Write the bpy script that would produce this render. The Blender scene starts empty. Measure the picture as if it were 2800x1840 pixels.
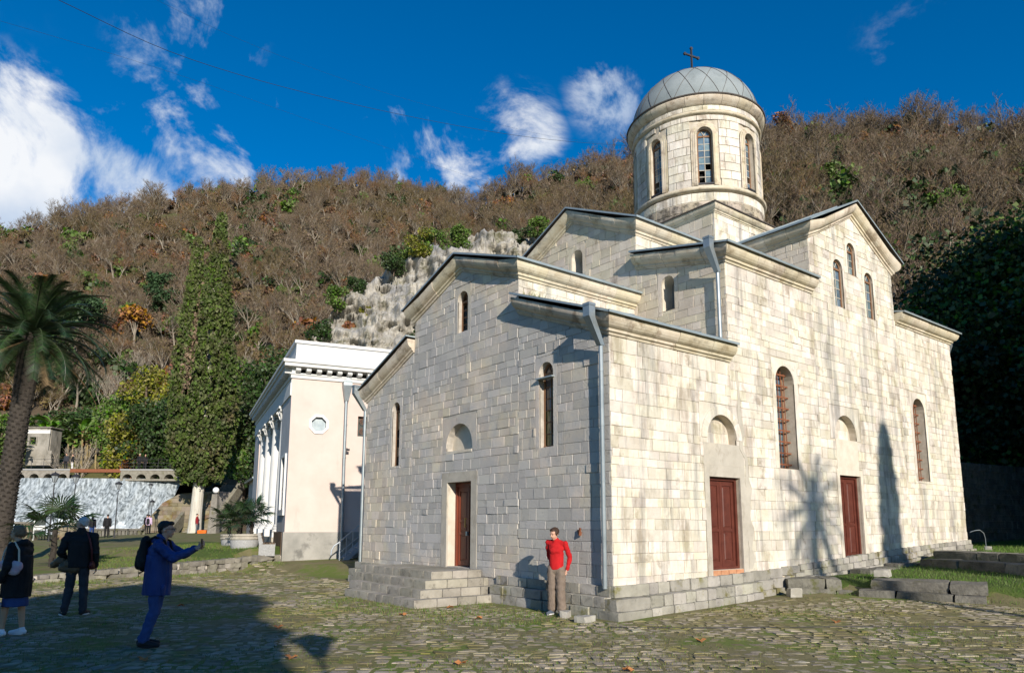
import bpy, math, random
import numpy as np
from mathutils import Vector, Matrix, geometry, noise as mnoise
rnd = random.Random(7)
sc = bpy.context.scene
col = sc.collection
R = math.radians

# ---------------------------------------------------------------- camera
CAM = Vector((-9.63, -9.37, 1.70))
AZ = 0.6601
PITCH = 0.1543
FW = Vector((math.sin(AZ), math.cos(AZ), 0))      # horizontal view direction
RT = Vector((math.cos(AZ), -math.sin(AZ), 0))     # to the right of it
cd = bpy.data.cameras.new('camera')
cam = bpy.data.objects.new('camera', cd)
col.objects.link(cam)
cam.location = CAM
fwd = FW * math.cos(PITCH) + Vector((0, 0, math.sin(PITCH)))
q = fwd.to_track_quat('-Z', 'Y')
cam.rotation_euler = (q.to_matrix() @ Matrix.Rotation(0.0023, 3, 'Z')).to_euler()
cd.sensor_fit = 'HORIZONTAL'
cd.sensor_width = 36.0
cd.lens = 1942.0 / 2800.0 * 36.0
cd.shift_y = 208.0 / 2800.0
cd.clip_end = 6000
sc.camera = cam

# ---------------------------------------------------------------- sun and sky
SUN = Vector((0.304, 0.883, -0.358)).normalized()   # the way the light travels
ELEV = math.asin(-SUN.z)
ROT = math.atan2(-SUN.x, -SUN.y)
sd = bpy.data.lights.new('sun', 'SUN')
sd.energy = 5.0
sd.angle = R(0.55)
sd.color = (1.0, 0.915, 0.80)
so = bpy.data.objects.new('sun', sd)
col.objects.link(so)
so.location = (-40, -60, 60)
so.rotation_euler = SUN.to_track_quat('-Z', 'Y').to_euler()

wd = bpy.data.worlds.new('World')
sc.world = wd
wd.use_nodes = True
wn = wd.node_tree
wn.nodes.clear()


def pixdir(px, py):
    """direction in which the photograph shows a cloud"""
    a = (px - 1400) / 1942.0
    b = (1128 - py) / 1942.0
    d = fwd + RT * a + (Vector((0, 0, 1)) * math.cos(PITCH) - FW * math.sin(PITCH)) * b
    return d.normalized()


def build_world():
    N, L = wn.nodes.new, wn.links.new
    out = N('ShaderNodeOutputWorld')
    bg = N('ShaderNodeBackground')
    bg.inputs['Strength'].default_value = 0.085
    L(bg.outputs[0], out.inputs[0])
    sky = N('ShaderNodeTexSky')
    sky.sky_type = 'NISHITA'
    sky.sun_disc = False
    sky.sun_elevation = ELEV
    sky.sun_rotation = ROT
    sky.altitude = 0
    sky.air_density = 1.0
    sky.dust_density = 0.15
    sky.ozone_density = 4.0
    # the clear, strongly blue winter sky of the picture
    hsv = N('ShaderNodeHueSaturation')
    hsv.inputs['Saturation'].default_value = 1.36
    hsv.inputs['Value'].default_value = 1.26
    hsv.inputs['Hue'].default_value = 0.503
    L(sky.outputs[0], hsv.inputs['Color'])
    tc = N('ShaderNodeTexCoord')
    nz = N('ShaderNodeTexNoise')
    nz.inputs['Scale'].default_value = 7.5
    nz.inputs['Detail'].default_value = 9
    nz.inputs['Roughness'].default_value = 0.62
    nz.inputs['Distortion'].default_value = 0.35
    L(tc.outputs['Generated'], nz.inputs['Vector'])
    nb = N('ShaderNodeTexNoise')
    nb.inputs['Scale'].default_value = 1.3
    nb.inputs['Detail'].default_value = 2
    L(tc.outputs['Generated'], nb.inputs['Vector'])

    def math_(op, a, b=None, clamp=False):
        m = N('ShaderNodeMath')
        m.operation = op
        m.use_clamp = clamp
        for i, v in enumerate((a, b)):
            if v is None:
                continue
            if isinstance(v, (int, float)):
                m.inputs[i].default_value = v
            else:
                L(v, m.inputs[i])
        return m.outputs[0]
    # where the banks stand: soft caps of sky; a low-frequency field gives the same kind of cloud elsewhere
    total = math_('MULTIPLY', math_('SUBTRACT', nb.outputs['Fac'], 0.66), 2.0, True)
    caps = [((-60, 550), 11, .95), ((10, 375), 5.0, .70), ((110, 410), 5, .72), ((230, 500), 5.5, .80), ((345, 555), 5, .70), ((400, 310), 5, .30), ((500, 350), 5, .34), ((560, 70), 5, .30),
            ((600, 150), 4, .28), ((710, 330), 3.5, .30), ((600, 465), 4.5, .42), ((1060, 340), 3.5, .34), ((1180, 460), 5, .40),
            ((1390, 390), 5.5, .50), ((1290, 470), 5, .46), ((1650, 265), 4, .27), ((2480, 110), 4.5, .12), ((2700, 220), 3.5, .14), ((420, 140), 4, .26), ((520, 520), 4, .4)]
    for (p, ang, w) in caps:
        d = pixdir(*p)
        dp = N('ShaderNodeVectorMath')
        dp.operation = 'DOT_PRODUCT'
        L(tc.outputs['Generated'], dp.inputs[0])
        dp.inputs[1].default_value = d
        mr = N('ShaderNodeMapRange')
        mr.interpolation_type = 'SMOOTHSTEP'
        mr.inputs['From Min'].default_value = math.cos(R(ang))
        mr.inputs['From Max'].default_value = 1.0
        mr.inputs['To Max'].default_value = w
        L(dp.outputs['Value'], mr.inputs['Value'])
        total = math_('MAXIMUM', total, mr.outputs[0])
    dens = math_('ADD', total, math_('MULTIPLY', math_('SUBTRACT', nz.outputs['Fac'], 0.50), 3.4))
    mr = N('ShaderNodeMapRange')
    mr.interpolation_type = 'SMOOTHSTEP'
    mr.inputs['From Min'].default_value = 0.32
    mr.inputs['From Max'].default_value = 0.92
    L(dens, mr.inputs['Value'])
    gate = N('ShaderNodeMapRange')
    gate.interpolation_type = 'SMOOTHSTEP'
    gate.inputs['From Min'].default_value = 0.02
    gate.inputs['From Max'].default_value = 0.35
    L(total, gate.inputs['Value'])
    fac = math_('MULTIPLY', mr.outputs[0], gate.outputs[0])
    n2 = N('ShaderNodeTexNoise')
    n2.inputs['Scale'].default_value = 7
    n2.inputs['Detail'].default_value = 5
    L(tc.outputs['Generated'], n2.inputs['Vector'])
    rp = N('ShaderNodeMixRGB')
    rp.inputs[1].default_value = (5.6, 6.5, 7.8, 1)
    rp.inputs[2].default_value = (9.0, 9.1, 9.2, 1)
    m2 = N('ShaderNodeMapRange')
    m2.inputs['From Min'].default_value = .38
    m2.inputs['From Max'].default_value = .6
    L(n2.outputs['Fac'], m2.inputs['Value'])
    L(m2.outputs[0], rp.inputs[0])
    mix = N('ShaderNodeMixRGB')
    L(math_('MULTIPLY', fac, 0.93), mix.inputs[0])
    L(hsv.outputs[0], mix.inputs[1])
    L(rp.outputs[0], mix.inputs[2])
    L(mix.outputs[0], bg.inputs['Color'])


build_world()
vs = sc.view_settings
vs.view_transform = 'Standard'
vs.look = 'None'
vs.exposure = 0.36
vs.gamma = 1.0
vs.use_curve_mapping = False
sc.cycles.max_bounces = 6
sc.cycles.diffuse_bounces = 3
sc.cycles.transparent_max_bounces = 8
sc.cycles.use_adaptive_sampling = True
sc.cycles.use_denoising = True
sc.render.use_persistent_data = False


# ---------------------------------------------------------------- helpers
def lin(r, g, b):
    f = lambda c: c / 12.92 if c <= .04045 else ((c + .055) / 1.055) ** 2.4
    return (f(r / 255), f(g / 255), f(b / 255))


def tag(o, label=None, cat=None, group=None, kind=None):
    if label: o['label'] = label
    if cat: o['category'] = cat
    if group: o['group'] = group
    if kind: o['kind'] = kind
    return o


def empty(name, loc=(0, 0, 0), rz=0.0, label=None, cat=None, group=None):
    o = bpy.data.objects.new(name, None)
    o.empty_display_size = .2
    col.objects.link(o)
    o.location = loc
    o.rotation_euler = (0, 0, rz)
    return tag(o, label, cat, group)


def link(name, me, parent=None):
    o = bpy.data.objects.new(name, me)
    col.objects.link(o)
    if parent is not None:
        o.parent = parent
    return o


class MB:
    """collects boxes, bars, tubes ... and links them as ONE mesh object"""

    def __init__(self):
        self.v, self.f, self.m = [], [], []
        self.mi = 0

    def add(self, vs, fs):
        n = len(self.v)
        self.v.extend([tuple(p) for p in vs])
        self.f.extend([tuple(i + n for i in f) for f in fs])
        self.m.extend([self.mi] * len(fs))
        return self

    def hexa(self, b, t):
        return self.add(list(b) + list(t), [(3, 2, 1, 0), (4, 5, 6, 7), (0, 1, 5, 4), (1, 2, 6, 5), (2, 3, 7, 6), (3, 0, 4, 7)])

    def box(self, x0, x1, y0, y1, z0, z1):
        return self.hexa([(x0, y0, z0), (x1, y0, z0), (x1, y1, z0), (x0, y1, z0)], [(x0, y0, z1), (x1, y0, z1), (x1, y1, z1), (x0, y1, z1)])

    def bar(self, p, q, w, h=None, up=(0, 0, 1)):
        p, q = Vector(p), Vector(q)
        h = h or w
        d = (q - p).normalized()
        u = Vector(up)
        if abs(d.dot(u)) > .98: u = Vector((1, 0, 0))
        s = d.cross(u).normalized()
        u = s.cross(d)
        a, b = s * w / 2, u * h / 2
        return self.hexa([p - a - b, p + a - b, p + a + b, p - a + b], [q - a - b, q + a - b, q + a + b, q - a + b])

    def tube(self, pts, rad, n=8, cap=True):
        pts = [Vector(p) for p in pts]
        rs = rad if isinstance(rad, (list, tuple)) else [rad] * len(pts)
        vs, fs = [], []
        pu = None
        for i, p in enumerate(pts):
            d = (pts[min(i + 1, len(pts) - 1)] - pts[max(i - 1, 0)]).normalized()
            if pu is None:
                pu = Vector((0, 0, 1)) if abs(d.z) < .9 else Vector((1, 0, 0))
            s = d.cross(pu).normalized()
            u = s.cross(d)
            pu = u
            for k in range(n):
                a = 2 * math.pi * k / n
                vs.append(p + (s * math.cos(a) + u * math.sin(a)) * rs[i])
        for i in range(len(pts) - 1):
            for k in range(n):
                a, b = i * n + k, i * n + (k + 1) % n
                fs.append((a, b, b + n, a + n))
        if cap:
            fs.append(tuple(range(n - 1, -1, -1)))
            fs.append(tuple(range((len(pts) - 1) * n, len(pts) * n)))
        return self.add(vs, fs)

    def lathe(self, prof, cx=0, cy=0, n=24, a0=0.0, a1=2 * math.pi):
        full = abs(a1 - a0 - 2 * math.pi) < 1e-6
        m = n if full else n + 1
        vs, fs = [], []
        for (r, z) in prof:
            for k in range(m):
                a = a0 + (a1 - a0) * k / n
                vs.append((cx + r * math.cos(a), cy + r * math.sin(a), z))
        for i in range(len(prof) - 1):
            for k in range(n):
                k2 = (k + 1) % m
                fs.append((i * m + k, i * m + k2, (i + 1) * m + k2, (i + 1) * m + k))
        return self.add(vs, fs)

    def prism(self, poly, P, d0, d1):
        """poly in (u,v); P(u,v,d) -> point"""
        n = len(poly)
        vs = [P(u, v, d0) for u, v in poly] + [P(u, v, d1) for u, v in poly]
        fs = [tuple(range(n - 1, -1, -1)), tuple(range(n, 2 * n))] + [(i, (i + 1) % n, (i + 1) % n + n, i + n) for i in range(n)]
        return self.add(vs, fs)

    def mesh(self, name, mats, smooth=False):
        me = bpy.data.meshes.new(name)
        me.from_pydata(self.v, [], self.f)
        for m in (mats if isinstance(mats, (list, tuple)) else [mats]):
            me.materials.append(m)
        if any(self.m):
            me.polygons.foreach_set('material_index', self.m)
        if smooth:
            me.polygons.foreach_set('use_smooth', [True] * len(me.polygons))
        me.update()
        return me

    def build(self, name, mats, parent=None, smooth=False):
        return link(name, self.mesh(name, mats, smooth), parent)


def np_mesh(name, V, F, mats, smooth=False):
    """V (n,3), F (m,k) arrays"""
    me = bpy.data.meshes.new(name)
    m, k = F.shape
    me.vertices.add(len(V))
    me.vertices.foreach_set('co', np.ascontiguousarray(V, dtype=np.float32).ravel())
    me.loops.add(m * k)
    me.loops.foreach_set('vertex_index', np.ascontiguousarray(F, dtype=np.int32).ravel())
    me.polygons.add(m)
    me.polygons.foreach_set('loop_start', np.arange(0, m * k, k, dtype=np.int32))
    if smooth:
        me.polygons.foreach_set('use_smooth', np.ones(m, dtype=bool))
    for mt in (mats if isinstance(mats, (list, tuple)) else [mats]):
        me.materials.append(mt)
    me.update(calc_edges=True)
    return me


# ---------------------------------------------------------------- materials
def material(name, c1, c2=None, scale=3.0, rough=.85, var=.0, bump=0.0, bscale=None, metal=0.0, spec=.3, stain=None, stretch=(1, 1, 1), detail=6, hue=0.0, contrast=.16, c3=None, s3=1.0, t3=.55, trans=0.0):
    """c1/c2 mixed by noise; var: lightness change from piece to piece; c3: patches with a shape of their own"""
    m = bpy.data.materials.new(name)
    m.use_nodes = True
    nt = m.node_tree
    N, L = nt.nodes.new, nt.links.new
    b = nt.nodes['Principled BSDF']
    b.inputs['Roughness'].default_value = rough
    b.inputs['Metallic'].default_value = metal
    b.inputs['Specular IOR Level'].default_value = spec
    if trans:
        b.inputs['Transmission Weight'].default_value = trans
    geo = N('ShaderNodeNewGeometry')
    mp = N('ShaderNodeMapping')
    mp.inputs['Scale'].default_value = stretch
    L(geo.outputs['Position'], mp.inputs['Vector'])
    nz = N('ShaderNodeTexNoise')
    nz.inputs['Scale'].default_value = scale
    nz.inputs['Detail'].default_value = detail
    nz.inputs['Roughness'].default_value = .62
    L(mp.outputs[0], nz.inputs['Vector'])
    mr = N('ShaderNodeMapRange')
    mr.inputs['From Min'].default_value = .5 - contrast
    mr.inputs['From Max'].default_value = .5 + contrast
    L(nz.outputs['Fac'], mr.inputs['Value'])
    mx = N('ShaderNodeMixRGB')
    mx.inputs[1].default_value = (*c1, 1)
    mx.inputs[2].default_value = (*(c2 or c1), 1)
    L(mr.outputs[0], mx.inputs[0])
    cur = mx.outputs[0]
    if c3 is not None:
        n3 = N('ShaderNodeTexNoise')
        n3.inputs['Scale'].default_value = s3
        n3.inputs['Detail'].default_value = 7
        n3.inputs['Roughness'].default_value = .65
        mp3 = N('ShaderNodeMapping')
        mp3.inputs['Location'].default_value = (13.1, 7.7, 3.3)
        mp3.inputs['Scale'].default_value = stretch
        L(geo.outputs['Position'], mp3.inputs['Vector'])
        L(mp3.outputs[0], n3.inputs['Vector'])
        r3 = N('ShaderNodeMapRange')
        r3.inputs['From Min'].default_value = t3
        r3.inputs['From Max'].default_value = t3 + .1
        L(n3.outputs['Fac'], r3.inputs['Value'])
        x3 = N('ShaderNodeMixRGB')
        L(r3.outputs[0], x3.inputs[0])
        L(cur, x3.inputs[1])
        x3.inputs[2].default_value = (*c3, 1)
        cur = x3.outputs[0]
    for si, stn in enumerate(stain if isinstance(stain, list) else [stain] if stain else []):
        # each stain: (colour, scale, threshold, stretch, strength)
        n4 = N('ShaderNodeTexNoise')
        n4.inputs['Scale'].default_value = stn[1]
        n4.inputs['Detail'].default_value = 8
        n4.inputs['Roughness'].default_value = .7
        mp4 = N('ShaderNodeMapping')
        mp4.inputs['Location'].default_value = (3.1 + 9.7 * si, 17.7 - 5.3 * si, 5.3)
        mp4.inputs['Scale'].default_value = stn[3]
        L(geo.outputs['Position'], mp4.inputs['Vector'])
        L(mp4.outputs[0], n4.inputs['Vector'])
        r4 = N('ShaderNodeMapRange')
        r4.inputs['From Min'].default_value = stn[2]
        r4.inputs['From Max'].default_value = stn[2] + .12
        r4.inputs['To Max'].default_value = stn[4]
        L(n4.outputs['Fac'], r4.inputs['Value'])
        x4 = N('ShaderNodeMixRGB')
        L(r4.outputs[0], x4.inputs[0])
        L(cur, x4.inputs[1])
        x4.inputs[2].default_value = (*stn[0], 1)
        cur = x4.outputs[0]
    if var or hue:
        oi = N('ShaderNodeObjectInfo')
        ad = N('ShaderNodeMath')
        ad.operation = 'ADD'
        L(geo.outputs['Random Per Island'], ad.inputs[0])
        L(oi.outputs['Random'], ad.inputs[1])
        fr = N('ShaderNodeMath')
        fr.operation = 'FRACT'
        L(ad.outputs[0], fr.inputs[0])
        hs = N('ShaderNodeHueSaturation')
        v = N('ShaderNodeMapRange')
        v.inputs['To Min'].default_value = 1 - var
        v.inputs['To Max'].default_value = 1 + var
        L(fr.outputs[0], v.inputs['Value'])
        L(v.outputs[0], hs.inputs['Value'])
        if hue:
            f2 = N('ShaderNodeMath')
            f2.operation = 'MULTIPLY'
            f2.inputs[1].default_value = 7.31
            L(ad.outputs[0], f2.inputs[0])
            f3 = N('ShaderNodeMath')
            f3.operation = 'FRACT'
            L(f2.outputs[0], f3.inputs[0])
            h = N('ShaderNodeMapRange')
            h.inputs['To Min'].default_value = .5 - hue
            h.inputs['To Max'].default_value = .5 + hue
            L(f3.outputs[0], h.inputs['Value'])
            L(h.outputs[0], hs.inputs['Hue'])
            s = N('ShaderNodeMapRange')
            s.inputs['To Min'].default_value = 1 - hue * 9
            s.inputs['To Max'].default_value = 1 + hue * 6
            L(f3.outputs[0], s.inputs['Value'])
            L(s.outputs[0], hs.inputs['Saturation'])
        L(cur, hs.inputs['Color'])
        cur = hs.outputs[0]
    L(cur, b.inputs['Base Color'])
    if bump:
        nb = N('ShaderNodeTexNoise')
        nb.inputs['Scale'].default_value = bscale or scale * 4
        nb.inputs['Detail'].default_value = 8
        nb.inputs['Roughness'].default_value = .7
        L(geo.outputs['Position'], nb.inputs['Vector'])
        bp = N('ShaderNodeBump')
        bp.inputs['Strength'].default_value = 1.0
        bp.inputs['Distance'].default_value = bump
        L(nb.outputs['Fac'], bp.inputs['Height'])
        L(bp.outputs[0], b.inputs['Normal'])
    return m


MT = {}
MT['stone_s'] = material('cream_limestone', (.54, .48, .385), (.65, .61, .525), 2.2, .9, .15, .018, 15, hue=.018, stain=[((.30, .25, .18), 1.15, .52, (2.0, 2.0, .5), .75), ((.25, .24, .22), .8, .53, (3.2, 3.2, .28), .75), ((.20, .16, .11), 9.0, .62, (1, 1, 1), .6)], c3=(.36, .31, .235), s3=1.7, t3=.57)
MT['stone_w'] = material('weathered_limestone', (.54, .46, .36), (.62, .55, .45), 1.8, .92, .13, .016, 26, hue=.014, c3=(.435, .415, .385), s3=.30, t3=.43, stain=((.17, .165, .16), 5.5, .58, (1, 1, .8), .5))
MT['stone_u'] = material('upper_limestone', (.50, .43, .33), (.60, .53, .42), 2.0, .92, .10, .012, 24, hue=.014, stain=((.20, .16, .11), 1.6, .57, (2, 2, .6), .75), c3=(.34, .28, .20), s3=5.0, t3=.64)
MT['stone_l'] = material('lichened_limestone', (.36, .30, .22), (.46, .40, .31), 2.0, .95, .15, .014, 24, hue=.014, stain=((.07, .06, .045), 3.2, .47, (1, 1, 1.4), .85), c3=(.22, .20, .17), s3=2.5, t3=.52)
MT['mortar'] = material('lime_mortar', (.40, .345, .265), (.54, .48, .39), 5, .95, bump=.006, bscale=40)
MT['mortar_w'] = material('grey_mortar', (.33, .305, .265), (.50, .46, .40), 5, .95, bump=.006, bscale=40)
MT['cornice'] = material('cornice_stone', (.47, .395, .285), (.57, .51, .40), 3, .9, .12, .008, 24, hue=.012, stain=[((.20, .14, .08), 2.6, .53, (1, 1, 1), .65), ((.14, .12, .095), 1.2, .55, (1, 1, 2.5), .6)])
MT['plaster'] = material('old_plaster', (.50, .445, .355), (.60, .55, .46), 3, .92, bump=.006, bscale=20, stain=((.27, .22, .16), 4, .6, (1, 1, .5), .6))
MT['cement'] = material('grey_cement', (.36, .33, .275), (.46, .425, .36), 2.2, .92, bump=.006, bscale=24, stain=[((.25, .215, .165), 2.4, .54, (1, 1, .6), .7), ((.50, .45, .36), 1.4, .55, (1, 1, 1), .7)])
MT['plinth'] = material('plinth_stone', (.25, .235, .20), (.36, .34, .29), 3, .92, .22, .012, 26, hue=.02, c3=(.17, .15, .06), s3=2.2, t3=.56, stain=((.075, .07, .06), 6, .57, (1, 1, 1), .6))
MT['step'] = material('worn_step_stone', (.24, .22, .18), (.33, .305, .255), 4, .9, .15, .010, 30, hue=.015, stain=((.10, .09, .075), 5, .55, (1, 1, 1), .7))
MT['zinc'] = material('galvanised_sheet', (.25, .285, .30), (.33, .37, .385), 3, .42, .04, metal=.55, spec=.5)
MT['zinc_roof'] = material('zinc_roof_sheet', (.25, .30, .32), (.34, .40, .42), 1.5, .5, .06, metal=.35, spec=.5)
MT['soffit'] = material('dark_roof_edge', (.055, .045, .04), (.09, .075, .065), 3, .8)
MT['dome'] = material('dome_zinc', (.185, .215, .22), (.245, .275, .28), 1.2, .7, .07, metal=.0, spec=.25, stain=((.13, .15, .15), 1.5, .56, (1, 1, .5), .5))
MT['iron'] = material('dark_iron', (.02, .02, .025), (.04, .04, .045), 5, .6)
MT['wood_w'] = material('brown_window_wood', (.16, .085, .045), (.24, .13, .07), 12, .8, stretch=(1, 1, .2))
MT['wood_pale'] = material('weathered_sash', (.33, .30, .25), (.43, .40, .34), 10, .8)
MT['door'] = material('red_brown_paint', (.075, .018, .011), (.115, .030, .018), 5, .5, .04, .002, 60, spec=.4, stain=((.07, .02, .012), 7, .60, (1, 1, .4), .6))
MT['door_w'] = material('brown_varnish', (.13, .026, .012), (.20, .045, .020), 6, .45, .03, .002, 60, spec=.4, stretch=(1, 1, .25))
MT['brick'] = material('red_brick', (.38, .17, .09), (.48, .26, .14), 9, .9, .15, .004)
MT['rust'] = material('rusty_iron', (.16, .055, .025), (.24, .09, .045), 14, .8, bump=.002)
MT['glass'] = material('old_glass', (.06, .10, .125), (.13, .19, .22), 6, .08, .35, spec=.9, hue=.03)  # bluish base colour stands in for the reflected sky
MT['glass_c'] = material('coloured_glass', (.09, .05, .06), (.13, .11, .05), 1.6, .15, .35, spec=.8, hue=.1)
MT['dark'] = material('dark_interior', (.010, .010, .010), None, 3, 1)  # near-black colour stands in for the lack of light inside
MT['blind'] = material('blind_window_back', (.16, .165, .17), (.20, .205, .21), 2, .9)
MT['brass'] = material('brass', (.55, .38, .12), None, 3, .35, metal=1)

# ---------------------------------------------------------------- the church
def frame(o, U, Nn):
    o, U, Nn = Vector(o), Vector(U), Vector(Nn)
    Z = Vector((0, 0, 1))

    def P(u, v, d=0.0):
        return o + U * u + Z * v + Nn * d
    return P


def clip(poly, hp):
    for (a, b, c) in hp:
        out = []
        n = len(poly)
        for i in range(n):
            p, q_ = poly[i], poly[(i + 1) % n]
            fp, fq = a * p[0] + b * p[1] - c, a * q_[0] + b * q_[1] - c
            if fp <= 0: out.append(p)
            if (fp < 0 < fq) or (fq < 0 < fp):
                t = fp / (fp - fq)
                out.append((p[0] + (q_[0] - p[0]) * t, p[1] + (q_[1] - p[1]) * t))
        poly = out
        if len(poly) < 3: return []
    return poly


def area(poly):
    return abs(sum(poly[i][0] * poly[(i + 1) % len(poly)][1] - poly[(i + 1) % len(poly)][0] * poly[i][1] for i in range(len(poly)))) / 2


def inset(poly, g):
    """shrink a convex polygon by g"""
    n = len(poly)
    s = sum(poly[i][0] * poly[(i + 1) % n][1] - poly[(i + 1) % n][0] * poly[i][1] for i in range(n))
    if s < 0: poly = poly[::-1]
    hp = []
    for i in range(n):
        (x0, y0), (x1, y1) = poly[i], poly[(i + 1) % n]
        dx, dy = x1 - x0, y1 - y0
        l = math.hypot(dx, dy)
        if l < 1e-5: continue
        nx, ny = dy / l, -dx / l
        hp.append((nx, ny, nx * x0 + ny * y0 - g))
    return clip(poly, hp)


def minus(r, ex):
    """rectangle minus a list of rectangles"""
    rs = [r]
    for (a0, a1, b0, b1) in ex:
        nr = []
        for (u0, u1, v0, v1) in rs:
            if a0 >= u1 or a1 <= u0 or b0 >= v1 or b1 <= v0:
                nr.append((u0, u1, v0, v1))
                continue
            if u0 < a0: nr.append((u0, a0, v0, v1))
            if a1 < u1: nr.append((a1, u1, v0, v1))
            m0, m1 = max(u0, a0), min(u1, a1)
            if v0 < b0: nr.append((m0, m1, v0, b0))
            if b1 < v1: nr.append((m0, m1, b1, v1))
        rs = nr
    return [x for x in rs if x[1] - x[0] > .05 and x[3] - x[2] > .05]


class Masonry:
    def __init__(self):
        self.items = []

    def wall(self, P, nrm, region, u0, u1, v0, v1, ex, mat, seed, ch=(.15, .27), bw=(.18, .48), big=.08, proud=.009):
        rr = random.Random(seed)
        v = v0
        tilt = 0
        while v < v1 - .06:
            h = rr.uniform(*ch)
            if v + h > v1 - .14: h = v1 - v
            u = u0 - rr.random() * .3

            def wob(uu, vv):
                if vv < v0 + .02 or vv > v1 - .02: return vv
                return vv + .022 * mnoise.noise(Vector((uu * .55, vv * 2.3, seed))) + .010 * mnoise.noise(Vector((uu * 2.3, vv * 5.1, seed + 9)))
            while u < u1 - .02:
                w = rr.uniform(*bw) * (1.5 if rr.random() < big else 1)
                r = (max(u, u0), min(u + w, u1), v, v + h)
                u += w
                if r[1] - r[0] < .06: continue
                for (a, b, c, d) in minus(r, ex):
                    j = lambda: rr.uniform(-.009, .009)
                    poly = [(a + j(), wob(a, c)), (b + j(), wob(b, c)), (b + j(), wob(b, d)), (a + j(), wob(a, d))]
                    poly = clip(poly, region)
                    if len(poly) < 3 or area(poly) < .006: continue
                    poly = inset(poly, rr.uniform(.0008, .0042))
                    if len(poly) < 3 or area(poly) < .004: continue
                    self.items.append((poly, P, nrm, rr.uniform(0, proud) + (rr.uniform(0, .014) if rr.random() < .12 else 0), mat))
            v += h

    @staticmethod
    def piece(mb, poly, P, d, bev=.006, base=-.04):
        inn = inset(poly, bev)
        if len(inn) != len(poly):
            return mb.prism(poly, P, base, d)
        n = len(poly)
        s = sum(poly[i][0] * poly[(i + 1) % n][1] - poly[(i + 1) % n][0] * poly[i][1] for i in range(n))
        if s < 0: poly = poly[::-1]
        # match the start corner
        k = min(range(n), key=lambda i: (inn[i][0] - poly[0][0]) ** 2 + (inn[i][1] - poly[0][1]) ** 2)
        inn = inn[k:] + inn[:k]
        vs = [P(u, v, base) for u, v in poly] + [P(u, v, d - bev * .7) for u, v in poly] + [P(u, v, d) for u, v in inn]
        fs = [tuple(range(2 * n, 3 * n))]
        for i in range(n):
            j = (i + 1) % n
            fs.append((i, j, j + n, i + n))
            fs.append((i + n, j + n, j + 2 * n, i + 2 * n))
        return mb.add(vs, fs)

    def finish(self, parent, name, rest_name, limit=300):
        def score(it):
            poly, P, nrm, d, mat = it
            c = P(sum(p[0] for p in poly) / len(poly), sum(p[1] for p in poly) / len(poly))
            w = CAM - c
            dist = w.length
            cs = max(0.0, w.normalized().dot(nrm))
            return area(poly) * cs / dist ** 2
        self.items.sort(key=score, reverse=True)
        for (poly, P, nrm, d, mat) in self.items[:limit]:
            self.piece(MB(), poly, P, d).build(name, MT[mat], parent)
        by = {}
        for (poly, P, nrm, d, mat) in self.items[limit:]:
            by.setdefault(mat, MB())
        mb = MB()
        mats = list(by)
        for (poly, P, nrm, d, mat) in self.items[limit:]:
            mb.mi = mats.index(mat)
            self.piece(mb, poly, P, d)
        if mb.v:
            tag(mb.build(rest_name, [MT[m] for m in mats], parent), kind='stuff')


def arch_pts(u0, u1, z0, z1, n=12):
    """outline of an arched opening, counter-clockwise from bottom left"""
    r = (u1 - u0) / 2
    c = (u0 + u1) / 2
    zs = z1 - r
    pts = [(u0, z0), (u1, z0)]
    for k in range(n + 1):
        a = math.pi * k / n
        pts.append((c + r * math.cos(a), zs + r * math.sin(a)))
    return pts


def wall_sheet(mb, P, outline, holes, d=-.010, deep=-.5):
    """a wall face with openings and their reveals"""
    loops = [outline] + holes
    vl = [[Vector((u, v, 0)) for u, v in lp] for lp in loops]
    tri = geometry.tessellate_polygon(vl)
    flat = [p for lp in loops for p in lp]
    mb.add([P(u, v, d) for u, v in flat], [tuple(t) for t in tri])
    for lp in holes:
        n = len(lp)
        mb.add([P(u, v, d) for u, v in lp] + [P(u, v, deep) for u, v in lp], [(i, (i + 1) % n, (i + 1) % n + n, i + n) for i in range(n)])


def surround(mb, P, u0, u1, z0, z1, e, d0=-.03, d1=.004, n=14):
    """dressed plate around an arched opening: rectangle (u0-e..u1+e, z0..z1+e) with the arch cut out"""
    a = arch_pts(u0, u1, z0, z1, n)
    right = a[1:n // 2 + 3]      # from bottom right up to the crown
    left = a[n // 2 + 2:] + [a[0]]
    c = (u0 + u1) / 2
    for lp, uu in ((right, u1 + e), (left, u0 - e)):
        if uu > c:
            poly = [(uu, z0)] + [(uu, z1 + e), (c, z1 + e)] + lp[::-1]
        else:
            poly = [(c, z1 + e), (uu, z1 + e), (uu, z0)] + lp[::-1]
        v3 = [[Vector((u, v, 0)) for u, v in poly]]
        tri = geometry.tessellate_polygon(v3)
        nn = len(poly)
        mb.add([P(u, v, d1) for u, v in poly], [tuple(t) for t in tri])
        mb.add([P(u, v, d0) for u, v in poly] + [P(u, v, d1) for u, v in poly], [(i, (i + 1) % nn, (i + 1) % nn + nn, i + nn) for i in range(nn)])


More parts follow.
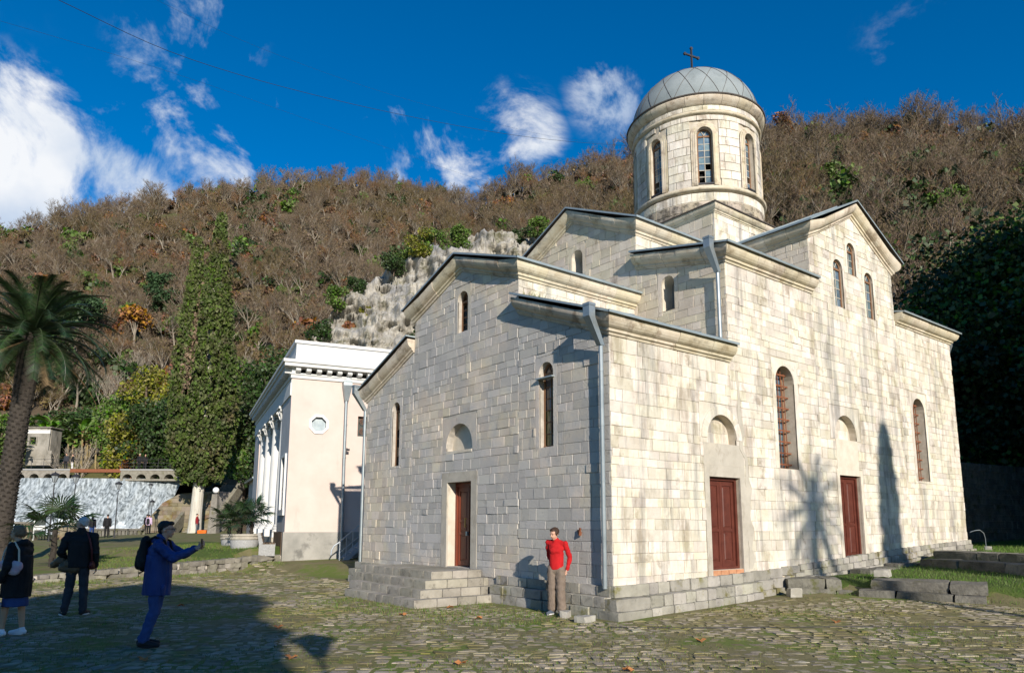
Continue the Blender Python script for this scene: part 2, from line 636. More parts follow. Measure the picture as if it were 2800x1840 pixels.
def arch_ring(mb, P, u0, u1, z0, z1, wi, d0, d1, n=14, jamb=True):
    """moulding or frame that follows an arched opening inside its edge by wi (negative: outside)"""
    r = (u1 - u0) / 2
    c = (u0 + u1) / 2
    zs = z1 - r
    prev = None
    for k in range(n + 1):
        a = math.pi * k / n
        o_ = (c + r * math.cos(a), zs + r * math.sin(a))
        i_ = (c + (r - wi) * math.cos(a), zs + (r - wi) * math.sin(a))
        if prev:
            mb.prism([prev[0], o_, i_, prev[1]], P, d0, d1)
        prev = (o_, i_)
    if jamb:
        for s in (-1, 1):
            ua, ub = c + s * r, c + s * (r - wi)
            mb.prism([(min(ua, ub), z0), (max(ua, ub), z0), (max(ua, ub), zs), (min(ua, ub), zs)], P, d0, d1)


def rectp(mb, P, u0, u1, v0, v1, d0, d1):
    return mb.prism([(u0, v0), (u1, v0), (u1, v1), (u0, v1)], P, d0, d1)


def window(parent, P, uc, w, z0, z1, depth, cols, rows, broken=(), wood='wood_w', sash='wood_pale', glass='glass', fan=True, name='window', open_top=False):
    """timber frame with sash bars; every pane a piece of its own"""
    u0, u1 = uc - w / 2, uc + w / 2
    zs = z1 - w / 2
    t = .045
    mb = MB()
    arch_ring(mb, P, u0, u1, z0, z1, t, depth - .03, depth + .03)
    rectp(mb, P, u0 - .02, u1 + .02, z0 - .01, z0 + t, depth - .03, depth + .045)
    rectp(mb, P, u0 + t, u1 - t, zs - .03, zs + .025, depth - .03, depth + .035)
    fr = mb.build(name, MT[wood], parent)
    sb = MB()
    iw = w - 2 * t
    ih = zs - .03 - z0 - t
    for k in range(1, cols):
        u = u0 + t + iw * k / cols
        rectp(sb, P, u - .012, u + .012, z0 + t, zs - .03, depth - .012, depth + .016)
    for k in range(1, rows):
        v = z0 + t + ih * k / rows
        rectp(sb, P, u0 + t, u1 - t, v - .012, v + .012, depth - .010, depth + .014)
    if fan:
        for s in (-1, 1):
            a = R(90 + s * 27)
            rr_ = w / 2 - t
            e = (uc + rr_ * math.cos(a), zs + rr_ * math.sin(a))
            b = (uc + s * .01, zs + .02)
            dx, dz = e[0] - b[0], e[1] - b[1]
            l = math.hypot(dx, dz)
            nx, nz_ = -dz / l * .012, dx / l * .012
            sb.prism([(b[0] - nx, b[1] - nz_), (e[0] - nx, e[1] - nz_), (e[0] + nx, e[1] + nz_), (b[0] + nx, b[1] + nz_)], P, depth - .01, depth + .014)
    if sb.v:
        sb.build('sash_bar', MT[sash], fr)
    for i in range(cols):
        for j in range(rows):
            if (i, j) in broken: continue
            a0, a1 = u0 + t + iw * i / cols, u0 + t + iw * (i + 1) / cols
            b0, b1 = z0 + t + ih * j / rows, z0 + t + ih * (j + 1) / rows
            k1, k2 = rnd.uniform(-.004, .004), rnd.uniform(-.004, .004)
            pm = MB()
            pm.add([P(a0, b0, depth + k1), P(a1, b0, depth - k1), P(a1, b1, depth + k2), P(a0, b1, depth - k2)] + [P(a0, b0, depth - .006 + k1), P(a1, b0, depth - .006 - k1), P(a1, b1, depth - .006 + k2), P(a0, b1, depth - .006 - k2)],
                   [(0, 1, 2, 3), (7, 6, 5, 4), (0, 1, 5, 4), (1, 2, 6, 5), (2, 3, 7, 6), (3, 0, 4, 7)])
            pm.build('pane', MT[glass], fr)
    if fan and not open_top:
        pm = MB()
        ap = arch_pts(u0 + t, u1 - t, zs, z1 - t, 10)
        pm.prism(ap, P, depth - .004, depth)
        pm.build('pane', MT[glass], fr)
    return fr


def door_leaf(parent, P, u0, u1, z0, z1, depth, mat, panels):
    mb = MB()
    rectp(mb, P, u0, u1, z0, z1, depth - .04, depth)
    w = u1 - u0
    s = .085 * w / .5
    ed = [(u0, u0 + s), (u1 - s, u1)]
    for (a, b) in ed:
        rectp(mb, P, a, b, z0, z1, depth - .002, depth + .02)
    vs = [z0] + [z0 + (z1 - z0) * p for p in panels] + [z1]
    for i, v in enumerate(vs):
        hh = .06 if 0 < i < len(vs) - 1 else .11
        a = v - hh / 2 if 0 < i < len(vs) - 1 else (v if i == 0 else v - hh)
        rectp(mb, P, u0 + s, u1 - s, a, a + hh, depth - .002, depth + .0195)
    lf = mb.build('door_leaf', MT[mat], parent)
    for i in range(len(vs) - 1):
        b0, b1 = vs[i] + (.13 if i == 0 else .055), vs[i + 1] - (.13 if i == len(vs) - 2 else .055)
        pm = MB()
        poly = [(u0 + s + .025, b0), (u1 - s - .025, b0), (u1 - s - .025, b1), (u0 + s + .025, b1)]
        Masonry.piece(pm, poly, P, depth + .014, .03, depth)
        pm.build('door_panel', MT[mat], lf)
    return lf


YC = 5.12
WD = 10.24
OH = .24
L1, T0, T1, L4 = 3.85, 7.58, 12.32, 16.30
NS, NN = 2.80, 7.44        # narthex nave sides
MS, MN = 2.70, 7.54        # main nave sides
DC = Vector((9.91, 5.22, 0))

church = empty('stone_church', (0, 0, 0), 0, 'cream limestone church with grey domed drum, gabled arms and red brown doors', 'church')
Ws = frame((0, 0, 0), (0, 1, 0), (-1, 0, 0))       # west front, u = y
Ss = frame((0, 0, 0), (1, 0, 0), (0, -1, 0))       # south side, u = x
W2 = frame((L1, 0, 0), (0, 1, 0), (-1, 0, 0))
NX, NY = Vector((-1, 0, 0)), Vector((0, -1, 0))

zA = 5.29   # cornice bottoms
zB = 7.66
zN, zNp = 7.20, 8.03       # narthex nave eave and gable (wall)
zM, zMp = 9.20, 10.36
sA = (6.36 - zA) / NS      # slope of the narthex side roofs
sB = (8.25 - zB) / MS


def west_outline():
    return [(0, -.3), (WD, -.3), (WD, zA), (NN, 6.36), (NN, zN), (YC, zNp), (NS, zN), (NS, 6.36), (0, zA)]


wins_w = [(1.86, .46, 3.27, 5.09), (8.40, .46, 3.27, 5.09), (5.07, .47, 6.44, 7.50)]
holes_w = [arch_pts(c - w / 2, c + w / 2, a, b) for c, w, a, b in wins_w]
holes_w.append(arch_pts(4.58, 5.74, 3.46, 4.13))
holes_w.append([(4.60, .66), (5.66, .66), (5.66, 2.70), (4.60, 2.70)])
mb = MB()
wall_sheet(mb, Ws, west_outline(), holes_w)
mb.build('wall_core', MT['mortar_w'], church)

wins_s = [(6.08, .82, 3.00, 5.52), (13.47, .82, 2.98, 5.52)]
wins_t = [(9.08, .52, 7.58, 8.97), (9.90, .48, 8.69, 9.65), (10.84, .52, 7.58, 8.97)]
tymp_s = [(2.92, 3.98, 3.42, 4.06), (8.33, 9.47, 3.90, 4.56)]
doors_s = [(2.94, 4.04, .74, 2.70), (8.40, 9.50, .76, 2.96)]
holes_s = [arch_pts(c - w / 2, c + w / 2, a, b) for c, w, a, b in wins_s + wins_t]
holes_s += [arch_pts(*t) for t in tymp_s]
holes_s += [[(a, c), (b, c), (b, d), (a, d)] for a, b, c, d in doors_s]
mb = MB()
wall_sheet(mb, Ss, [(0, -.3), (L4, -.3), (L4, zB), (T1, zB), (T1, zM), ((T0 + T1) / 2, zMp + .06), (T0, zM), (T0, zB), (L1, zB), (L1, zA), (0, zA)], holes_s)
mb.build('wall_core', MT['mortar'], church)

# main west gable above the narthex
win_b = [(4.95, .46, 8.30, 9.50), (1.68, .40, 6.91, 7.80)]
mb = MB()
wall_sheet(mb, W2, [(0, 5.0), (WD, 5.0), (WD, zB), (MN, 8.25), (MN, zM), (YC, zMp), (MS, zM), (MS, 8.25), (0, zB)], [arch_pts(c - w / 2, c + w / 2, a, b) for c, w, a, b in win_b], deep=-.42)
for (c, w, a, b) in win_b:
    pass
mb.build('wall_core', MT['mortar'], church)
for (c, w, a, b) in win_b:
    mb = MB()
    rectp(mb, W2, c - w / 2 - .05, c + w / 2 + .05, a - .05, b + .05, -.46, -.40)
    mb.build('blind_window', MT['blind'], church)
    mb = MB()
    pts = arch_pts(c - w / 2 + .012, c + w / 2 - .012, a + .012, b - .012)
    n = len(pts)
    mb.add([W2(u, v, -.004) for u, v in pts] + [W2(u, v, -.40) for u, v in pts], [(i, (i + 1) % n, (i + 1) % n + n, i + n) for i in range(n)])
    mb.build('window_reveal', MT['plaster'], church)

# remaining faces of the building, closing the volume
mb = MB()
mb.box(.02, L1, WD - .5, WD - .02, -.3, zA)
mb.box(L1 + .02, L4 - .02, WD - .5, WD - .02, -.3, zB)
mb.box(L4 - .5, L4 - .02, .5, WD - .5, -.3, zB)
mb.box(L4 - .5, L4 - .02, MS, MN, zB, zM)
mb.build('wall_core', MT['plaster'], church)
mb = MB()
mb.box(.02, L1 + .02, NN - .3, NN - .02, 5.8, zN)
mb.box(.5, L1, NS + .015, NS + .3, 5.8, zN)
mb.box(L1 + .5, L4 - .02, MS + .015, MS + .3, 7.6, zM)
mb.box(L1 + .02, L4 - .02, MN - .3, MN - .02, 7.6, zM)
mb.box(T0 + .015, T0 + .3, .3, WD - .3, 7.2, zM)
mb.box(T1 - .3, T1 - .02, .3, WD - .3, 7.2, zM)
mb.box(T0 + .3, T1 - .3, WD - .3, WD - .03, 7.2, zMp - .3)
mb.build('wall_core', MT['mortar'], church)

# dressed stone blocks
ms = Masonry()
E_ = .0
ex_w = [(c - w / 2 - .13, c + w / 2 + .13, a, b + .13) for c, w, a, b in wins_w] + [(4.40, 5.92, 3.46, 4.35), (4.36, 5.90, .3, 2.93)]
reg_sa = [(sA * -1, 1, zA)]                              # v <= zA + sA*u
ms.wall(Ws, NX, [(-sA, 1, zA)], 0, NS, .5, 6.4, ex_w, 'stone_w', 11)
ms.wall(Ws, NX, [((zNp - zN) / (YC - NN) * -1, 1, zNp - (zNp - zN) / (YC - NN) * YC), (-(zNp - zN) / (YC - NS), 1, zNp - (zNp - zN) / (YC - NS) * YC)], NS, NN, .5, zNp, ex_w, 'stone_w', 12)
ms.wall(Ws, NX, [(sA, 1, zA + sA * WD)], NN, WD, .5, 6.4, ex_w, 'stone_w', 13)
ex_s = [(c - w / 2 - .16, c + w / 2 + .16, a, b + .16) for c, w, a, b in wins_s] + [(c - w / 2 - .10, c + w / 2 + .10, a, b + .10) for c, w, a, b in wins_t]
ex_s += [(a - .24, b + .24, c, d + .24) for a, b, c, d in tymp_s]
ex_s += [(2.78, 4.22, .3, 3.42), (8.27, 9.62, .3, 3.12), (8.33, 9.47, 3.1, 3.9)]
gx = (T0 + T1) / 2
k1 = (zMp + .06 - zM) / (gx - T0)
ms.wall(Ss, NY, [], 0, L1, .55, zA, ex_s, 'stone_s', 21, bw=(.16, .44))
ms.wall(Ss, NY, [], L1, T0, .6, zB, ex_s, 'stone_s', 22, bw=(.16, .44))
ms.wall(Ss, NY, [(-k1, 1, zM - k1 * T0), (k1, 1, zM + k1 * T1)], T0, T1, .7, zMp + .06, ex_s, 'stone_s', 23, bw=(.16, .44))
ms.wall(Ss, NY, [], T1, L4, .8, zB, ex_s, 'stone_s', 24, bw=(.16, .44))
ex_2 = [(c - w / 2 - .12, c + w / 2 + .12, a, b + .12) for c, w, a, b in win_b]
k2 = (zMp - zM) / (YC - MS)
ms.wall(W2, NX, [(-sB, 1, zB)], 0, MS, 5.2, 8.3, ex_2, 'stone_u', 31)
ms.wall(W2, NX, [(-k2, 1, zM - k2 * MS), (k2, 1, zM + k2 * MN)], MS, MN, 6.4, zMp, ex_2, 'stone_u', 32)
ms.wall(W2, NX, [(sB, 1, zB + sB * WD)], MN, WD, 5.2, 8.3, [], 'stone_u', 33)
Pn = frame((0, NS, 0), (1, 0, 0), (0, -1, 0))
ms.wall(Pn, NY, [], 0, L1, 6.2, zN, [], 'stone_s', 41)
Pm = frame((0, MS, 0), (1, 0, 0), (0, -1, 0))
ms.wall(Pm, NY, [], L1, T0, 8.0, zM, [], 'stone_s', 42)
Pt = frame((T0, 0, 0), (0, 1, 0), (-1, 0, 0))
ms.wall(Pt, NX, [], 0, MS, 7.8, zM, [], 'stone_u', 43)

# square base of the drum
SQ = 2.36
zQ = 10.95
mb = MB()
mb.box(DC.x - SQ + .015, DC.x + SQ - .015, DC.y - SQ + .015, DC.y + SQ - .015, 9.0, zQ)
mb.build('drum_base', MT['mortar'], church)
Pq1 = frame((DC.x - SQ, DC.y - SQ, 0), (0, 1, 0), (-1, 0, 0))
Pq2 = frame((DC.x - SQ, DC.y - SQ, 0), (1, 0, 0), (0, -1, 0))
ms.wall(Pq1, NX, [], 0, 2 * SQ, 9.2, zQ, [], 'stone_u', 51, ch=(.3, .42))
ms.wall(Pq2, NY, [], 0, 2 * SQ, 9.2, zQ, [], 'stone_s', 52, ch=(.3, .42))

# the drum: courses of curved blocks
RD = 2.14


def drumP(u, v, d=0.0):     # u = arc length at radius RD, measured as an angle
    a = u / RD
    return Vector((DC.x + (RD + d) * math.cos(a), DC.y + (RD + d) * math.sin(a), v))


mb = MB()
mb.lathe([(RD - .02, 10.6), (RD - .02, 15.2)], DC.x, DC.y, 96)
core = MB()
wz0, wz1, ww = 12.50, 14.42, .50
n = 96
seg = 2 * math.pi * RD / 16
holes = []
for k in range(8):
    a = k * math.pi / 4
    c = a * RD
    half = math.pi / 8 * RD
    o_ = [(c - half, 12.0)] + [(c - half + half * 2 * i / 6, 12.0) for i in range(1, 6)] + [(c + half, 12.0), (c + half, 15.3)] + [(c + half - half * 2 * i / 6, 15.3) for i in range(1, 6)] + [(c - half, 15.3)]
    wall_sheet(core, drumP, o_, [arch_pts(c - ww / 2, c + ww / 2, wz0, wz1)], -.02, -.35)
core.lathe([(RD + .03, 10.7), (RD + .03, 12.02)], DC.x, DC.y, 96)
core.build('drum_core', MT['mortar'], church)
md = Masonry()
rr = random.Random(5)
exd = []
for k in range(-4, 5):
    c = k * math.pi / 4 * RD
    exd.append((c - ww / 2 - .21, c + ww / 2 + .21, wz0 - .06, wz1 + .21))
v = 12.36
while v < 14.80:
    h = .29
    u = -math.pi * RD + rr.random() * .3
    end = math.pi * RD
    while u < end - .05:
        w = rr.uniform(.30, .62)
        for (a, b, c, d) in minus((u, min(u + w, end), v, min(v + h, 14.86)), exd):
            if b - a < .05: continue
            md.items.append((inset([(a, c), (b, c), (b, d), (a, d)], .006), drumP, Vector((-.7, -.7, 0)), rr.uniform(0, .010), 'stone_s'))
        u += w
    v += h
for v, dd in ((11.25, .05), (11.55, .05), (11.86, .045), (15.02, .03)):
    u = -math.pi * RD
    while u < math.pi * RD - .05:
        w = min(rr.uniform(.4, .7), math.pi * RD - u)
        md.items.append((inset([(u, v), (u + w, v), (u + w, v + (.30 if v < 15 else .2)), (u, v + (.30 if v < 15 else .2))], .006), drumP, Vector((-.7, -.7, 0)), dd, 'stone_s' if v > 11.8 else 'stone_l'))
        u += w
mb = MB()
for (poly, P, nrm, d, mat) in md.items:
    mb.mi = 0 if mat == 'stone_s' else 1
    if len(poly) < 4: continue
    (a, c), (b, _), (_, d2), _ = poly[0], poly[1], poly[2], poly[3]
    a, b = min(p[0] for p in poly), max(p[0] for p in poly)
    c, d2 = min(p[1] for p in poly), max(p[1] for p in poly)
    m_ = (a + b) / 2
    vsx = []
    for (uu, dep) in ((a, -.03), (a + .0, d - .006), (a + .010, d), (m_, d), (b - .010, d), (b, d - .006), (b, -.03)):
        for vv in ((c, d2) if dep < d - .004 else (c + .008, d2 - .008)):
            vsx.append(P(uu, vv, dep))
    fsx = [(2 * i, 2 * i + 2, 2 * i + 3, 2 * i + 1) for i in range(6)]
    fsx += [(0, 2, 4, 6, 8, 10, 12), (1, 3, 5, 7, 9, 11, 13)]
    mb.add(vsx, fsx)
tag(mb.build('drum_masonry', [MT['stone_s'], MT['stone_l']], church), kind='stuff')
# mouldings of the drum
mb = MB()
mb.lathe([(2.10, 12.22), (2.24, 12.24), (2.27, 12.30), (2.22, 12.36), (2.17, 12.40), (2.10, 12.42)], DC.x, DC.y, 96)
mb.build('drum_ledge', MT['cornice'], church, True)
mb = MB()
mb.lathe([(2.10, 14.88), (2.19, 14.90), (2.23, 14.94), (2.20, 14.98), (2.17, 15.02), (2.1, 15.03)], DC.x, DC.y, 96)
mb.build('string_course', MT['cornice'], church, True)
for k in range(24):
    mb = MB()
    a0 = 2 * math.pi * k / 24
    mb.lathe([(2.10, 15.18), (2.20, 15.19), (2.24, 15.24), (2.28, 15.27), (2.33, 15.33), (2.355, 15.40), (2.36, 15.46), (2.1, 15.47)], DC.x, DC.y, 5, a0 + .002, a0 + 2 * math.pi / 24 - .002)
    mb.build('drum_cornice_block', MT['cornice'], church, True)
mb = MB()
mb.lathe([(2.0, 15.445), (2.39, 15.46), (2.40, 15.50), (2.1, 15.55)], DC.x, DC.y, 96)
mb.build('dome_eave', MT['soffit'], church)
for k in range(8):
    a = k * math.pi / 4
    c = a * RD
    mb = MB()
    for wi, d in ((-.06, .05), (-.13, .035), (-.19, .02)):
        arch_ring(mb, drumP, c - ww / 2, c + ww / 2, wz0 - .08, wz1, wi, -.02, d, 16)
    mb.build('window_moulding', MT['cornice'], church)
    br = {4: (), 5: {(0, 0), (0, 1), (1, 2)}, 6: {(1, 1)}}.get(k, ())
    if k == 4: br = {(0, 0), (0, 1)}
    window(church, drumP, c, ww, wz0, wz1, -.16, 2, 7, br)
    mb = MB()
    rectp(mb, drumP, c - ww / 2 - .02, c + ww / 2 + .02, wz0 - .05, wz0 + .004, -.3, .03)
    mb.build('window_sill', MT['iron'], church)
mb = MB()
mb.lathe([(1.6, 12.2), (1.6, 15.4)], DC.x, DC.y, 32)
mb.build('dark_drum_backing', MT['dark'], church)
# dome with its diagonal seams
hd = 2.02
rb = 2.22
mb = MB()
prof = [(rb * math.cos(t), 15.50 + hd * math.sin(t)) for t in [math.pi / 2 * i / 22 for i in range(23)]]
prof[-1] = (.001, prof[-1][1])
mb.lathe(prof, DC.x, DC.y, 80)
dome = mb.build('dome', MT['dome'], church, True)
for s in (-1, 1):
    for k in range(18):
        pts = []
        for i in range(19):
            t = math.pi / 2 * .97 * i / 18
            # a seam that climbs at a steady angle
            a = 2 * math.pi * k / 18 + s * .72 * math.log(math.tan(math.pi / 4 + t / 2) + 1e-9) * .55
            pts.append((DC.x + (rb + .006) * math.cos(t) * math.cos(a), DC.y + (rb + .006) * math.cos(t) * math.sin(a), 15.50 + (hd + .006) * math.sin(t)))
        sm = MB()
        sm.tube(pts, .008, 4)
        sm.build('dome_seam', MT['soffit'], dome)
mb = MB()
zt = 15.5 + hd
mb.lathe([(.12, zt - .05), (.10, zt + .02), (.04, zt + .06), (.03, zt + .1)], DC.x, DC.y, 12)
mb.build('finial', MT['zinc'], church)
mb = MB()
zc = zt + .03
ax = Vector((.62, -.785, 0)).normalized()
ax = (RT * .9 + FW * .42).normalized()
ctr = Vector((DC.x, DC.y, 0))
mb.bar(ctr + Vector((0, 0, zc)), ctr + Vector((0, 0, zc + 1.22)), .055, .055)
pz = zc + .92
mb.bar(ctr + ax * -.30 + Vector((0, 0, pz)), ctr + ax * .30 + Vector((0, 0, pz)), .05, .055)
for e in (ctr + ax * .30 + Vector((0, 0, pz)), ctr - ax * .30 + Vector((0, 0, pz)), ctr + Vector((0, 0, zc + 1.22))):
    mb.tube([e - ax.cross(Vector((0, 0, 1))) * .03, e + ax.cross(Vector((0, 0, 1))) * .03], .055, 10)
mb.build('cross', MT['iron'], church)

# surrounds, niches, windows and doors
for c, w, a, b in wins_w:
    mb = MB()
    surround(mb, Ws, c - w / 2, c + w / 2, a, b, .125)
    mb.build('window_surround', MT['stone_w'], church)
for lst, P_, e_, mt_ in ((wins_s, Ss, .155, 'stone_s'), (wins_t, Ss, .095, 'stone_s'), (win_b, W2, .115, 'stone_u')):
    for c, w, a, b in lst:
        mb = MB()
        surround(mb, P_, c - w / 2, c + w / 2, a, b, e_)
        mb.build('window_surround', MT[mt_], church)
mb = MB()
surround(mb, Ws, 4.58, 5.74, 3.46, 4.13, .17)
mb.build('niche_surround', MT['stone_w'], church)
mb = MB()
rectp(mb, Ws, 4.5, 5.8, 3.40, 4.2, -.28, -.20)
rectp(mb, Ws, 4.60, 5.72, 3.40, 3.465, -.2, .015)
mb.build('niche_back', MT['plaster'], church)
for i, (a, b, c, d) in enumerate(tymp_s):
    mb = MB()
    surround(mb, Ss, a, b, c, d, .23)
    if i == 0: arch_ring(mb, Ss, a, b, c, d, -.19, .0, .022, 16, False)
    mb.build('niche_surround', MT['stone_s'], church)
    mb = MB()
    rectp(mb, Ss, a - .05, b + .05, c - .06, d + .08, -.30, -.20)
    mb.build('niche_back', MT['mortar'], church)
    mr_ = Masonry()
    mr_.wall(frame((0, .20, 0), (1, 0, 0), (0, -1, 0)), NY, [], a, b, c, d, [], 'stone_s', 61 + i, bw=(.2, .4), ch=(.2, .3))
    for (poly, P, nrm, dd, mat) in mr_.items:
        Masonry.piece(MB(), poly, P, dd).build('niche_stone', MT[mat], church)
# west door: one leaf closed, one folded inwards into the dark
mb = MB()
rectp(mb, Ws, 4.36, 4.605, .62, 2.93, -.03, .012)
rectp(mb, Ws, 5.655, 5.90, .62, 2.93, -.03, .012)
rectp(mb, Ws, 4.607, 5.653, 2.695, 2.93, -.03, .012)
mb.build('door_surround', MT['cement'], church)
mb = MB()
rectp(mb, Ws, 5.648, 5.663, .66, 2.70, -.40, -.03)
rectp(mb, Ws, 4.597, 4.612, .66, 2.70, -.40, -.03)
mb.build('door_reveal', MT['plaster'], church)
mb = MB()
rectp(mb, Ws, 5.57, 5.648, .66, 2.69, -.34, -.24)
rectp(mb, Ws, 4.612, 4.68, .66, 2.69, -.34, -.24)
rectp(mb, Ws, 4.68, 5.57, 2.60, 2.69, -.34, -.24)
dfr = mb.build('door_frame', MT['door_w'], church)
lf = door_leaf(church, Ws, 5.07, 5.57, .68, 2.60, -.29, 'door_w', (.40, .56))
mb = MB()
mb.tube([Ws(5.13, 1.62, -.23), Ws(5.13, 1.60, -.19), Ws(5.13, 1.82, -.19), Ws(5.13, 1.80, -.23)], .012, 8)
mb.build('handle', MT['brass'], lf)
mb = MB()
rectp(mb, Ws, 5.09, 5.16, 1.40, 1.50, -.268, -.225)
mb.build('padlock', MT['zinc'], lf)
Pop = frame((.36, 4.68, 0), (1, .05, 0), (0, 1, 0))
door_leaf(church, Pop, 0, .48, .68, 2.60, 0, 'door_w', (.40, .56))
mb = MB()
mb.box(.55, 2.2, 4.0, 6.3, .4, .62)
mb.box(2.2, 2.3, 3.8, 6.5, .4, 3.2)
mb.build('dark_inner_backing', MT['dark'], church)
for c, w, a, b in wins_w:
    wnd = window(church, Ws, c, w, a, b, -.16, 2, 6 if a < 4 else 4, () if c < 3 else ({(0, 1), (1, 0), (1, 3), (0, 3), (1, 2)} if c > 8 else {(i, j) for i in range(2) for j in range(4)}), glass='glass_c', sash='wood_w', open_top=c > 3)
    if c < 3:
        mb = MB()
        rectp(mb, Ws, c - .28, c + .26, b - .36, b - .335, -.1, .09)
        mb.build('window_flap', MT['zinc_roof'], wnd)
# south doors
for i, (a, b, c, d) in enumerate(doors_s):
    mb = MB()
    if i == 0:
        rectp(mb, Ss, 2.78, 2.943, .55, 2.94, -.03, .014)
        rectp(mb, Ss, 4.037, 4.22, .55, 2.94, -.03, .014)
        rectp(mb, Ss, 2.945, 4.035, 2.697, 2.94, -.03, .014)
        rectp(mb, Ss, 2.78, 4.22, 2.942, 3.42, -.03, .006)
    else:
        rectp(mb, Ss, 8.27, 8.403, .6, 3.12, -.03, .014)
        rectp(mb, Ss, 9.497, 9.62, .6, 3.12, -.03, .014)
        rectp(mb, Ss, 8.405, 9.495, 2.957, 3.12, -.03, .014)
        rectp(mb, Ss, 8.33, 9.47, 3.122, 3.9, -.03, .008)
    mb.build('door_surround', MT['cement'] if i == 0 else MT['plaster'], church)
    mb = MB()
    t = .07
    rectp(mb, Ss, a, a + t, c, d, -.24, -.10)
    rectp(mb, Ss, b - t, b, c, d, -.24, -.10)
    rectp(mb, Ss, a + t, b - t, d - t, d, -.24, -.10)
    rectp(mb, Ss, a + t, b - t, c, c + .05, -.24, -.10)
    mb.build('door_frame', MT['door'], church)
    m_ = (a + b) / 2
    door_leaf(church, Ss, a + t, m_ - .004, c + .05, d - t, -.17, 'door', (.42,))
    door_leaf(church, Ss, m_ + .004, b - t, c + .05, d - t, -.17, 'door', (.42,))
    mb = MB()
    mb.box(a, b, .55, .6, c - .1, d)
    mb.build('inner_dark', MT['dark'], church)
for k in range(4):
    mb = MB()
    Masonry.piece(mb, inset([(2.95 + .27 * k, .60), (3.22 + .27 * k, .60), (3.22 + .27 * k, .738), (2.95 + .27 * k, .738)], .006), Ss, .012)
    mb.build('brick', MT['brick'], church)
# cement daubed down the joint between the narthex and the main body
rq = random.Random(44)
lft = [(4.24 + rq.uniform(-.03, .03) - .16 * (z > 3.3), z) for z in np.arange(.72, 5.25, .22)]
rgt = [(4.42 + rq.uniform(-.09, .07) - .18 * (z > 3.3) - .1 * (z > 4.4), z) for z in np.arange(.72, 5.25, .22)]
for i in range(len(lft) - 1):
    mb = MB()
    mb.prism([lft[i], rgt[i], rgt[i + 1], lft[i + 1]], Ss, -.02, .0135)
    mb.build('cement_patch', MT['cement'], church)
# barred windows of the south side
for c, w, a, b in wins_s:
    wnd = window(church, Ss, c, w, a, b, -.34, 2, 7, (), wood='wood_w', sash='wood_w')
    mb = MB()
    u0, u1 = c - w / 2, c + w / 2
    zs = b - w / 2
    for k in range(1, 6):
        u = u0 + w * k / 6
        top = zs + math.sqrt(max(0, (w / 2) ** 2 - (u - c) ** 2))
        mb.tube([Ss(u, a - .02, -.20), Ss(u, top + .02, -.20)], .012, 6)
    for k in range(9):
        v = a + .12 + (b - a - .3) * k / 8
        hw = w / 2 if v < zs else math.sqrt(max(.01, (w / 2) ** 2 - (v - zs) ** 2))
        mb.bar(Ss(c - hw - .02, v, -.185), Ss(c + hw + .02, v, -.185), .012, .035)
    mb.build('grille', MT['rust'], wnd)
for c, w, a, b in wins_t:
    window(church, Ss, c, w, a, b, -.10, 2, 4 if a < 8 else 3, ())
mb = MB()
mb.bar(Ws(.93, 1.55, -.02), Ws(.80, 1.50, .06), .05, .07)
mb.bar(Ws(.84, 1.51, .05), Ws(.80, 1.61, .06), .03, .04)
mb.build('iron_cleat', MT['rust'], church)

# ---- cornices: blocks with open joints
PROF = [(-.03, 0), (.03, 0), (.045, .05), (.085, .06), (.09, .11), (.125, .125), (.165, .15), (.205, .20), (.228, .255), (.235, .30), (.235, .36), (-.03, .36)]


def cornice(p0, p1, nrm, m0=None, m1=None, prof=PROF, seed=1, seg=(.45, .75), s=1.0, mat='cornice'):
    """blocks from p0 to p1 (bottom line on the wall face); m0/m1: extra outward direction at a mitred end"""
    p0, p1, nrm = Vector(p0), Vector(p1), Vector(nrm)
    rr = random.Random(seed)
    Ltot = (p1 - p0).length
    ts = [0.0]
    while ts[-1] < 1:
        ts.append(ts[-1] + rr.uniform(*seg) / Ltot)
    if ts[-1] - 1 > .3 * seg[0] / Ltot and len(ts) > 2:
        ts.pop()
    ts[-1] = 1.0
    for i in range(len(ts) - 1):
        mb_ = MB()
        g = .004 / Ltot
        a, b = ts[i] + (g if i else 0), ts[i + 1] - (g if i < len(ts) - 2 else 0)
        j = rr.uniform(-.006, .006)
        n = len(prof)
        va = [p0.lerp(p1, a) + nrm * (o_ * s + (j if o_ > 0 else 0)) + Vector((0, 0, z * s)) + (Vector(m0) * (o_ * s) if (m0 and i == 0) else Vector((0, 0, 0))) for o_, z in prof]
        vb = [p0.lerp(p1, b) + nrm * (o_ * s + (j if o_ > 0 else 0)) + Vector((0, 0, z * s)) + (Vector(m1) * (o_ * s) if (m1 and i == len(ts) - 2) else Vector((0, 0, 0))) for o_, z in prof]
        mb_.add(va + vb, [(k, (k + 1) % n, (k + 1) % n + n, k + n) for k in range(n)] + [tuple(range(n - 1, -1, -1)), tuple(range(n, 2 * n))])
        mb_.build('cornice_block', MT[mat], church)


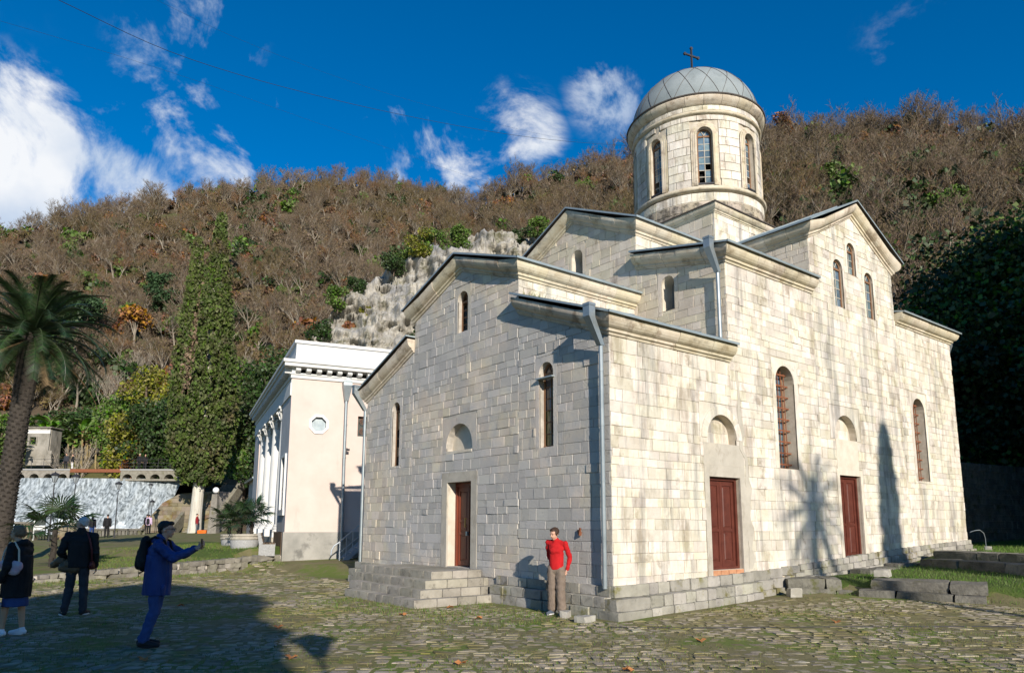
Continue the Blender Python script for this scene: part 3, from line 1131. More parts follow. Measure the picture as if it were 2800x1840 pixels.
nS, nN, nW, nE = (0, -1, 0), (0, 1, 0), (-1, 0, 0), (1, 0, 0)
cornice((0, 0, zA), (L1, 0, zA), nS, nW, None, seed=1)
cornice((0, 0, zA), (0, NS, zA + sA * NS), nW, nS, None, seed=2)
cornice((0, WD, zA), (0, NN, zA + sA * NS), nW, nN, None, seed=3)
cornice((0, NS, zN), (0, YC, zNp), nW, nS, None, seed=4)
cornice((0, NN, zN), (0, YC, zNp), nW, nN, None, seed=5)
cornice((0, NS, zN), (L1, NS, zN), nS, nW, None, seed=6)
cornice((L1, 0, zB), (T0, 0, zB), nS, nW, None, seed=7)
cornice((L1, 0, zB), (L1, MS, zB + sB * MS), nW, nS, None, seed=8)
cornice((L1, MS, zM), (L1, YC, zMp), nW, nS, None, seed=9)
cornice((L1, MN, zM), (L1, YC, zMp), nW, nN, None, seed=10)
cornice((L1, MS, zM), (T0, MS, zM), nS, nW, None, seed=11)
cornice((T0, 0, zM), (gx, 0, zMp + .06), nS, nW, None, seed=12)
cornice((T1, 0, zM), (gx, 0, zMp + .06), nS, nE, None, seed=13)
cornice((T0, 0, zM), (T0, MS, zM), nW, nS, None, seed=14)
cornice((T1, 0, zB), (L4, 0, zB), nS, None, nE, seed=15)
cornice((L1, WD, zB), (L1, MN, zB + sB * MS), nW, nN, None, seed=16)
q0, q1 = (DC.x - SQ, DC.y - SQ, zQ), (DC.x + SQ, DC.y - SQ, zQ)
cornice(q0, q1, nS, nW, nE, seed=17, s=.68, seg=(.6, .9))
cornice(q0, (DC.x - SQ, DC.y + SQ, zQ), nW, nS, nN, seed=18, s=.68, seg=(.6, .9))


# ---- roofs
def roof(pts, th=.045, seams=None, name='roof'):
    """a sheet of roof: four corners (eave, eave, ridge, ridge)"""
    pts = [Vector(p) for p in pts]
    nn = (pts[1] - pts[0]).cross(pts[-1] - pts[0]).normalized()
    if nn.z < 0: nn = -nn
    mb_ = MB()
    n = len(pts)
    mb_.mi = 0
    mb_.add([p + nn * th for p in pts], [tuple(range(n))])
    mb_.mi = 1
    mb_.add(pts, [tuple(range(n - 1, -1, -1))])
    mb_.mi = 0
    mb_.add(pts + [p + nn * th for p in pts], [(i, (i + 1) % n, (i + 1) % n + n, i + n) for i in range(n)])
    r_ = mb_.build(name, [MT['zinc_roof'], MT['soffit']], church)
    e0, e1 = pts[0], pts[1]
    t_ = MB()
    t_.bar(e0 + nn * (th * .6), e1 + nn * (th * .6), .03, .05)
    t_.build('roof_edge', MT['zinc_roof'], r_)
    if n == 4:
        k = max(1, int((e1 - e0).length / .6))
        s_ = MB()
        for i in range(1, k):
            a, b = e0.lerp(e1, i / k), pts[3].lerp(pts[2], i / k)
            s_.bar(a + nn * (th + .012), b + nn * (th + .012), .02, .03, nn)
        if s_.v: s_.build('roof_seam', MT['zinc_roof'], r_)
    return r_


e = OH + .05
C_ = .362
roof([(-e, -e, zA + C_ - .02), (L1 - .02, -e, zA + C_ - .02), (L1 - .02, NS, zA + C_ + sA * NS + .06), (-e, NS, zA + C_ + sA * NS + .06)])
roof([(-e, WD + e, zA + C_ - .02), (L1 - .02, WD + e, zA + C_ - .02), (L1 - .02, NN, zA + C_ + sA * NS + .06), (-e, NN, zA + C_ + sA * NS + .06)])
for y0, s in ((NS, -1), (NN, 1)):
    roof([(-e, y0 + s * e, zN + C_ - .015), (L1 - .02, y0 + s * e, zN + C_ - .015), (L1 - .02, YC, zNp + C_ + .05), (-e, YC, zNp + C_ + .05)])
for (x0, x1) in ((L1 - e, T0 - .02), (T1 + .02, L4 + e)):
    roof([(x0, -e, zB + C_ - .015), (x1, -e, zB + C_ - .015), (x1, MS, zB + C_ + sB * MS + .05), (x0, MS, zB + C_ + sB * MS + .05)])
    roof([(x0, WD + e, zB + C_ - .015), (x1, WD + e, zB + C_ - .015), (x1, MN, zB + C_ + sB * MS + .05), (x0, MN, zB + C_ + sB * MS + .05)])
for y0, s in ((MS, -1), (MN, 1)):
    for (x0, x1) in ((L1 - e, T0 + .6), (T1 - .6, L4 + e)):
        roof([(x0, y0 + s * e, zM + C_ - .015), (x1, y0 + s * e, zM + C_ - .015), (x1, YC, zMp + C_ + .04), (x0, YC, zMp + C_ + .04)])
for x0, s in ((T0, -1), (T1, 1)):
    roof([(x0 + s * e, -e, zM + C_ - .005), (x0 + s * e, WD + e, zM + C_ - .005), (gx, WD + e, zMp + .06 + C_ + .05), (gx, -e, zMp + .06 + C_ + .05)])
qe = SQ + .2
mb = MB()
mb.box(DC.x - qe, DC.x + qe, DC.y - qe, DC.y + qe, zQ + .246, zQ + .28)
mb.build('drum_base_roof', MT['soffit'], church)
mb = MB()
mb.box(T0 - .05, T1 + .05, MS - .02, MN + .02, 8.9, 9.4)
mb.build('crossing_core', MT['mortar'], church)


# ---- downpipes with their hoppers
def downpipe(top, foot, nrm, side, name='downpipe', r=.045):
    top, foot, nrm, side = Vector(top), Vector(foot), Vector(nrm), Vector(side)
    mb_ = MB()
    p = foot.copy()
    h = Vector((top.x, top.y, top.z))
    up = Vector((foot.x, foot.y, top.z - .78))
    mb_.tube([foot, up], r, 12)
    z = foot.z + .9
    while z < up.z - .4:
        mb_.tube([Vector((foot.x, foot.y, z)), Vector((foot.x, foot.y, z + .05))], r * 1.12, 12)
        z += 1.05
    pp = mb_.build(name, MT['zinc'], church, False)
    hb = MB()
    a, b = side * .085, nrm * .08
    # square swan-neck: from the gutter box out at the eave back to the pipe
    t0, t1 = h, h - Vector((0, 0, .26))
    e_ = up + Vector((0, 0, .0))
    hb.hexa([t1 - a - b, t1 + a - b, t1 + a + b, t1 - a + b], [t0 - a - b, t0 + a - b, t0 + a + b, t0 - a + b])
    a2, b2 = side * .055, nrm * .055
    hb.hexa([e_ - a2 - b2, e_ + a2 - b2, e_ + a2 + b2, e_ - a2 + b2], [t1 - a - b, t1 + a - b, t1 + a + b, t1 - a + b])
    hb.hexa([t0 - a * 1.12 - b * 1.12 - Vector((0, 0, .05)), t0 + a * 1.12 - b * 1.12 - Vector((0, 0, .05)), t0 + a * 1.12 + b * 1.12 - Vector((0, 0, .05)), t0 - a * 1.12 + b * 1.12 - Vector((0, 0, .05))],
            [t0 - a * 1.12 - b * 1.12, t0 + a * 1.12 - b * 1.12, t0 + a * 1.12 + b * 1.12, t0 - a * 1.12 + b * 1.12])
    hb.build('hopper', MT['zinc'], pp)
    return pp


downpipe((-.42, .10, 5.86), (-.12, .10, .52), nW, nS)
downpipe((-.30, WD + .22, 5.86), (-.02, WD + .09, .42), nW, nN)
downpipe((L1 - .42, .12, 8.20), (L1 - .12, .12, 5.75), nW, nS)
downpipe((L4 + .28, .12, 7.95), (L4 + .10, .22, 1.2), nE, nS)

ms.finish(church, 'stone_block', 'wall_masonry')

# ---------------------------------------------------------------- ground
MT['soil'] = material('mossy_soil', (.125, .112, .046), (.20, .175, .085), 1.6, .95, bump=.02, bscale=9, c3=(.115, .150, .026), s3=.8, t3=.50, contrast=.2)
MT['turf'] = material('turf', (.050, .085, .014), (.085, .120, .022), 1.5, .95, bump=.03, bscale=14)
MT['cobble'] = material('cobble_stone', (.205, .172, .112), (.315, .275, .20), 5, .9, .28, .012, 24, hue=.018, c3=(.165, .142, .055), s3=1.1, t3=.48, stain=((.44, .41, .35), 1.6, .58, (1, 1, 1), .6))
MT['grass'] = material('grass_blade', (.06, .125, .012), (.11, .17, .025), 3, .7, .3, hue=.03)
MT['drygrass'] = material('dry_grass', (.17, .14, .05), (.13, .14, .035), 3, .8, .3, hue=.03)
MT['leaf_brown'] = material('fallen_leaf', (.30, .11, .035), (.36, .17, .06), 8, .8, .2)
MT['rubble'] = material('rough_ruin_stone', (.115, .108, .09), (.19, .18, .15), 3, .95, .2, .03, 14, hue=.012, c3=(.10, .10, .045), s3=1.8, t3=.56, stain=((.05, .047, .04), 6, .55, (1, 1, 1), .6))  # base colour darkened to carry the shade on the ruined blocks
MT['pale_stone'] = material('pale_stone', (.30, .285, .24), (.40, .38, .33), 4, .9, .1, .01, 20)


def sm(a, b, x):
    t = min(1.0, max(0.0, (x - a) / (b - a)))
    return t * t * (3 - 2 * t)


def wall_line(x):            # foot of the terrace wall at the left
    return 17.30 + (x - .27) * .27


def gz(x, y):
    """height of the ground"""
    s = x + .418 * y
    z = .028 * min(max(x, 0), 6) * sm(-14, -1, y)
    z += .27 * sm(5.45, 6.3, s) * sm(-9, -4, y)
    z += .15 * sm(6.5, 11.5, x) * sm(-9, -3, y) * sm(5.4, 6.6, s)
    z += .27 * sm(11, 14, x - .1 * y) * sm(-9, -3, y)
    if x > 17: z += (x - 17) * .012
    # the raised terrace beyond the low wall
    if x < .6 and y > wall_line(x) + .3:
        w = .52 - .045 * max(0, -x)
        w = max(.12, w)
        far = sm(20, 55, y)
        z += w * (1 - far) + .22 * far
    elif x >= .6 and y > 24:
        z += .3
    return z


def gz2(p):
    return gz(p[0], p[1])


xs = list(np.concatenate([np.arange(-60, -20, 4), np.arange(-20, 20, .5), np.arange(20, 80, 4)]))
ys = list(np.concatenate([np.arange(-60, -14, 4), np.arange(-14, 26, .5), np.arange(26, 100, 3)]))
V = np.array([(x, y, gz(x, y) + (mnoise.noise(Vector((x * .6, y * .6, 0))) * .012)) for y in ys for x in xs])
nx_ = len(xs)
F = np.array([(j * nx_ + i, j * nx_ + i + 1, (j + 1) * nx_ + i + 1, (j + 1) * nx_ + i) for j in range(len(ys) - 1) for i in range(nx_ - 1)])
cen = V[F].mean(1)
me = np_mesh('plaza', V, F, [MT['soil'], MT['turf']], True)
mi = np.array([1 if ((c[1] > wall_line(c[0]) + .4 and c[0] < .5 and c[1] < 30 and c[0] - .12 * c[1] > -5.0) or c[0] > 17) else 0 for c in cen])
me.polygons.foreach_set('material_index', mi.astype(np.int32))
plaza = tag(link('plaza', me), kind='structure')
mb = MB()
mb.lathe([(.1, -.6), (60, -.6), (3000, -.7)], 0, 0, 48)
tag(mb.build('ground', MT['soil']), kind='structure')

# the lawn behind the ruined walls
V, F = [], []
ny = 40
for j in range(ny):
    y = -8.5 + 8.2 * j / (ny - 1)
    for i in range(36):
        t = i / 35
        x = 5.62 - .418 * y + .12 * mnoise.noise(Vector((y * 1.7, 0, 0))) + 40 * t ** 1.8
        V.append((x, y, gz(x, y) + .014 + .03 * mnoise.noise(Vector((x * 1.3, y * 1.3, 0))) * min(1, t * 8)))
F = [(j * 36 + i, j * 36 + i + 1, (j + 1) * 36 + i + 1, (j + 1) * 36 + i) for j in range(ny - 1) for i in range(35)]
tag(link('lawn', np_mesh('lawn', np.array(V), np.array(F), MT['turf'], True)), kind='structure')

# cobbles: crooked rows of flat stones that share narrow joints
stones = []
rr = random.Random(99)
e1 = (RT * math.cos(.06) + FW * math.sin(.06))
e2 = Vector((-e1.y, e1.x, 0))
O2 = Vector((CAM.x, CAM.y, 0))
bnd = [5.4]
while bnd[-1] < 27:
    bnd.append(bnd[-1] + rr.uniform(.10, .22) * (1.0 if bnd[-1] < 15 else 1.35))


def row_y(k, l):
    return bnd[k] + .055 * mnoise.noise(Vector((l * .9, bnd[k] * .7, 0))) + .03 * mnoise.noise(Vector((l * 3.1, k * 7.3, 5)))


for k in range(len(bnd) - 1):
    f_ = bnd[k]
    l = -(f_ * .80 + 1.5) + rr.random() * .3
    j0 = rr.uniform(-.03, .03)
    while l < f_ * .80 + 1.5:
        w = rr.uniform(.12, .36) * (1.0 if f_ < 15 else 1.35)
        j1 = rr.uniform(-.035, .035)
        a_, b_ = l, l + w
        l += w
        c = O2 + e1 * ((a_ + b_) / 2) + e2 * (f_ + .1)
        x, y = c.x, c.y
        pj, j0 = j0, j1
        if x > -.42 and y > -.5: continue
        if -2.25 < x < .1 and 3.3 < y < 7.0: continue
        if x + .418 * y > 4.9 and y < 0: continue
        if y > wall_line(x) - .2 and x < 3: continue
        if rr.random() < .05: continue
        poly = [(a_ - pj, row_y(k, a_)), ((a_ + b_) / 2, row_y(k, (a_ + b_) / 2)), (b_ - j1, row_y(k, b_)), (b_ + j1, row_y(k + 1, b_)), ((a_ + b_) / 2, row_y(k + 1, (a_ + b_) / 2)), (a_ + pj, row_y(k + 1, a_))]
        cx = sum(q[0] for q in poly) / 6
        cy = sum(q[1] for q in poly) / 6
        # round the corners, narrow the stone for the joint
        g = rr.uniform(.006, .022)
        pts = []
        for i, (u, v) in enumerate(poly):
            du, dv = u - cx, v - cy
            d_ = math.hypot(du, dv)
            s_ = (1 - g / max(.05, d_)) * (rr.uniform(.80, .96) if i in (0, 2, 3, 5) else rr.uniform(.94, 1.03))
            pts.append((cx + du * s_, cy + dv * s_))
        stones.append((pts, (cx, cy), rr.uniform(-.002, .010), c))


def vis(s):
    l, f = s[1]
    return abs(l) < .70 * f and f > 8.0


stones.sort(key=lambda s: (area(s[0]) / s[1][1] ** 3) if vis(s) else 0, reverse=True)


def cobble(mb_, st, seed):
    pts, (cx, cy), top, c = st
    r_ = random.Random(seed)
    z = gz(c.x, c.y)
    n = len(pts)
    r0, r1 = [], []
    tx, ty = r_.uniform(-.05, .05), r_.uniform(-.05, .05)
    for (u, v) in pts:
        p = O2 + e1 * u + e2 * v
        r0.append((p.x, p.y, z - .03))
        u2, v2 = cx + (u - cx) * .90, cy + (v - cy) * .88
        p = O2 + e1 * u2 + e2 * v2
        r1.append((p.x, p.y, z + top + (u - cx) * tx + (v - cy) * ty + r_.uniform(-.004, .003)))
    p = O2 + e1 * cx + e2 * cy
    mb_.add(r0 + r1 + [(p.x, p.y, z + top + .004)], [(k, (k + 1) % n, (k + 1) % n + n, k + n) for k in range(n)] + [(k + n, (k + 1) % n + n, 2 * n) for k in range(n)])


for i, st in enumerate(stones[:300]):
    m_ = MB()
    cobble(m_, st, i)
    m_.build('cobble', MT['cobble'], plaza)
m_ = MB()
for i, st in enumerate(stones[300:]):
    cobble(m_, st, i + 300)
tag(m_.build('cobble_paving', MT['cobble'], plaza), kind='stuff')


def grass_mesh(name, pts, mats, h=(.03, .09), w=.010, parent=None, lean=.5, seed=1):
    """pts (n,3): one blade each"""
    r_ = np.random.default_rng(seed)
    n = len(pts)
    pts = np.array(pts)
    a = r_.uniform(0, 2 * np.pi, n)
    hh = r_.uniform(h[0], h[1], n)
    dx, dy = np.cos(a) * w / 2, np.sin(a) * w / 2
    lx, ly = r_.normal(0, lean, n) * hh, r_.normal(0, lean, n) * hh
    V = np.zeros((n, 3, 3))
    V[:, 0] = pts + np.stack([dx, dy, -.01 * np.ones(n)], 1)
    V[:, 1] = pts - np.stack([dx, dy, .01 * np.ones(n)], 1)
    V[:, 2] = pts + np.stack([lx, ly, hh], 1)
    F = np.arange(n * 3).reshape(n, 3)
    me = np_mesh(name, V.reshape(-1, 3), F, mats)
    if isinstance(mats, list) and len(mats) > 1:
        me.polygons.foreach_set('material_index', r_.integers(0, len(mats), n).astype(np.int32))
    return link(name, me, parent)


def scatter(n, region, seed=1, f0=6.5, f1=26):
    r_ = random.Random(seed)
    out = []
    tries = 0
    while len(out) < n and tries < n * 12:
        tries += 1
        f = math.sqrt(r_.uniform(f0 ** 2, f1 ** 2))
        l = r_.uniform(-.78, .78) * f
        p = Vector((CAM.x, CAM.y, 0)) + RT * l + FW * f
        if region(p.x, p.y, r_):
            out.append((p.x, p.y, gz(p.x, p.y)))
    return out


def reg_joint(x, y, r_):
    if x > -.5 and y > -.45: return False
    if -2.2 < x < 0 and 3.4 < y < 6.8: return False
    if x + .418 * y > 4.8 and y < 0: return False
    if y > wall_line(x): return False
    return mnoise.noise(Vector((x * .55, y * .55, 9))) + .8 * mnoise.noise(Vector((x * 2.1, y * 2.1, 4))) > -.05 + r_.uniform(-.2, .3)


gp = scatter(34000, reg_joint, 5)
tag(grass_mesh('paving_grass', gp, [MT['grass'], MT['drygrass'], MT['drygrass']], (.012, .05), .012, seed=2), 'short grass and moss growing between the cobbles', 'grass', kind='stuff')


def reg_lush(x, y, r_):
    if x + .418 * y > 5.2 and y < -.55 and y > -7 and x < 30: return True
    if x > 17 and y < 4: return True
    return False


gp = scatter(22000, reg_lush, 6, 10, 34)
tag(grass_mesh('lawn_grass', gp, [MT['grass']], (.04, .12), .016, seed=3), 'bright green grass on the terrace beside the ruined stones', 'grass', kind='stuff')


def reg_w(x, y, r_):
    # the strips at the foot of the steps, of the west front and of the low wall
    if -3.2 < x < -.35 and .2 < y < 4.6 and r_.random() < .8 - .2 * abs(x + 1.5): return mnoise.noise(Vector((x * 1.1, y * 1.1, 2))) > -.12
    if -3.4 < x < -2.2 and 3 < y < 6 and mnoise.noise(Vector((x * 1.4, y * 1.4, 2))) > 0: return True
    wl = wall_line(x)
    if x < 0 and wl - 1.6 < y < wl - .1: return mnoise.noise(Vector((x * .8, y * .8, 2))) > -.2
    if x < .2 and wl + .5 < y < 25 and x > -6: return True
    return False


gp = scatter(21000, reg_w, 7, 9, 34)
tag(grass_mesh('verge_grass', gp, [MT['grass'], MT['grass'], MT['drygrass']], (.025, .085), .014, seed=4), 'green tufts at the foot of the church steps and the low wall', 'grass', kind='stuff')

# weeds rooted where the walls rise from the roofs
gp = []
rw = random.Random(12)
for k in range(2600):
    t = rw.random()
    if t < .38:
        y = rw.uniform(.05, 2.7)
        q_ = (L1 - rw.uniform(.02, .16), y, zA + C_ + sA * y + .06 * y / NS + .03)
    elif t < .58:
        x = rw.uniform(.1, L1)
        q_ = (x, NS - rw.uniform(.02, .10), zA + C_ + sA * NS + .06)
    elif t < .78:
        y = rw.uniform(.1, MS)
        q_ = (T0 - rw.uniform(.02, .14), y, zB + C_ + sB * y + .04)
    else:
        y = rw.uniform(NS, 4.4)
        q_ = (L1 - rw.uniform(.02, .14), y, zN + C_ + (zNp - zN) * (y - NS) / (YC - NS) + .05)
    if mnoise.noise(Vector((q_[0] * 1.5, q_[1] * 1.5, 4))) < -.1: continue
    gp.append(q_)
o = grass_mesh('roof_weeds', gp, [MT['drygrass'], MT['soil'], MT['soil']], (.04, .20), .02, church, seed=9)
tag(o, kind='stuff')

# fallen plane leaves
for i, (px, py) in enumerate([(-2.05, 1.35), (-2.9, 2.6), (-5.3, 2.4), (-6.1, -.3), (-4.6, -1.9), (-1.55, 3.05), (-6.9, 3.9), (-3.3, -3.4), (-7.6, .7), (-.9, -2.6), (2.2, -3.0), (-5.8, 6.6)]):
    m_ = MB()
    r_ = random.Random(i)
    a0 = r_.random() * 6
    pts = []
    for k in range(10):
        a = a0 + 2 * math.pi * k / 10
        rad = .085 if k % 2 == 0 else .042
        pts.append((rad * math.cos(a), rad * math.sin(a), .035 + .025 * math.sin(2 * a + i)))
    m_.add(pts + [(0, 0, .03)] + [(x, y, z - .004) for x, y, z in pts] + [(0, 0, .026)], [(k, (k + 1) % 10, 10) for k in range(10)] + [(11 + (k + 1) % 10, 11 + k, 21) for k in range(10)] + [(k, (k + 1) % 10, 11 + (k + 1) % 10, 11 + k) for k in range(10)])
    o = m_.build('fallen_leaf', MT['leaf_brown'])
    o.location = (px, py, gz(px, py) + .004)
    tag(o, 'curled orange brown leaf lying on the cobbles', 'leaf', 'fallen leaves on the cobbles')


# ---------------------------------------------------------------- rough stones
def rough_block(mb_, c, size, rz=0.0, seed=0, jit=.12, sub=3):
    """a hewn stone: a box cut into a grid whose skin is jittered and whose corners are rounded"""
    r_ = random.Random(seed)
    off = Vector((r_.random() * 50, r_.random() * 50, r_.random() * 50))
    lx, ly, lz = size
    ca, sa = math.cos(rz), math.sin(rz)
    idx = {}
    vs, fs = [], []

    def vert(i, j, k):
        key = (i, j, k)
        if key in idx: return idx[key]
        p = Vector((2 * i / sub - 1, 2 * j / sub - 1, 2 * k / sub - 1))
        n_ = Vector((math.copysign(abs(p.x) ** 6, p.x), math.copysign(abs(p.y) ** 6, p.y), math.copysign(abs(p.z) ** 6, p.z)))
        cut = max(0, abs(p.x) + abs(p.y) + abs(p.z) - 2.0)
        p = p * (1 - .03 * cut)
        w_ = Vector((p.x * lx / 2, p.y * ly / 2, p.z * lz / 2))
        m_ = min(lx, ly, lz)
        w_ += mnoise.noise_vector(w_ * (2.2 / max(.2, m_)) * .5 + off) * m_ * jit
        q_ = Vector((c[0] + w_.x * ca - w_.y * sa, c[1] + w_.x * sa + w_.y * ca, c[2] + w_.z))
        idx[key] = len(vs)
        vs.append(q_)
        return idx[key]
    for a in range(sub):
        for b in range(sub):
            fs.append((vert(a, b, 0), vert(a, b + 1, 0), vert(a + 1, b + 1, 0), vert(a + 1, b, 0)))
            fs.append((vert(a, b, sub), vert(a + 1, b, sub), vert(a + 1, b + 1, sub), vert(a, b + 1, sub)))
            fs.append((vert(a, 0, b), vert(a + 1, 0, b), vert(a + 1, 0, b + 1), vert(a, 0, b + 1)))
            fs.append((vert(a, sub, b), vert(a, sub, b + 1), vert(a + 1, sub, b + 1), vert(a + 1, sub, b)))
            fs.append((vert(0, a, b), vert(0, a, b + 1), vert(0, a + 1, b + 1), vert(0, a + 1, b)))
            fs.append((vert(sub, a, b), vert(sub, a + 1, b), vert(sub, a + 1, b + 1), vert(sub, a, b + 1)))
    mb_.add(vs, fs)


# plinth of the church
rr = random.Random(17)


def ptop(x):
    return float(np.interp(x, [0, 2.9, 4.9, 8.4, 11.5, 16.5], [.57, .63, .69, .87, 1.04, 1.22]))


pl = [(.36, .30, .09), (.20, .13, .06)]
for k in range(3):
    x = -(.28, .24, .08)[k]
    first = True
    while x < L4 + .05:
        w = rr.uniform(.22, .42) if not first else rr.uniform(.7, 1.1)
        if 4.1 < x < 5.6: w = rr.uniform(.5, .75)
        x1 = min(x + w, L4 + .1)
        xm = (x + x1) / 2
        if k == 2 and 2.9 < xm < 4.04 and False:
            x = x1
            continue
        g = gz(xm, -.4) - .06
        t = ptop(xm)
        z0, z1 = g + (t - g) * k / 3, g + (t - g) * (k + 1) / 3
        out = (pl[0] if xm < 4.15 else pl[1])[k] + rr.uniform(-.02, .02)
        m_ = MB()
        rough_block(m_, ((x + x1) / 2, (-out + .12) / 2, (z0 + z1) / 2 - .005), (x1 - x - .008, out + .12, z1 - z0 + .0), 0, rr.random(), .06, 3)
        m_.build('plinth_stone', MT['plinth'], church)
        x = x1
        first = False
    for (ya, yb) in ((-.0, 3.5), (6.4, WD + .35)):
        y = ya
        while y < yb - .05:
            w = rr.uniform(.25, .5)
            y1 = min(y + w, yb)
            if yb - y1 < .12: y1 = yb
            o_ = (.28, .24, .08)[k] + rr.uniform(-.02, .02)
            z0, z1 = .57 * k / 3 - (.05 if k == 0 else 0), .57 * (k + 1) / 3
            m_ = MB()
            rough_block(m_, ((-o_ + .12) / 2, (y + y1) / 2, (z0 + z1) / 2), (o_ + .12, y1 - y - .014, z1 - z0 - .008), 0, rr.random(), .04, 3)
            m_.build('plinth_stone', MT['plinth'], church)
            y = y1
# behind and inside the plinth
mb = MB()
mb.box(-.02, L4 + .02, -.03, WD, -.3, .45)
mb.build('plinth_core', MT['mortar_w'], church)

# steps at the west door
steps = empty('entrance_steps', (-1.2, 5.2, 0), 0, 'four worn stone steps in front of the half open church door', 'steps')
dims = [(-2.19, 3.40, 6.65, 0, .165), (-1.92, 3.62, 7.0, .165, .33), (-1.68, 3.82, 7.3, .33, .50), (-1.38, 4.08, 7.5, .50, .66)]
for i, (x0, y0, y1, z0, z1) in enumerate(dims):
    y = y0
    while y < y1 - .05:
        w = rr.uniform(.3, .62)
        ye = min(y + w, y1)
        if y1 - ye < .18: ye = y1
        m_ = MB()
        rough_block(m_, (x0 + .27, (y + ye) / 2, (z0 + z1) / 2 - .01), (.54, ye - y - .012, z1 - z0 + .02), 0, rr.random(), .03, 3)
        o = m_.build('step_stone', MT['step'], steps)
        o.matrix_parent_inverse = steps.matrix_basis.inverted()
        y = ye
    x = x0 + .54
    while x < -.1:
        xe = min(x + rr.uniform(.35, .6), -.05)
        m_ = MB()
        rough_block(m_, ((x + xe) / 2, y0 + .25, (z0 + z1) / 2 - .01), (xe - x - .012, .5, z1 - z0 + .02), 0, rr.random(), .03, 3)
        o = m_.build('step_stone', MT['step'], steps)
        o.matrix_parent_inverse = steps.matrix_basis.inverted()
        x = xe
mb = MB()
mb.box(-1.0, -.05, 4.45, 7.3, .0, .645)
mb.box(-1.5, -.05, 4.2, 7.1, .0, .48)
o = mb.build('landing', MT['step'], steps)
o.matrix_parent_inverse = steps.matrix_basis.inverted()

# ruined foundations beside the second south door: each row of blocks is one wall remnant


def remnant(name, label, rows, cat='ruin'):
    e_ = empty(name, (rows[0][0][0], rows[0][0][1], gz2(rows[0][0])), 0, label, cat)
    bpy.context.view_layer.update()
    for (p, q_, z0, z1, dep, seed) in rows:
        r_ = random.Random(seed)
        p, q_ = Vector(p), Vector(q_)
        d = q_ - p
        Ltot = d.length
        d.normalize()
        nn = Vector((-d.y, d.x))
        if nn.x < 0: nn = -nn
        t = 0
        while t < Ltot - .05:
            w = min(r_.uniform(.6, 1.5), Ltot - t)
            c = p + d * (t + w / 2) + nn * dep / 2
            m_ = MB()
            rough_block(m_, (c.x, c.y, (z0 + z1) / 2 + r_.uniform(-.015, .015)), (w - .02, dep * r_.uniform(.94, 1.06), z1 - z0), math.atan2(d.y, d.x), r_.random(), .11, 4)
            o = m_.build('block', MT['rubble'], e_)
            o.matrix_parent_inverse = e_.matrix_basis.inverted()
            t += w
    return e_


remnant('ruined_wall', 'long low ruined wall of two courses of rough shade-darkened blocks on the grass', [((5.85, -1.55), (6.55, -3.75), .02, .30, 1.0, 1), ((6.12, -1.70), (6.80, -3.72), .28, .49, 1.15, 2)])
remnant('ruined_wall', 'short broken wall stub of rough blocks against the church plinth', [((5.35, -.45), (6.1, -1.35), .0, .27, .9, 3), ((5.2, -.30), (6.0, -1.15), .26, .50, .9, 4)])
remnant('ruined_wall', 'stepped ruined wall of rough blocks holding up the upper lawn', [((10.9, -.75), (9.5, -4.3), .48, .78, .7, 5), ((12.2, -.55), (11.1, -3.9), .74, .96, .8, 6)])
remnant('door_threshold', 'broken stone threshold below the south door in the palm shade', [((8.1, -.75), (9.9, -.75), .35, .60, .5, 7), ((10.0, -.6), (11.6, -.7), .42, .66, .4, 8)], 'threshold')
for i, (p, s, rz, m, lab) in enumerate([((7.25, -1.45, .60), (.5, .3, .16), .3, 'pale_stone', 'white loose stone lying on top of the ruined wall'),
                                       ((4.95, -.62, .22), (.32, .26, .2), .8, 'pale_stone', 'grey triangular stone leaning at the end of the plinth'),
                                       ((-.62, .62, .06), (.2, .15, .12), .4, 'plinth', 'small loose yellow stone beside the woman in red'),
                                       ((-.75, -.02, .05), (.34, .22, .11), .2, 'pale_stone', 'flat pale stone lying by the church corner'),
                                       ((16.9, -.35, .93), (.25, .2, .14), .3, 'pale_stone', 'white stone at the foot of the bent pipe'),
                                       ((8.6, -4.6, .42), (.7, .5, .1), .3, 'pale_stone', 'flat slab sunk in the lawn beyond the ruined wall')]):
    m_ = MB()
    rough_block(m_, (0, 0, 0), s, rz, i + 40, .2, 3)
    o = m_.build('loose_stone', MT[m])
    o.location = p
    tag(o, lab, 'stone')
m_ = MB()
m_.tube([(16.75, -.35, .85), (16.75, -.35, 1.25), (16.72, -.33, 1.42), (16.62, -.26, 1.52), (16.48, -.16, 1.5), (16.4, -.05, 1.45)], .011, 8)
tag(m_.build('bent_pipe', MT['zinc']), 'thin bent grey pipe standing at the far church corner', 'pipe')
m_ = MB()
a, b = Vector((-.9, -.75, .012)), Vector((4.2, -5.3, .012))
pts = [a.lerp(b, t / 10) + Vector((0, 0, gz2(a.lerp(b, t / 10)) - .005)) for t in range(11)]
m_.tube(pts, .009, 6)
tag(m_.build('ground_cable', MT['iron']), 'dark cable laid across the cobbles in front of the church', 'cable')

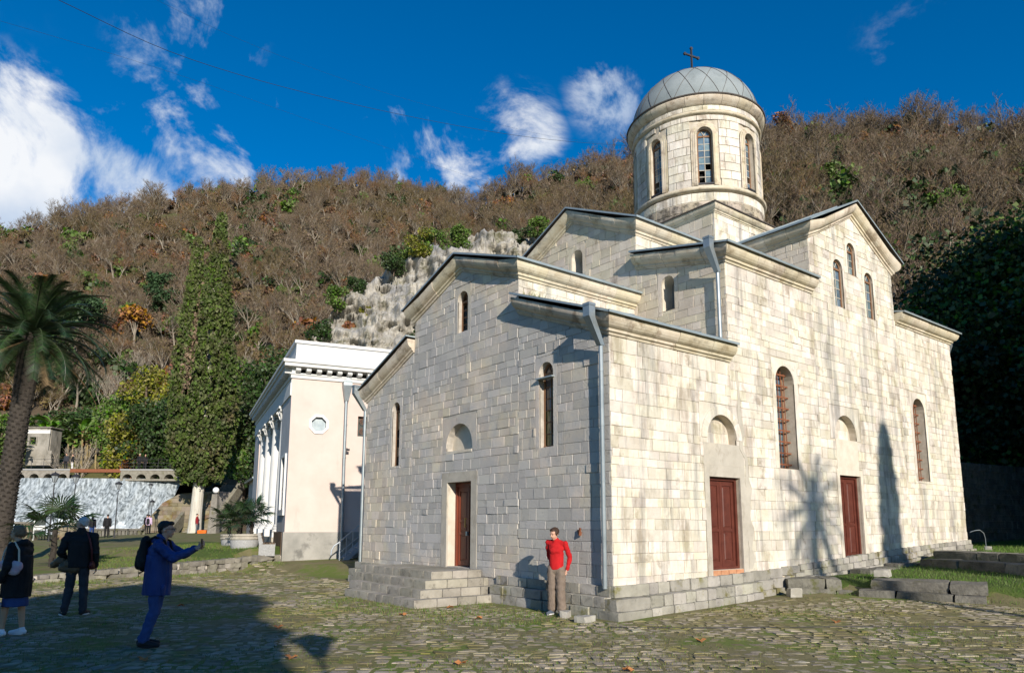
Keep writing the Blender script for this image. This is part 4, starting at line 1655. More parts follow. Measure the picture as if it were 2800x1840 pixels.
# ---------------------------------------------------------------- hills and woods
MT['litter'] = material('leaf_litter', (.072, .052, .032), (.125, .092, .058), .35, .95, bump=.3, bscale=.8, c3=(.075, .085, .03), s3=.06, t3=.58, contrast=.22)
MT['bark_pale'] = material('pale_bark', (.20, .172, .132), (.29, .252, .20), 2, .9, .2)
MT['twig'] = material('winter_twigs', (.108, .076, .047), (.172, .126, .080), .10, .9, .42, hue=.03, c3=(.120, .086, .038), s3=.035, t3=.50)
MT['twig_red'] = material('russet_twigs', (.15, .078, .036), (.20, .11, .05), .2, .9, .35, hue=.03)
MT['leaf_dark'] = material('evergreen_leaf', (.022, .044, .010), (.042, .072, .016), .5, .55, .4, hue=.03, spec=.35)
MT['leaf_mid'] = material('green_leaf', (.055, .105, .014), (.095, .145, .022), .4, .6, .4, hue=.03, spec=.3)
MT['leaf_yellow'] = material('yellow_green_leaf', (.135, .145, .013), (.195, .18, .018), .5, .65, .35, hue=.03)
MT['leaf_cyp'] = material('cypress_spray', (.042, .066, .012), (.082, .102, .022), .55, .75, .42, hue=.035, c3=(.085, .066, .030), s3=.30, t3=.55)
MT['leaf_cyp_dead'] = material('dead_cypress_spray', (.15, .105, .070), (.20, .145, .095), .9, .85, .3)
MT['leaf_pine'] = material('pine_needles', (.022, .052, .018), (.040, .078, .028), .6, .7, .35)
MT['leaf_orange'] = material('autumn_leaf', (.22, .095, .016), (.29, .13, .02), .5, .7, .35, hue=.03)
MT['leaf_russet'] = material('russet_leaf', (.17, .065, .022), (.23, .095, .03), .5, .7, .35, hue=.03)
MT['bark'] = material('brown_bark', (.085, .062, .045), (.14, .105, .075), 6, .95, bump=.02, bscale=9, stretch=(1, 1, .25))
MT['bark_white'] = material('whitened_bark', (.44, .41, .34), (.58, .55, .48), 4, .9, bump=.03, bscale=6, stretch=(1, 1, .15), stain=((.22, .18, .13), 5, .56, (1, 1, .12), .7))
MT['cliff'] = material('cliff_limestone', (.27, .25, .215), (.44, .42, .375), .8, .95, bump=.35, bscale=.9, c3=(.25, .255, .265), s3=.06, t3=.53, stain=((.085, .085, .035), .33, .53, (1, 1, .8), .85), detail=9)
MT['palm_leaf'] = material('palm_leaflet', (.014, .036, .016), (.038, .062, .018), .8, .42, .35, spec=.5, hue=.03)  # base darkened to stand for shade in the date palm crown
MT['palm_old'] = material('dry_frond', (.15, .10, .05), (.20, .14, .07), 2, .8, .3)
MT['palm_trunk'] = material('palm_trunk', (.030, .025, .021), (.055, .046, .037), 8, .95, .2, .02, 14)  # shade on the date palm trunk is put into this dark base
MT['banana_leaf'] = material('banana_leaf', (.075, .155, .018), (.13, .21, .03), .9, .5, .3, spec=.4, hue=.03)
MT['banana_stem'] = material('banana_stem', (.20, .155, .07), (.26, .20, .10), 3, .8, .2)

RIDGE = [(-900, 746, 240), (-300, 676, 240), (0, 634, 235), (150, 613, 235), (300, 576, 238), (420, 556, 240), (560, 533, 245), (700, 520, 250), (850, 513, 255), (1000, 520, 255), (1100, 522, 250), (1200, 555, 240), (1280, 586, 220), (1380, 542, 195), (1500, 510, 185), (1650, 482, 180), (1750, 462, 175), (1900, 437, 170), (2080, 412, 165), (2200, 388, 160), (2400, 374, 155), (2600, 382, 150), (2800, 397, 150), (3200, 402, 150), (3900, 432, 150)]
FOOT = [(-900, 130, 10), (0, 118, 9.5), (350, 108, 9.0), (480, 100, 7.0), (600, 90, 5.0), (800, 70, 2.0), (1000, 62, 1.5), (1400, 56, 1.5), (1900, 50, 1.5), (2300, 44, 1.6), (2600, 40, 1.6), (3200, 42, 1.6), (3900, 45, 1.6)]


def az_of(px):
    return math.atan((px - 1400) / 1942.0 / math.cos(PITCH))


r_az = [az_of(p[0]) for p in RIDGE]
r_tan = []
for (px, py, rr_) in RIDGE:
    d = pixdir(px, py)
    r_tan.append(d.z / math.hypot(d.x, d.y))
r_r = [p[2] for p in RIDGE]
f_az = [az_of(p[0]) for p in FOOT]


def hill(th, r):
    """height of the hillside in direction th (from the view axis) at distance r"""
    r1 = float(np.interp(th, r_az, r_r))
    zr = 1.7 + r1 * float(np.interp(th, r_az, r_tan))
    r0 = float(np.interp(th, f_az, [p[1] for p in FOOT]))
    z0 = float(np.interp(th, f_az, [p[2] for p in FOOT]))
    t = (r - r0) / (r1 - r0)
    if t <= 0:
        z = z0 - (r0 - r) * .35
    elif t <= 1:
        z = z0 + (zr - z0) * (t ** 1.12)
    else:
        z = zr - (r - r1) * .16
    x, y = r * math.sin(th), r * math.cos(th)
    z += mnoise.noise(Vector((x * .035, y * .035, 1))) * 2.6 * min(1, max(0, t) * 3) + mnoise.noise(Vector((x * .12, y * .12, 5))) * .7 * min(1, max(0, t) * 3)
    return z


def pol(th, r):
    return CAM.x + r * (FW.x * math.cos(th) + RT.x * math.sin(th)), CAM.y + r * (FW.y * math.cos(th) + RT.y * math.sin(th))


ths = np.linspace(R(-50), R(52), 120)
V = []
nr = 46
for th in ths:
    r0 = float(np.interp(th, f_az, [p[1] for p in FOOT])) - 14
    r1 = float(np.interp(th, r_az, r_r)) + 130
    for j in range(nr):
        r = r0 + (r1 - r0) * (j / (nr - 1)) ** 1.1
        x, y = pol(th, r)
        V.append((x, y, hill(th, r)))
F = [(i * nr + j, (i + 1) * nr + j, (i + 1) * nr + j + 1, i * nr + j + 1) for i in range(len(ths) - 1) for j in range(nr - 1)]
tag(link('hill', np_mesh('hill', np.array(V), np.array(F), MT['litter'], True)), kind='structure')


# ---- foliage and branch generators
def leaf_quads(P, size, rng, up=0.0, aspect=1.0, size_var=.5):
    """one small bent quad per point; up > 0 turns leaves upright"""
    n = len(P)
    a = rng.normal(size=(n, 3))
    a[:, 2] += up
    a /= np.linalg.norm(a, axis=1)[:, None] + 1e-9
    b = rng.normal(size=(n, 3))
    b -= (b * a).sum(1)[:, None] * a
    b /= np.linalg.norm(b, axis=1)[:, None] + 1e-9
    s = size * rng.uniform(1 - size_var, 1 + size_var, n)[:, None]
    A, B = a * s * aspect, b * s
    V = np.stack([P - A * .5 - B * .25, P - A * .1 + B * .5, P + A * .5 + B * .2, P + A * .15 - B * .5], 1)
    return V.reshape(-1, 3), np.arange(n * 4).reshape(n, 4)


def cloud_points(cs, rs, n, rng, shell=.45, flat=1.0):
    cs, rs = np.array(cs, float), np.array(rs, float)
    w = rs ** 2
    k = rng.choice(len(cs), n, p=w / w.sum())
    d = rng.normal(size=(n, 3))
    d /= np.linalg.norm(d, axis=1)[:, None]
    r = rng.uniform(shell, 1.0, n) ** .7
    p = cs[k] + d * (r * rs[k])[:, None] * np.array([1, 1, flat])
    return p


def limb_mesh(mb_, segs, n=5):
    for (pts, rs) in segs:
        mb_.tube(pts, rs, n, False)


def bare_tree(seed, h=9.0, spread=.55, twig_w=.035, levels=4, trunk_r=.16, lean=.15, dens=1.0):
    """returns (trunk+limb MB with material 0 pale bark, twigs as material 1)"""
    r_ = random.Random(seed)
    mb_ = MB()

    def grow(p, d, L, r, lev):
        n = 3 if lev < 2 else 2
        pts, rs = [p], [r]
        q_ = p.copy()
        dd = d.copy()
        for i in range(n):
            dd = (dd + Vector((r_.uniform(-1, 1), r_.uniform(-1, 1), r_.uniform(-.5, .9))) * .22).normalized()
            q_ = q_ + dd * (L / n)
            pts.append(q_.copy())
            rs.append(max(.008, r * (1 - .55 * (i + 1) / n)))
        if lev <= 1:
            mb_.mi = 0
            mb_.tube(pts, rs, 5, False)
        elif lev == 2:
            mb_.mi = 0 if r_.random() < .6 else 1
            mb_.tube(pts, rs, 3, False)
        else:
            mb_.mi = 1
            for i in range(len(pts) - 1):
                a, b = pts[i], pts[i + 1]
                s = (b - a).cross(Vector((r_.uniform(-1, 1), r_.uniform(-1, 1), r_.uniform(-1, 1))))
                if s.length < 1e-6: continue
                s = s.normalized() * twig_w * (.6 if lev > 3 else 1) * .5
                t = s * .4 if i == len(pts) - 2 else s
                mb_.add([a - s, a + s, b + t, b - t], [(0, 1, 2, 3)])
        if lev >= levels: return
        kids = int({0: 7, 1: 5, 2: 5, 3: 4}[lev] * dens + r_.random())
        for k in range(kids):
            t = r_.uniform(.35, 1.0) if lev else r_.uniform(.38, 1.0)
            i = min(n - 1, int(t * n))
            f = t * n - i
            b = pts[i].lerp(pts[i + 1], f)
            ax = Vector((r_.uniform(-1, 1), r_.uniform(-1, 1), r_.uniform(-.15, .5))).normalized()
            nd = (dd * (1 - spread) + ax * spread + Vector((0, 0, .22))).normalized()
            grow(b, nd, L * r_.uniform(.42, .68), max(.01, rs[i] * .55), lev + 1)
    grow(Vector((0, 0, -.3)), Vector((r_.uniform(-lean, lean), r_.uniform(-lean, lean), 1)).normalized(), h * .52, trunk_r, 0)
    return mb_


def shrub_mesh(name, seed, mats, n=900, size=.28, r=1.6, hgt=1.5, lobes=9, shell=.3):
    rng = np.random.default_rng(seed)
    cs = rng.normal(size=(lobes, 3)) * np.array([r * .45, r * .45, hgt * .28]) + np.array([0, 0, hgt * .55])
    cs[:, 2] = np.maximum(cs[:, 2], .3)
    P = cloud_points(cs, rng.uniform(.35, .62, lobes) * r, n, rng, shell)
    P = P[P[:, 2] > -.2]
    V, F = leaf_quads(P, size, rng)
    return np_mesh(name, V, F, mats)


lib = bpy.data.collections.new('woodland_library')


def lib_add(name, me):
    o = bpy.data.objects.new(name, me)
    lib.objects.link(o)
    return o


for i in range(6):
    lib_add('a%02d_bare_tree' % i, bare_tree(100 + i, 8.5 + (i % 3), .52 + .05 * (i % 3), .05, 4, .15).mesh('bare_tree', [MT['bark_pale'], MT['twig']]))
for i in range(2):
    lib_add('b%02d_bare_tree' % i, bare_tree(140 + i, 7.5, .6, .055, 4, .12).mesh('bare_tree', [MT['bark_pale'], MT['twig_red']]))
for i in range(2):
    lib_add('c%02d_thicket' % i, shrub_mesh('thicket', 160 + i, MT['twig'], 520, .34, 2.2, 1.7, 9, .1))
lib_add('d00_thicket', shrub_mesh('thicket', 165, MT['twig_red'], 520, .34, 2.2, 1.7, 9, .1))
lib_add('e00_bush', shrub_mesh('bush', 170, MT['leaf_dark'], 700, .34, 1.7, 1.9))
lib_add('e01_bush', shrub_mesh('bush', 171, MT['leaf_mid'], 700, .34, 1.7, 1.9))
lib_add('e02_bush', shrub_mesh('bush', 172, MT['leaf_russet'], 600, .36, 1.6, 1.9))


def gn_instances(name, pts, idx, rot, scl):
    me = bpy.data.meshes.new(name)
    me.from_pydata([tuple(p) for p in pts], [], [])
    for nm, ty, vals in (('pick', 'INT', idx), ('spin', 'FLOAT', rot), ('size', 'FLOAT', scl)):
        at = me.attributes.new(nm, ty, 'POINT')
        at.data.foreach_set('value', vals)
    o = link(name, me)
    ng = bpy.data.node_groups.new(name + '_nodes', 'GeometryNodeTree')
    ng.interface.new_socket('Geometry', in_out='INPUT', socket_type='NodeSocketGeometry')
    ng.interface.new_socket('Geometry', in_out='OUTPUT', socket_type='NodeSocketGeometry')
    N, L = ng.nodes.new, ng.links.new
    gi, go = N('NodeGroupInput'), N('NodeGroupOutput')
    ci = N('GeometryNodeCollectionInfo')
    ci.inputs['Collection'].default_value = lib
    ci.inputs['Separate Children'].default_value = True
    ci.inputs['Reset Children'].default_value = True
    ip = N('GeometryNodeInstanceOnPoints')
    ip.inputs['Pick Instance'].default_value = True
    at = {}
    for nm, ty in (('pick', 'INT'), ('spin', 'FLOAT'), ('size', 'FLOAT')):
        a = N('GeometryNodeInputNamedAttribute')
        a.data_type = ty
        a.inputs['Name'].default_value = nm
        at[nm] = a
    cx = N('ShaderNodeCombineXYZ')
    L(at['spin'].outputs[0], cx.inputs['Z'])
    er = N('FunctionNodeEulerToRotation')
    L(cx.outputs[0], er.inputs[0])
    L(gi.outputs[0], ip.inputs['Points'])
    L(ci.outputs[0], ip.inputs['Instance'])
    L(at['pick'].outputs[0], ip.inputs['Instance Index'])
    L(er.outputs[0], ip.inputs['Rotation'])
    L(at['size'].outputs[0], ip.inputs['Scale'])
    L(ip.outputs[0], go.inputs[0])
    md_ = o.modifiers.new('scatter', 'NODES')
    md_.node_group = ng
    return o


def cliff_zone(th, r):
    return az_of(840) < th < az_of(1560) and r < 118


rr = random.Random(3)
pts, idx, rot, scl = [], [], [], []
tries = 0
while len(pts) < 5200 and tries < 60000:
    tries += 1
    th = rr.uniform(R(-41), R(42))
    r1 = float(np.interp(th, r_az, r_r))
    r0 = float(np.interp(th, f_az, [p[1] for p in FOOT])) + 4
    r = math.sqrt(rr.uniform(r0 ** 2, (r1 + 8) ** 2))
    if cliff_zone(th, r): continue
    t = (r - r0) / (r1 - r0)
    if th < az_of(700) and t < .10: continue
    x, y = pol(th, r)
    right = th > az_of(2000)
    u = rr.random()
    g = mnoise.noise(Vector((x * .03, y * .03, 8)))
    green = .085 + (.17 if right else .0) + (.12 if t < .25 else 0) + max(0, g) * .22
    if u < .46: k, s = rr.randrange(0, 6), rr.uniform(.45, 1.25)
    elif u < .56: k, s = rr.randrange(6, 8), rr.uniform(.5, 1.15)
    elif u < .80: k, s = rr.randrange(8, 10), rr.uniform(.7, 1.4)
    elif u < 1 - green: k, s = 10, rr.uniform(.6, 1.3)
    else: k, s = rr.choice((11, 11, 11, 12, 12, 13)), rr.uniform(.6, 2.1)
    pts.append((x, y, hill(th, r) - .1))
    idx.append(k)
    rot.append(rr.uniform(0, 6.28))
    scl.append(s)
forest = gn_instances('hillside_forest', pts, idx, rot, scl)
tag(forest, 'leafless winter wood with brown thickets covering the whole hillside', 'forest', kind='stuff')


# ---- single trees that stand out
def place(o, px, r, dz=0.0, rz=None):
    th = az_of(px)
    x, y = pol(th, r)
    o.location = (x, y, hill(th, r) + dz)
    o.rotation_euler = (0, 0, rnd.uniform(0, 6.28) if rz is None else rz)
    return o


def tree(name, label, loc, trunk_segs, V, F, leaf, bark='bark', cat='tree', group=None):
    t = empty(name, loc, 0, label, cat, group)
    mb_ = MB()
    for pts, rs in trunk_segs:
        mb_.tube(pts, rs, 7, True)
    mb_.build('trunk', MT[bark], t)
    link('crown', np_mesh('crown', V, F, MT[leaf] if isinstance(leaf, str) else leaf), t)
    return t


def round_tree(name, label, loc, h, cr, leaf, seed, n=2600, size=.35, lobes=14, base=.35, cat='tree', group=None, flat=.85, shell=.35, bark='bark'):
    rng = np.random.default_rng(seed)
    cs = []
    for k in range(lobes):
        z = rng.uniform(base, .92)
        w = math.sqrt(max(.05, 1 - ((z - .55) / .5) ** 2))
        a = rng.uniform(0, 6.28)
        d = cr * w * rng.uniform(.25, .72)
        cs.append((d * math.cos(a), d * math.sin(a), h * z))
    P = cloud_points(cs, rng.uniform(.30, .48, lobes) * cr, n, rng, shell, flat)
    P = P[P[:, 2] > .05]
    V, F = leaf_quads(P, size, rng)
    tr = [([(0, 0, -.3), (rng.normal() * .05 * h, rng.normal() * .05 * h, h * .5), (0, 0, h * .8)], [h * .025, h * .018, h * .006])]
    for c in cs[:6]:
        tr.append(([(0, 0, h * .28), (c[0] * .5, c[1] * .5, h * .28 + (c[2] - h * .28) * .6), c], [h * .012, h * .008, .02]))
    return tree(name, label, loc, tr, V, F, leaf, bark, cat, group)


def at_hill(px, r):
    th = az_of(px)
    x, y = pol(th, r)
    return (x, y, hill(th, r) - .2)


# pines and evergreens on the slope
for i, (px, r, h, cr, leaf, lab) in enumerate([
        (40, 140, 17, 6.4, 'leaf_pine', 'bushy dark pine with a broad uneven crown on the left slope'),
        (112, 138, 16.5, 6.4, 'leaf_dark', 'broad evergreen beside the pine on the left slope'),
        (187, 150, 14, 4.8, 'leaf_pine', 'rounded blue green pine standing alone on the slope'),
        (418, 160, 11, 4.2, 'leaf_pine', 'small layered pine above the orange leaved tree'),
        (742, 170, 6.0, 3.0, 'leaf_pine', 'small round green pine among bare trees right of the cypress')]):
    round_tree('pine_tree', lab, at_hill(px, r), h, cr, leaf, 300 + i, 6500, .38, 22, .2, flat=.75)
round_tree('autumn_tree', 'tree with a cap of orange autumn leaves on the slope', at_hill(350, 150), 8.5, 3.6, 'leaf_orange', 320, 1100, .5, 10, .55, bark='bark_pale')
for i, (px, r, h, lab) in enumerate([(275, 118, 12, 'tall pale bare tree with upright forked stems behind the palm'), (345, 128, 11, 'pale bare tree under the orange leaved tree'), (745, 96, 11.5, 'pale bare tree rising behind the white building'),
                                     (250, 96, 9.5, 'pale forked bare tree behind the banana plants'), (640, 110, 9, 'bare grey tree right of the cypress'), (1150, 178, 10, 'bare tree above the pale cliff'), (430, 130, 10, 'bare tree with bent limbs left of the cypress')]):
    t = empty('bare_tree', at_hill(px, r), rnd.random() * 6, lab, 'tree')
    b_ = bare_tree(500 + i, h, .42, .05, 4, .2, .1)
    b_.build('trunk', [MT['bark_pale'], MT['bark_pale'] if i < 4 else MT['twig']], t)
# skyline trees
for i, (px, k) in enumerate([(30, 0), (75, 1), (110, 2), (160, 0), (185, 3), (225, 4), (262, 1), (300, 2), (318, 5), (372, 0), (400, 1), (440, 3), (462, 2), (545, 4), (575, 0), (690, 1), (860, 3), (905, 2), (975, 5), (1300, 1), (1335, 0), (1372, 4), (1420, 2), (1480, 3), (1560, 1), (1640, 5),
                              (2105, 0), (2165, 2), (2260, 1), (2330, 4), (2395, 3), (2470, 0), (2545, 5), (2620, 2), (2665, 1), (2715, 4), (2760, 3)]):
    r = float(np.interp(az_of(px), r_az, r_r)) - rnd.uniform(0, 4)
    src = lib.objects[k].data
    t = empty('ridge_tree', at_hill(px, r), rnd.random() * 6, *(('leafless tree against the sky on the long ridge above the cypress', 'tree', 'bare trees on the long ridge') if px < 1290 else ('leafless tree against the sky on the ridge between cliff and drum', 'tree', 'bare trees between cliff and drum') if px < 1800 else ('leafless tree against the sky on the ridge above the transept gable', 'tree', 'bare trees above the gable')))
    t.scale = (rnd.uniform(.75, 1.2),) * 3 if px < 1290 else (rnd.uniform(.8, 1.15),) * 3
    link('trunk', src, t)
for i, (px, r, h, cr, leaf, lab) in enumerate([(2195, 156, 9, 3.6, 'leaf_russet', 'dense russet tree on the ridge right of the drum'), (1196, 236, 8, 3.0, 'leaf_pine', 'dark conifer on the ridge left of the pale gap'), (2560, 150, 6, 3, 'leaf_dark', 'low dark evergreen on the ridge above the gable'), (1530, 176, 7.5, 2.2, 'leaf_dark', 'ivy clad tree on the ridge left of the drum'),
                                               (2350, 118, 6, 3.2, 'leaf_mid', 'bright green bush on the slope above the gable'), (2560, 112, 7, 3.8, 'leaf_dark', 'dark green evergreen on the slope above the shaded trees'), (2240, 104, 5, 3, 'leaf_dark', 'dark green bush just above the transept roof'), (2640, 100, 6, 3.8, 'leaf_mid', 'large pale green bush above the shaded trees'), (2290, 128, 5, 2.6, 'leaf_orange', 'orange leaved bush on the slope right of the drum')]):
    round_tree('slope_tree', lab, at_hill(px, r), h, cr, leaf, 340 + i, 3000, .34, 14, .2)

# ---- the pale rock face behind the white building
nu, nv = 230, 130
V = []
for i in range(nu):
    u = i / (nu - 1)
    px = 785 + u * 700
    th = az_of(px)
    # the crest of the rock as the picture shows it, and its distance
    top = float(np.interp(px, [785, 850, 905, 1000, 1080, 1190, 1320, 1450, 1600], [970, 900, 810, 728, 676, 636, 600, 605, 640]))
    r_t = 104 + 8 * u
    d = pixdir(px, top)
    ztop = 1.7 + r_t * d.z / math.hypot(d.x, d.y)
    for j in range(nv):
        v = j / (nv - 1)
        z = -1 + (ztop + 1) * v
        r = 82 + (r_t - 82) * v ** 1.2
        if v > .94: r += (v - .94) * 160
        n3 = Vector((px * .0062, z * .17, 3))
        q3 = Vector((px * .013, z * .46, 6))
        r += mnoise.fractal(n3, 1.0, 2.0, 6) * 3.6 + abs(mnoise.fractal(q3, .9, 2.1, 5)) * 3.0 + abs(mnoise.fractal(q3 * 3.1, .8, 2.1, 4)) * 1.1 + abs(mnoise.noise(Vector((px * .03, z * .03, 9)))) * -3 + round(mnoise.noise(Vector((px * .012, z * .22, 2))) * 3) * .5
        x, y = pol(th, r)
        V.append((x, y, z + mnoise.noise(n3 * 2) * .9))
F = [(i * nv + j, (i + 1) * nv + j, (i + 1) * nv + j + 1, i * nv + j + 1) for i in range(nu - 1) for j in range(nv - 1)]
VC = np.array(V)
tag(link('rock_cliff', np_mesh('rock_cliff', VC, np.array(F), MT['cliff'])), kind='structure')


def on_cliff(px, py):
    """nearest vertex of the rock seen at a pixel"""
    d = pixdir(px, py)
    w = VC - np.array(CAM)
    w = w / np.linalg.norm(w, axis=1)[:, None]
    return VC[int(np.argmax(w @ np.array(d)))]


for i, (px, py, h, cr, leaf, lab) in enumerate([
        (1062, 668, 3.8, 2.6, 'leaf_dark', 'round dark evergreen on top of the rock face'), (955, 765, 3.6, 2.2, 'leaf_dark', 'dark shrub growing on the crest of the rock'), (905, 812, 3.8, 2.4, 'leaf_mid', 'shrub with pale leaves at the left crest of the rock'),
        (1140, 640, 4.5, 3.0, 'leaf_yellow', 'yellow green shrub on top of the rock'), (1195, 632, 4.6, 3.2, 'leaf_mid', 'wide green shrub on top of the rock'), (1245, 640, 4.0, 2.6, 'leaf_mid', 'green shrub beside the grey boulder of the rock'),
        (1425, 650, 4.6, 2.6, 'leaf_dark', 'green shrub hanging on the rock left of the gable'), (1470, 620, 3.8, 2.6, 'leaf_mid', 'small shrub on the rock by the narthex gable'), (855, 890, 3.6, 2.6, 'leaf_dark', 'shrub at the lower left edge of the rock'), (1100, 700, 2.4, 2.4, 'leaf_mid', 'creeper mat spilling over the rock crest'),
        (1000, 855, 1.4, 1.2, 'leaf_yellow', 'yellow creeper clinging to the rock face'), (1150, 930, 2.6, 2.2, 'leaf_dark', 'ivy at the foot of the rock beside the church'), (960, 900, 1.5, 1.2, 'leaf_russet', 'brown bush in a cleft of the rock')]):
    c = on_cliff(px, py)
    round_tree('cliff_shrub', lab, (c[0] - FW.x * .4, c[1] - FW.y * .4, c[2] - h * .5), h * .95, cr * .9, leaf, 380 + i, 2600, .22, 13, .12, 'shrub')

# ---- green belt at the foot of the hill, left
for i, (px, r, z, h, cr, leaf, lab, n) in enumerate([
        (395, 84, 6.0, 15, 5.4, [MT['leaf_yellow']], 'tall yellow green tree left of the cypress', 6500), (345, 88, 7.5, 11, 4.6, [MT['leaf_mid']], 'broad green tree between the bananas and the cypress', 4200), (430, 80, 6.0, 10, 4.0, [MT['leaf_dark']], 'dark green tree against the left side of the cypress', 3600),
        (672, 76, 4.0, 15, 4.6, [MT['leaf_mid']], 'leafy green tree between the cypress and the white building', 4500), (738, 74, 4.0, 17, 5.0, [MT['leaf_dark']], 'dense dark tree behind the white building', 4500), (800, 78, 8.0, 13, 4.6, [MT['leaf_mid']], 'green tree at the foot of the rock behind the parapet', 3600), (655, 84, 6.0, 7, 3.6, [MT['leaf_yellow']], 'small yellowish tree right of the cypress', 2600),
        (160, 98, 10.0, 7.5, 4.2, [MT['leaf_dark']], 'dark evergreen bush behind the ruin', 3000), (215, 98, 11, 6.5, 3.8, [MT['leaf_dark']], 'dark evergreen bush above the banana plants', 2600), (20, 92, 7.0, 9, 4.6, [MT['leaf_mid']], 'green tree behind the palm trunk', 3000), (395, 83, 6.6, 4.0, 2.2, [MT['leaf_russet']], 'russet bush on the bank above the weir', 1500), (262, 96, 11.5, 3.5, 1.8, [MT['leaf_russet']], 'red brown bush above the banana plants', 1000), (-40, 100, 6.5, 9, 4.6, [MT['leaf_dark']], 'green tree left of the palm trunk', 2600)]):
    _p = Vector((CAM.x, CAM.y, 0)) + FW * r + RT * (r * math.tan(az_of(px)))
    x, y = _p.x, _p.y
    round_tree('garden_tree', lab, (x, y, z), h, cr, leaf[0], 420 + i, int(n * 1.9), .28, 26, .1, bark='bark')

# ---- the great cypress
cyp = empty('cypress_tree', (7.85, 60.6, .2), 0, 'huge old cypress with two tops and a whitened trunk', 'tree')
mb = MB()
mb.tube([(0, 0, -.2), (0, 0, .4), (.05, 0, 2.5), (.15, -.05, 6), (.2, -.1, 12), (.2, -.1, 24)], [.85, .62, .52, .48, .40, .12], 14)
mb.build('trunk', MT['bark_white'], cyp)
rng = np.random.default_rng(77)
Pc, Pd = [], []


def cyp_r(z, top, rmax):
    t = np.clip((z - 5.2) / (top - 5.2), 0, 1)
    return rmax * np.where(t < .12, .55 + .45 * t / .12, 1.0) * np.where(t > .30, (1 - ((t - .30) / .70) ** .85 * .94), 1.0)


cls = []
for (cx, cy, top, rmax, n) in ((.45, -.3, 31.2, 2.85, 2300), (-1.25, .9, 28.6, 2.2, 1300)):
    z = 5.2 + (top - 5.2) * rng.uniform(0, 1, n) ** .95
    rm = cyp_r(z, top, rmax)
    a = rng.uniform(0, 2 * np.pi, n)
    q_ = rng.uniform(.72, 1.0, n) + .07 * np.sin(a * 5 + z * .7)
    x = cx * np.clip((z - 4) / 14, .2, 1) + rm * q_ * np.cos(a)
    y = cy * np.clip((z - 4) / 14, .2, 1) + rm * q_ * np.sin(a)
    cls.append(np.stack([x, y, z, np.full(n, 1.0)], 1))
cls = np.concatenate(cls)
n = 62000
k = rng.integers(0, len(cls), n)
d = rng.normal(size=(n, 3))
d /= np.linalg.norm(d, axis=1)[:, None]
P = cls[k, :3] + d * rng.uniform(.2, 1, n)[:, None] * np.array([.34, .34, .52])
V, F = leaf_quads(P, .19, rng, up=1.6, aspect=1.6)
me = np_mesh('crown', V, F, [MT['leaf_cyp'], MT['leaf_cyp_dead']])
# the dead strip between the two tops
rel = P @ np.array([RT.x, RT.y, 0])
front = P @ np.array([FW.x, FW.y, 0])
dead = (P[:, 2] > 13) & (P[:, 2] < 26.5) & (front < .7) & (np.abs(rel + .85 - .02 * (P[:, 2] - 18)) < .12 + .60 * np.clip(1 - np.abs(P[:, 2] - 16.5) / 6, 0, 1) * rng.uniform(.2, 1.2, n)) & (rng.random(n) < .75)
me.polygons.foreach_set('material_index', dead.astype(np.int32))
link('crown', me, cyp)

# ---------------------------------------------------------------- white building with the portico
MT['pink'] = material('pale_pink_render', (.54, .445, .39), (.60, .50, .445), 1.2, .9, bump=.002, bscale=40, stain=((.40, .33, .285), .9, .58, (2.2, 2.2, .4), .5))
MT['white'] = material('white_paint', (.58, .58, .565), (.66, .66, .645), 1.5, .75, stain=((.36, .35, .33), 1.1, .57, (2.5, 2.5, .35), .45))
MT['white2'] = material('weathered_white', (.52, .52, .50), (.62, .62, .60), 2.5, .85, stain=((.33, .31, .28), 2.0, .62, (1, 1, .3), .5))
MT['grey_paint'] = material('pale_grey_render', (.42, .42, .43), (.50, .50, .51), 1.5, .9)
MT['base_cement'] = material('stained_cement', (.24, .235, .21), (.36, .345, .31), 1.1, .92, bump=.006, bscale=18, c3=(.16, .155, .14), s3=1.3, t3=.55)
MT['stair_metal'] = material('grey_steel', (.36, .40, .44), (.44, .48, .52), 5, .5, metal=.3)
MT['siding'] = material('pink_siding', (.42, .37, .33), (.50, .45, .41), 2, .85, .1)
MT['plank'] = material('brown_planks', (.09, .06, .04), (.14, .095, .06), 5, .85, .2, stretch=(1, 1, .2))
MT['concrete'] = material('speckled_concrete', (.24, .24, .235), (.36, .36, .35), 25, .9, bump=.006, bscale=40)
MT['wallstone'] = material('terrace_wall_stone', (.155, .142, .112), (.245, .228, .185), 4, .92, .25, .012, 22, hue=.018, c3=(.12, .12, .05), s3=2.0, t3=.60)
MT['water'] = material('falling_water', (.07, .085, .09), (.42, .47, .50), 3.0, .5, stretch=(1.5, 1.5, .16), detail=10, contrast=.15, spec=.3)
MT['foam'] = material('white_water', (.30, .34, .37), (.66, .71, .74), 2.4, .5, stretch=(1.5, 1.5, .24), detail=10, contrast=.17)
MT['pool'] = material('pool_water', (.03, .05, .05), (.06, .08, .07), 1, .08, spec=.6)
MT['lampglass'] = material('lamp_glass', (.30, .33, .35), None, 3, .15, spec=.7)
MT['globe'] = material('white_globe', (.80, .80, .80), None, 3, .25, spec=.5)
MT['ruin'] = material('ruin_render', (.20, .185, .155), (.34, .315, .27), .9, .95, bump=.02, bscale=6, stain=((.08, .075, .06), .8, .52, (1, 1, .4), .7))
MT['mossy_wall'] = material('wet_masonry', (.15, .125, .08), (.24, .205, .145), .9, .9, .2, .03, 5, hue=.02, c3=(.14, .09, .035), s3=.7, t3=.52)
MT['sign_white'] = material('sign_panel', (.55, .55, .52), (.62, .62, .60), 12, .6)
MT['sign_dark'] = material('sign_dark', (.03, .035, .03), (.07, .08, .07), 9, .5)
MT['orange'] = material('orange_plastic', (.60, .13, .012), None, 3, .5)
MT['blue_bag'] = material('blue_bag', (.012, .16, .46), (.02, .22, .55), 4, .5)

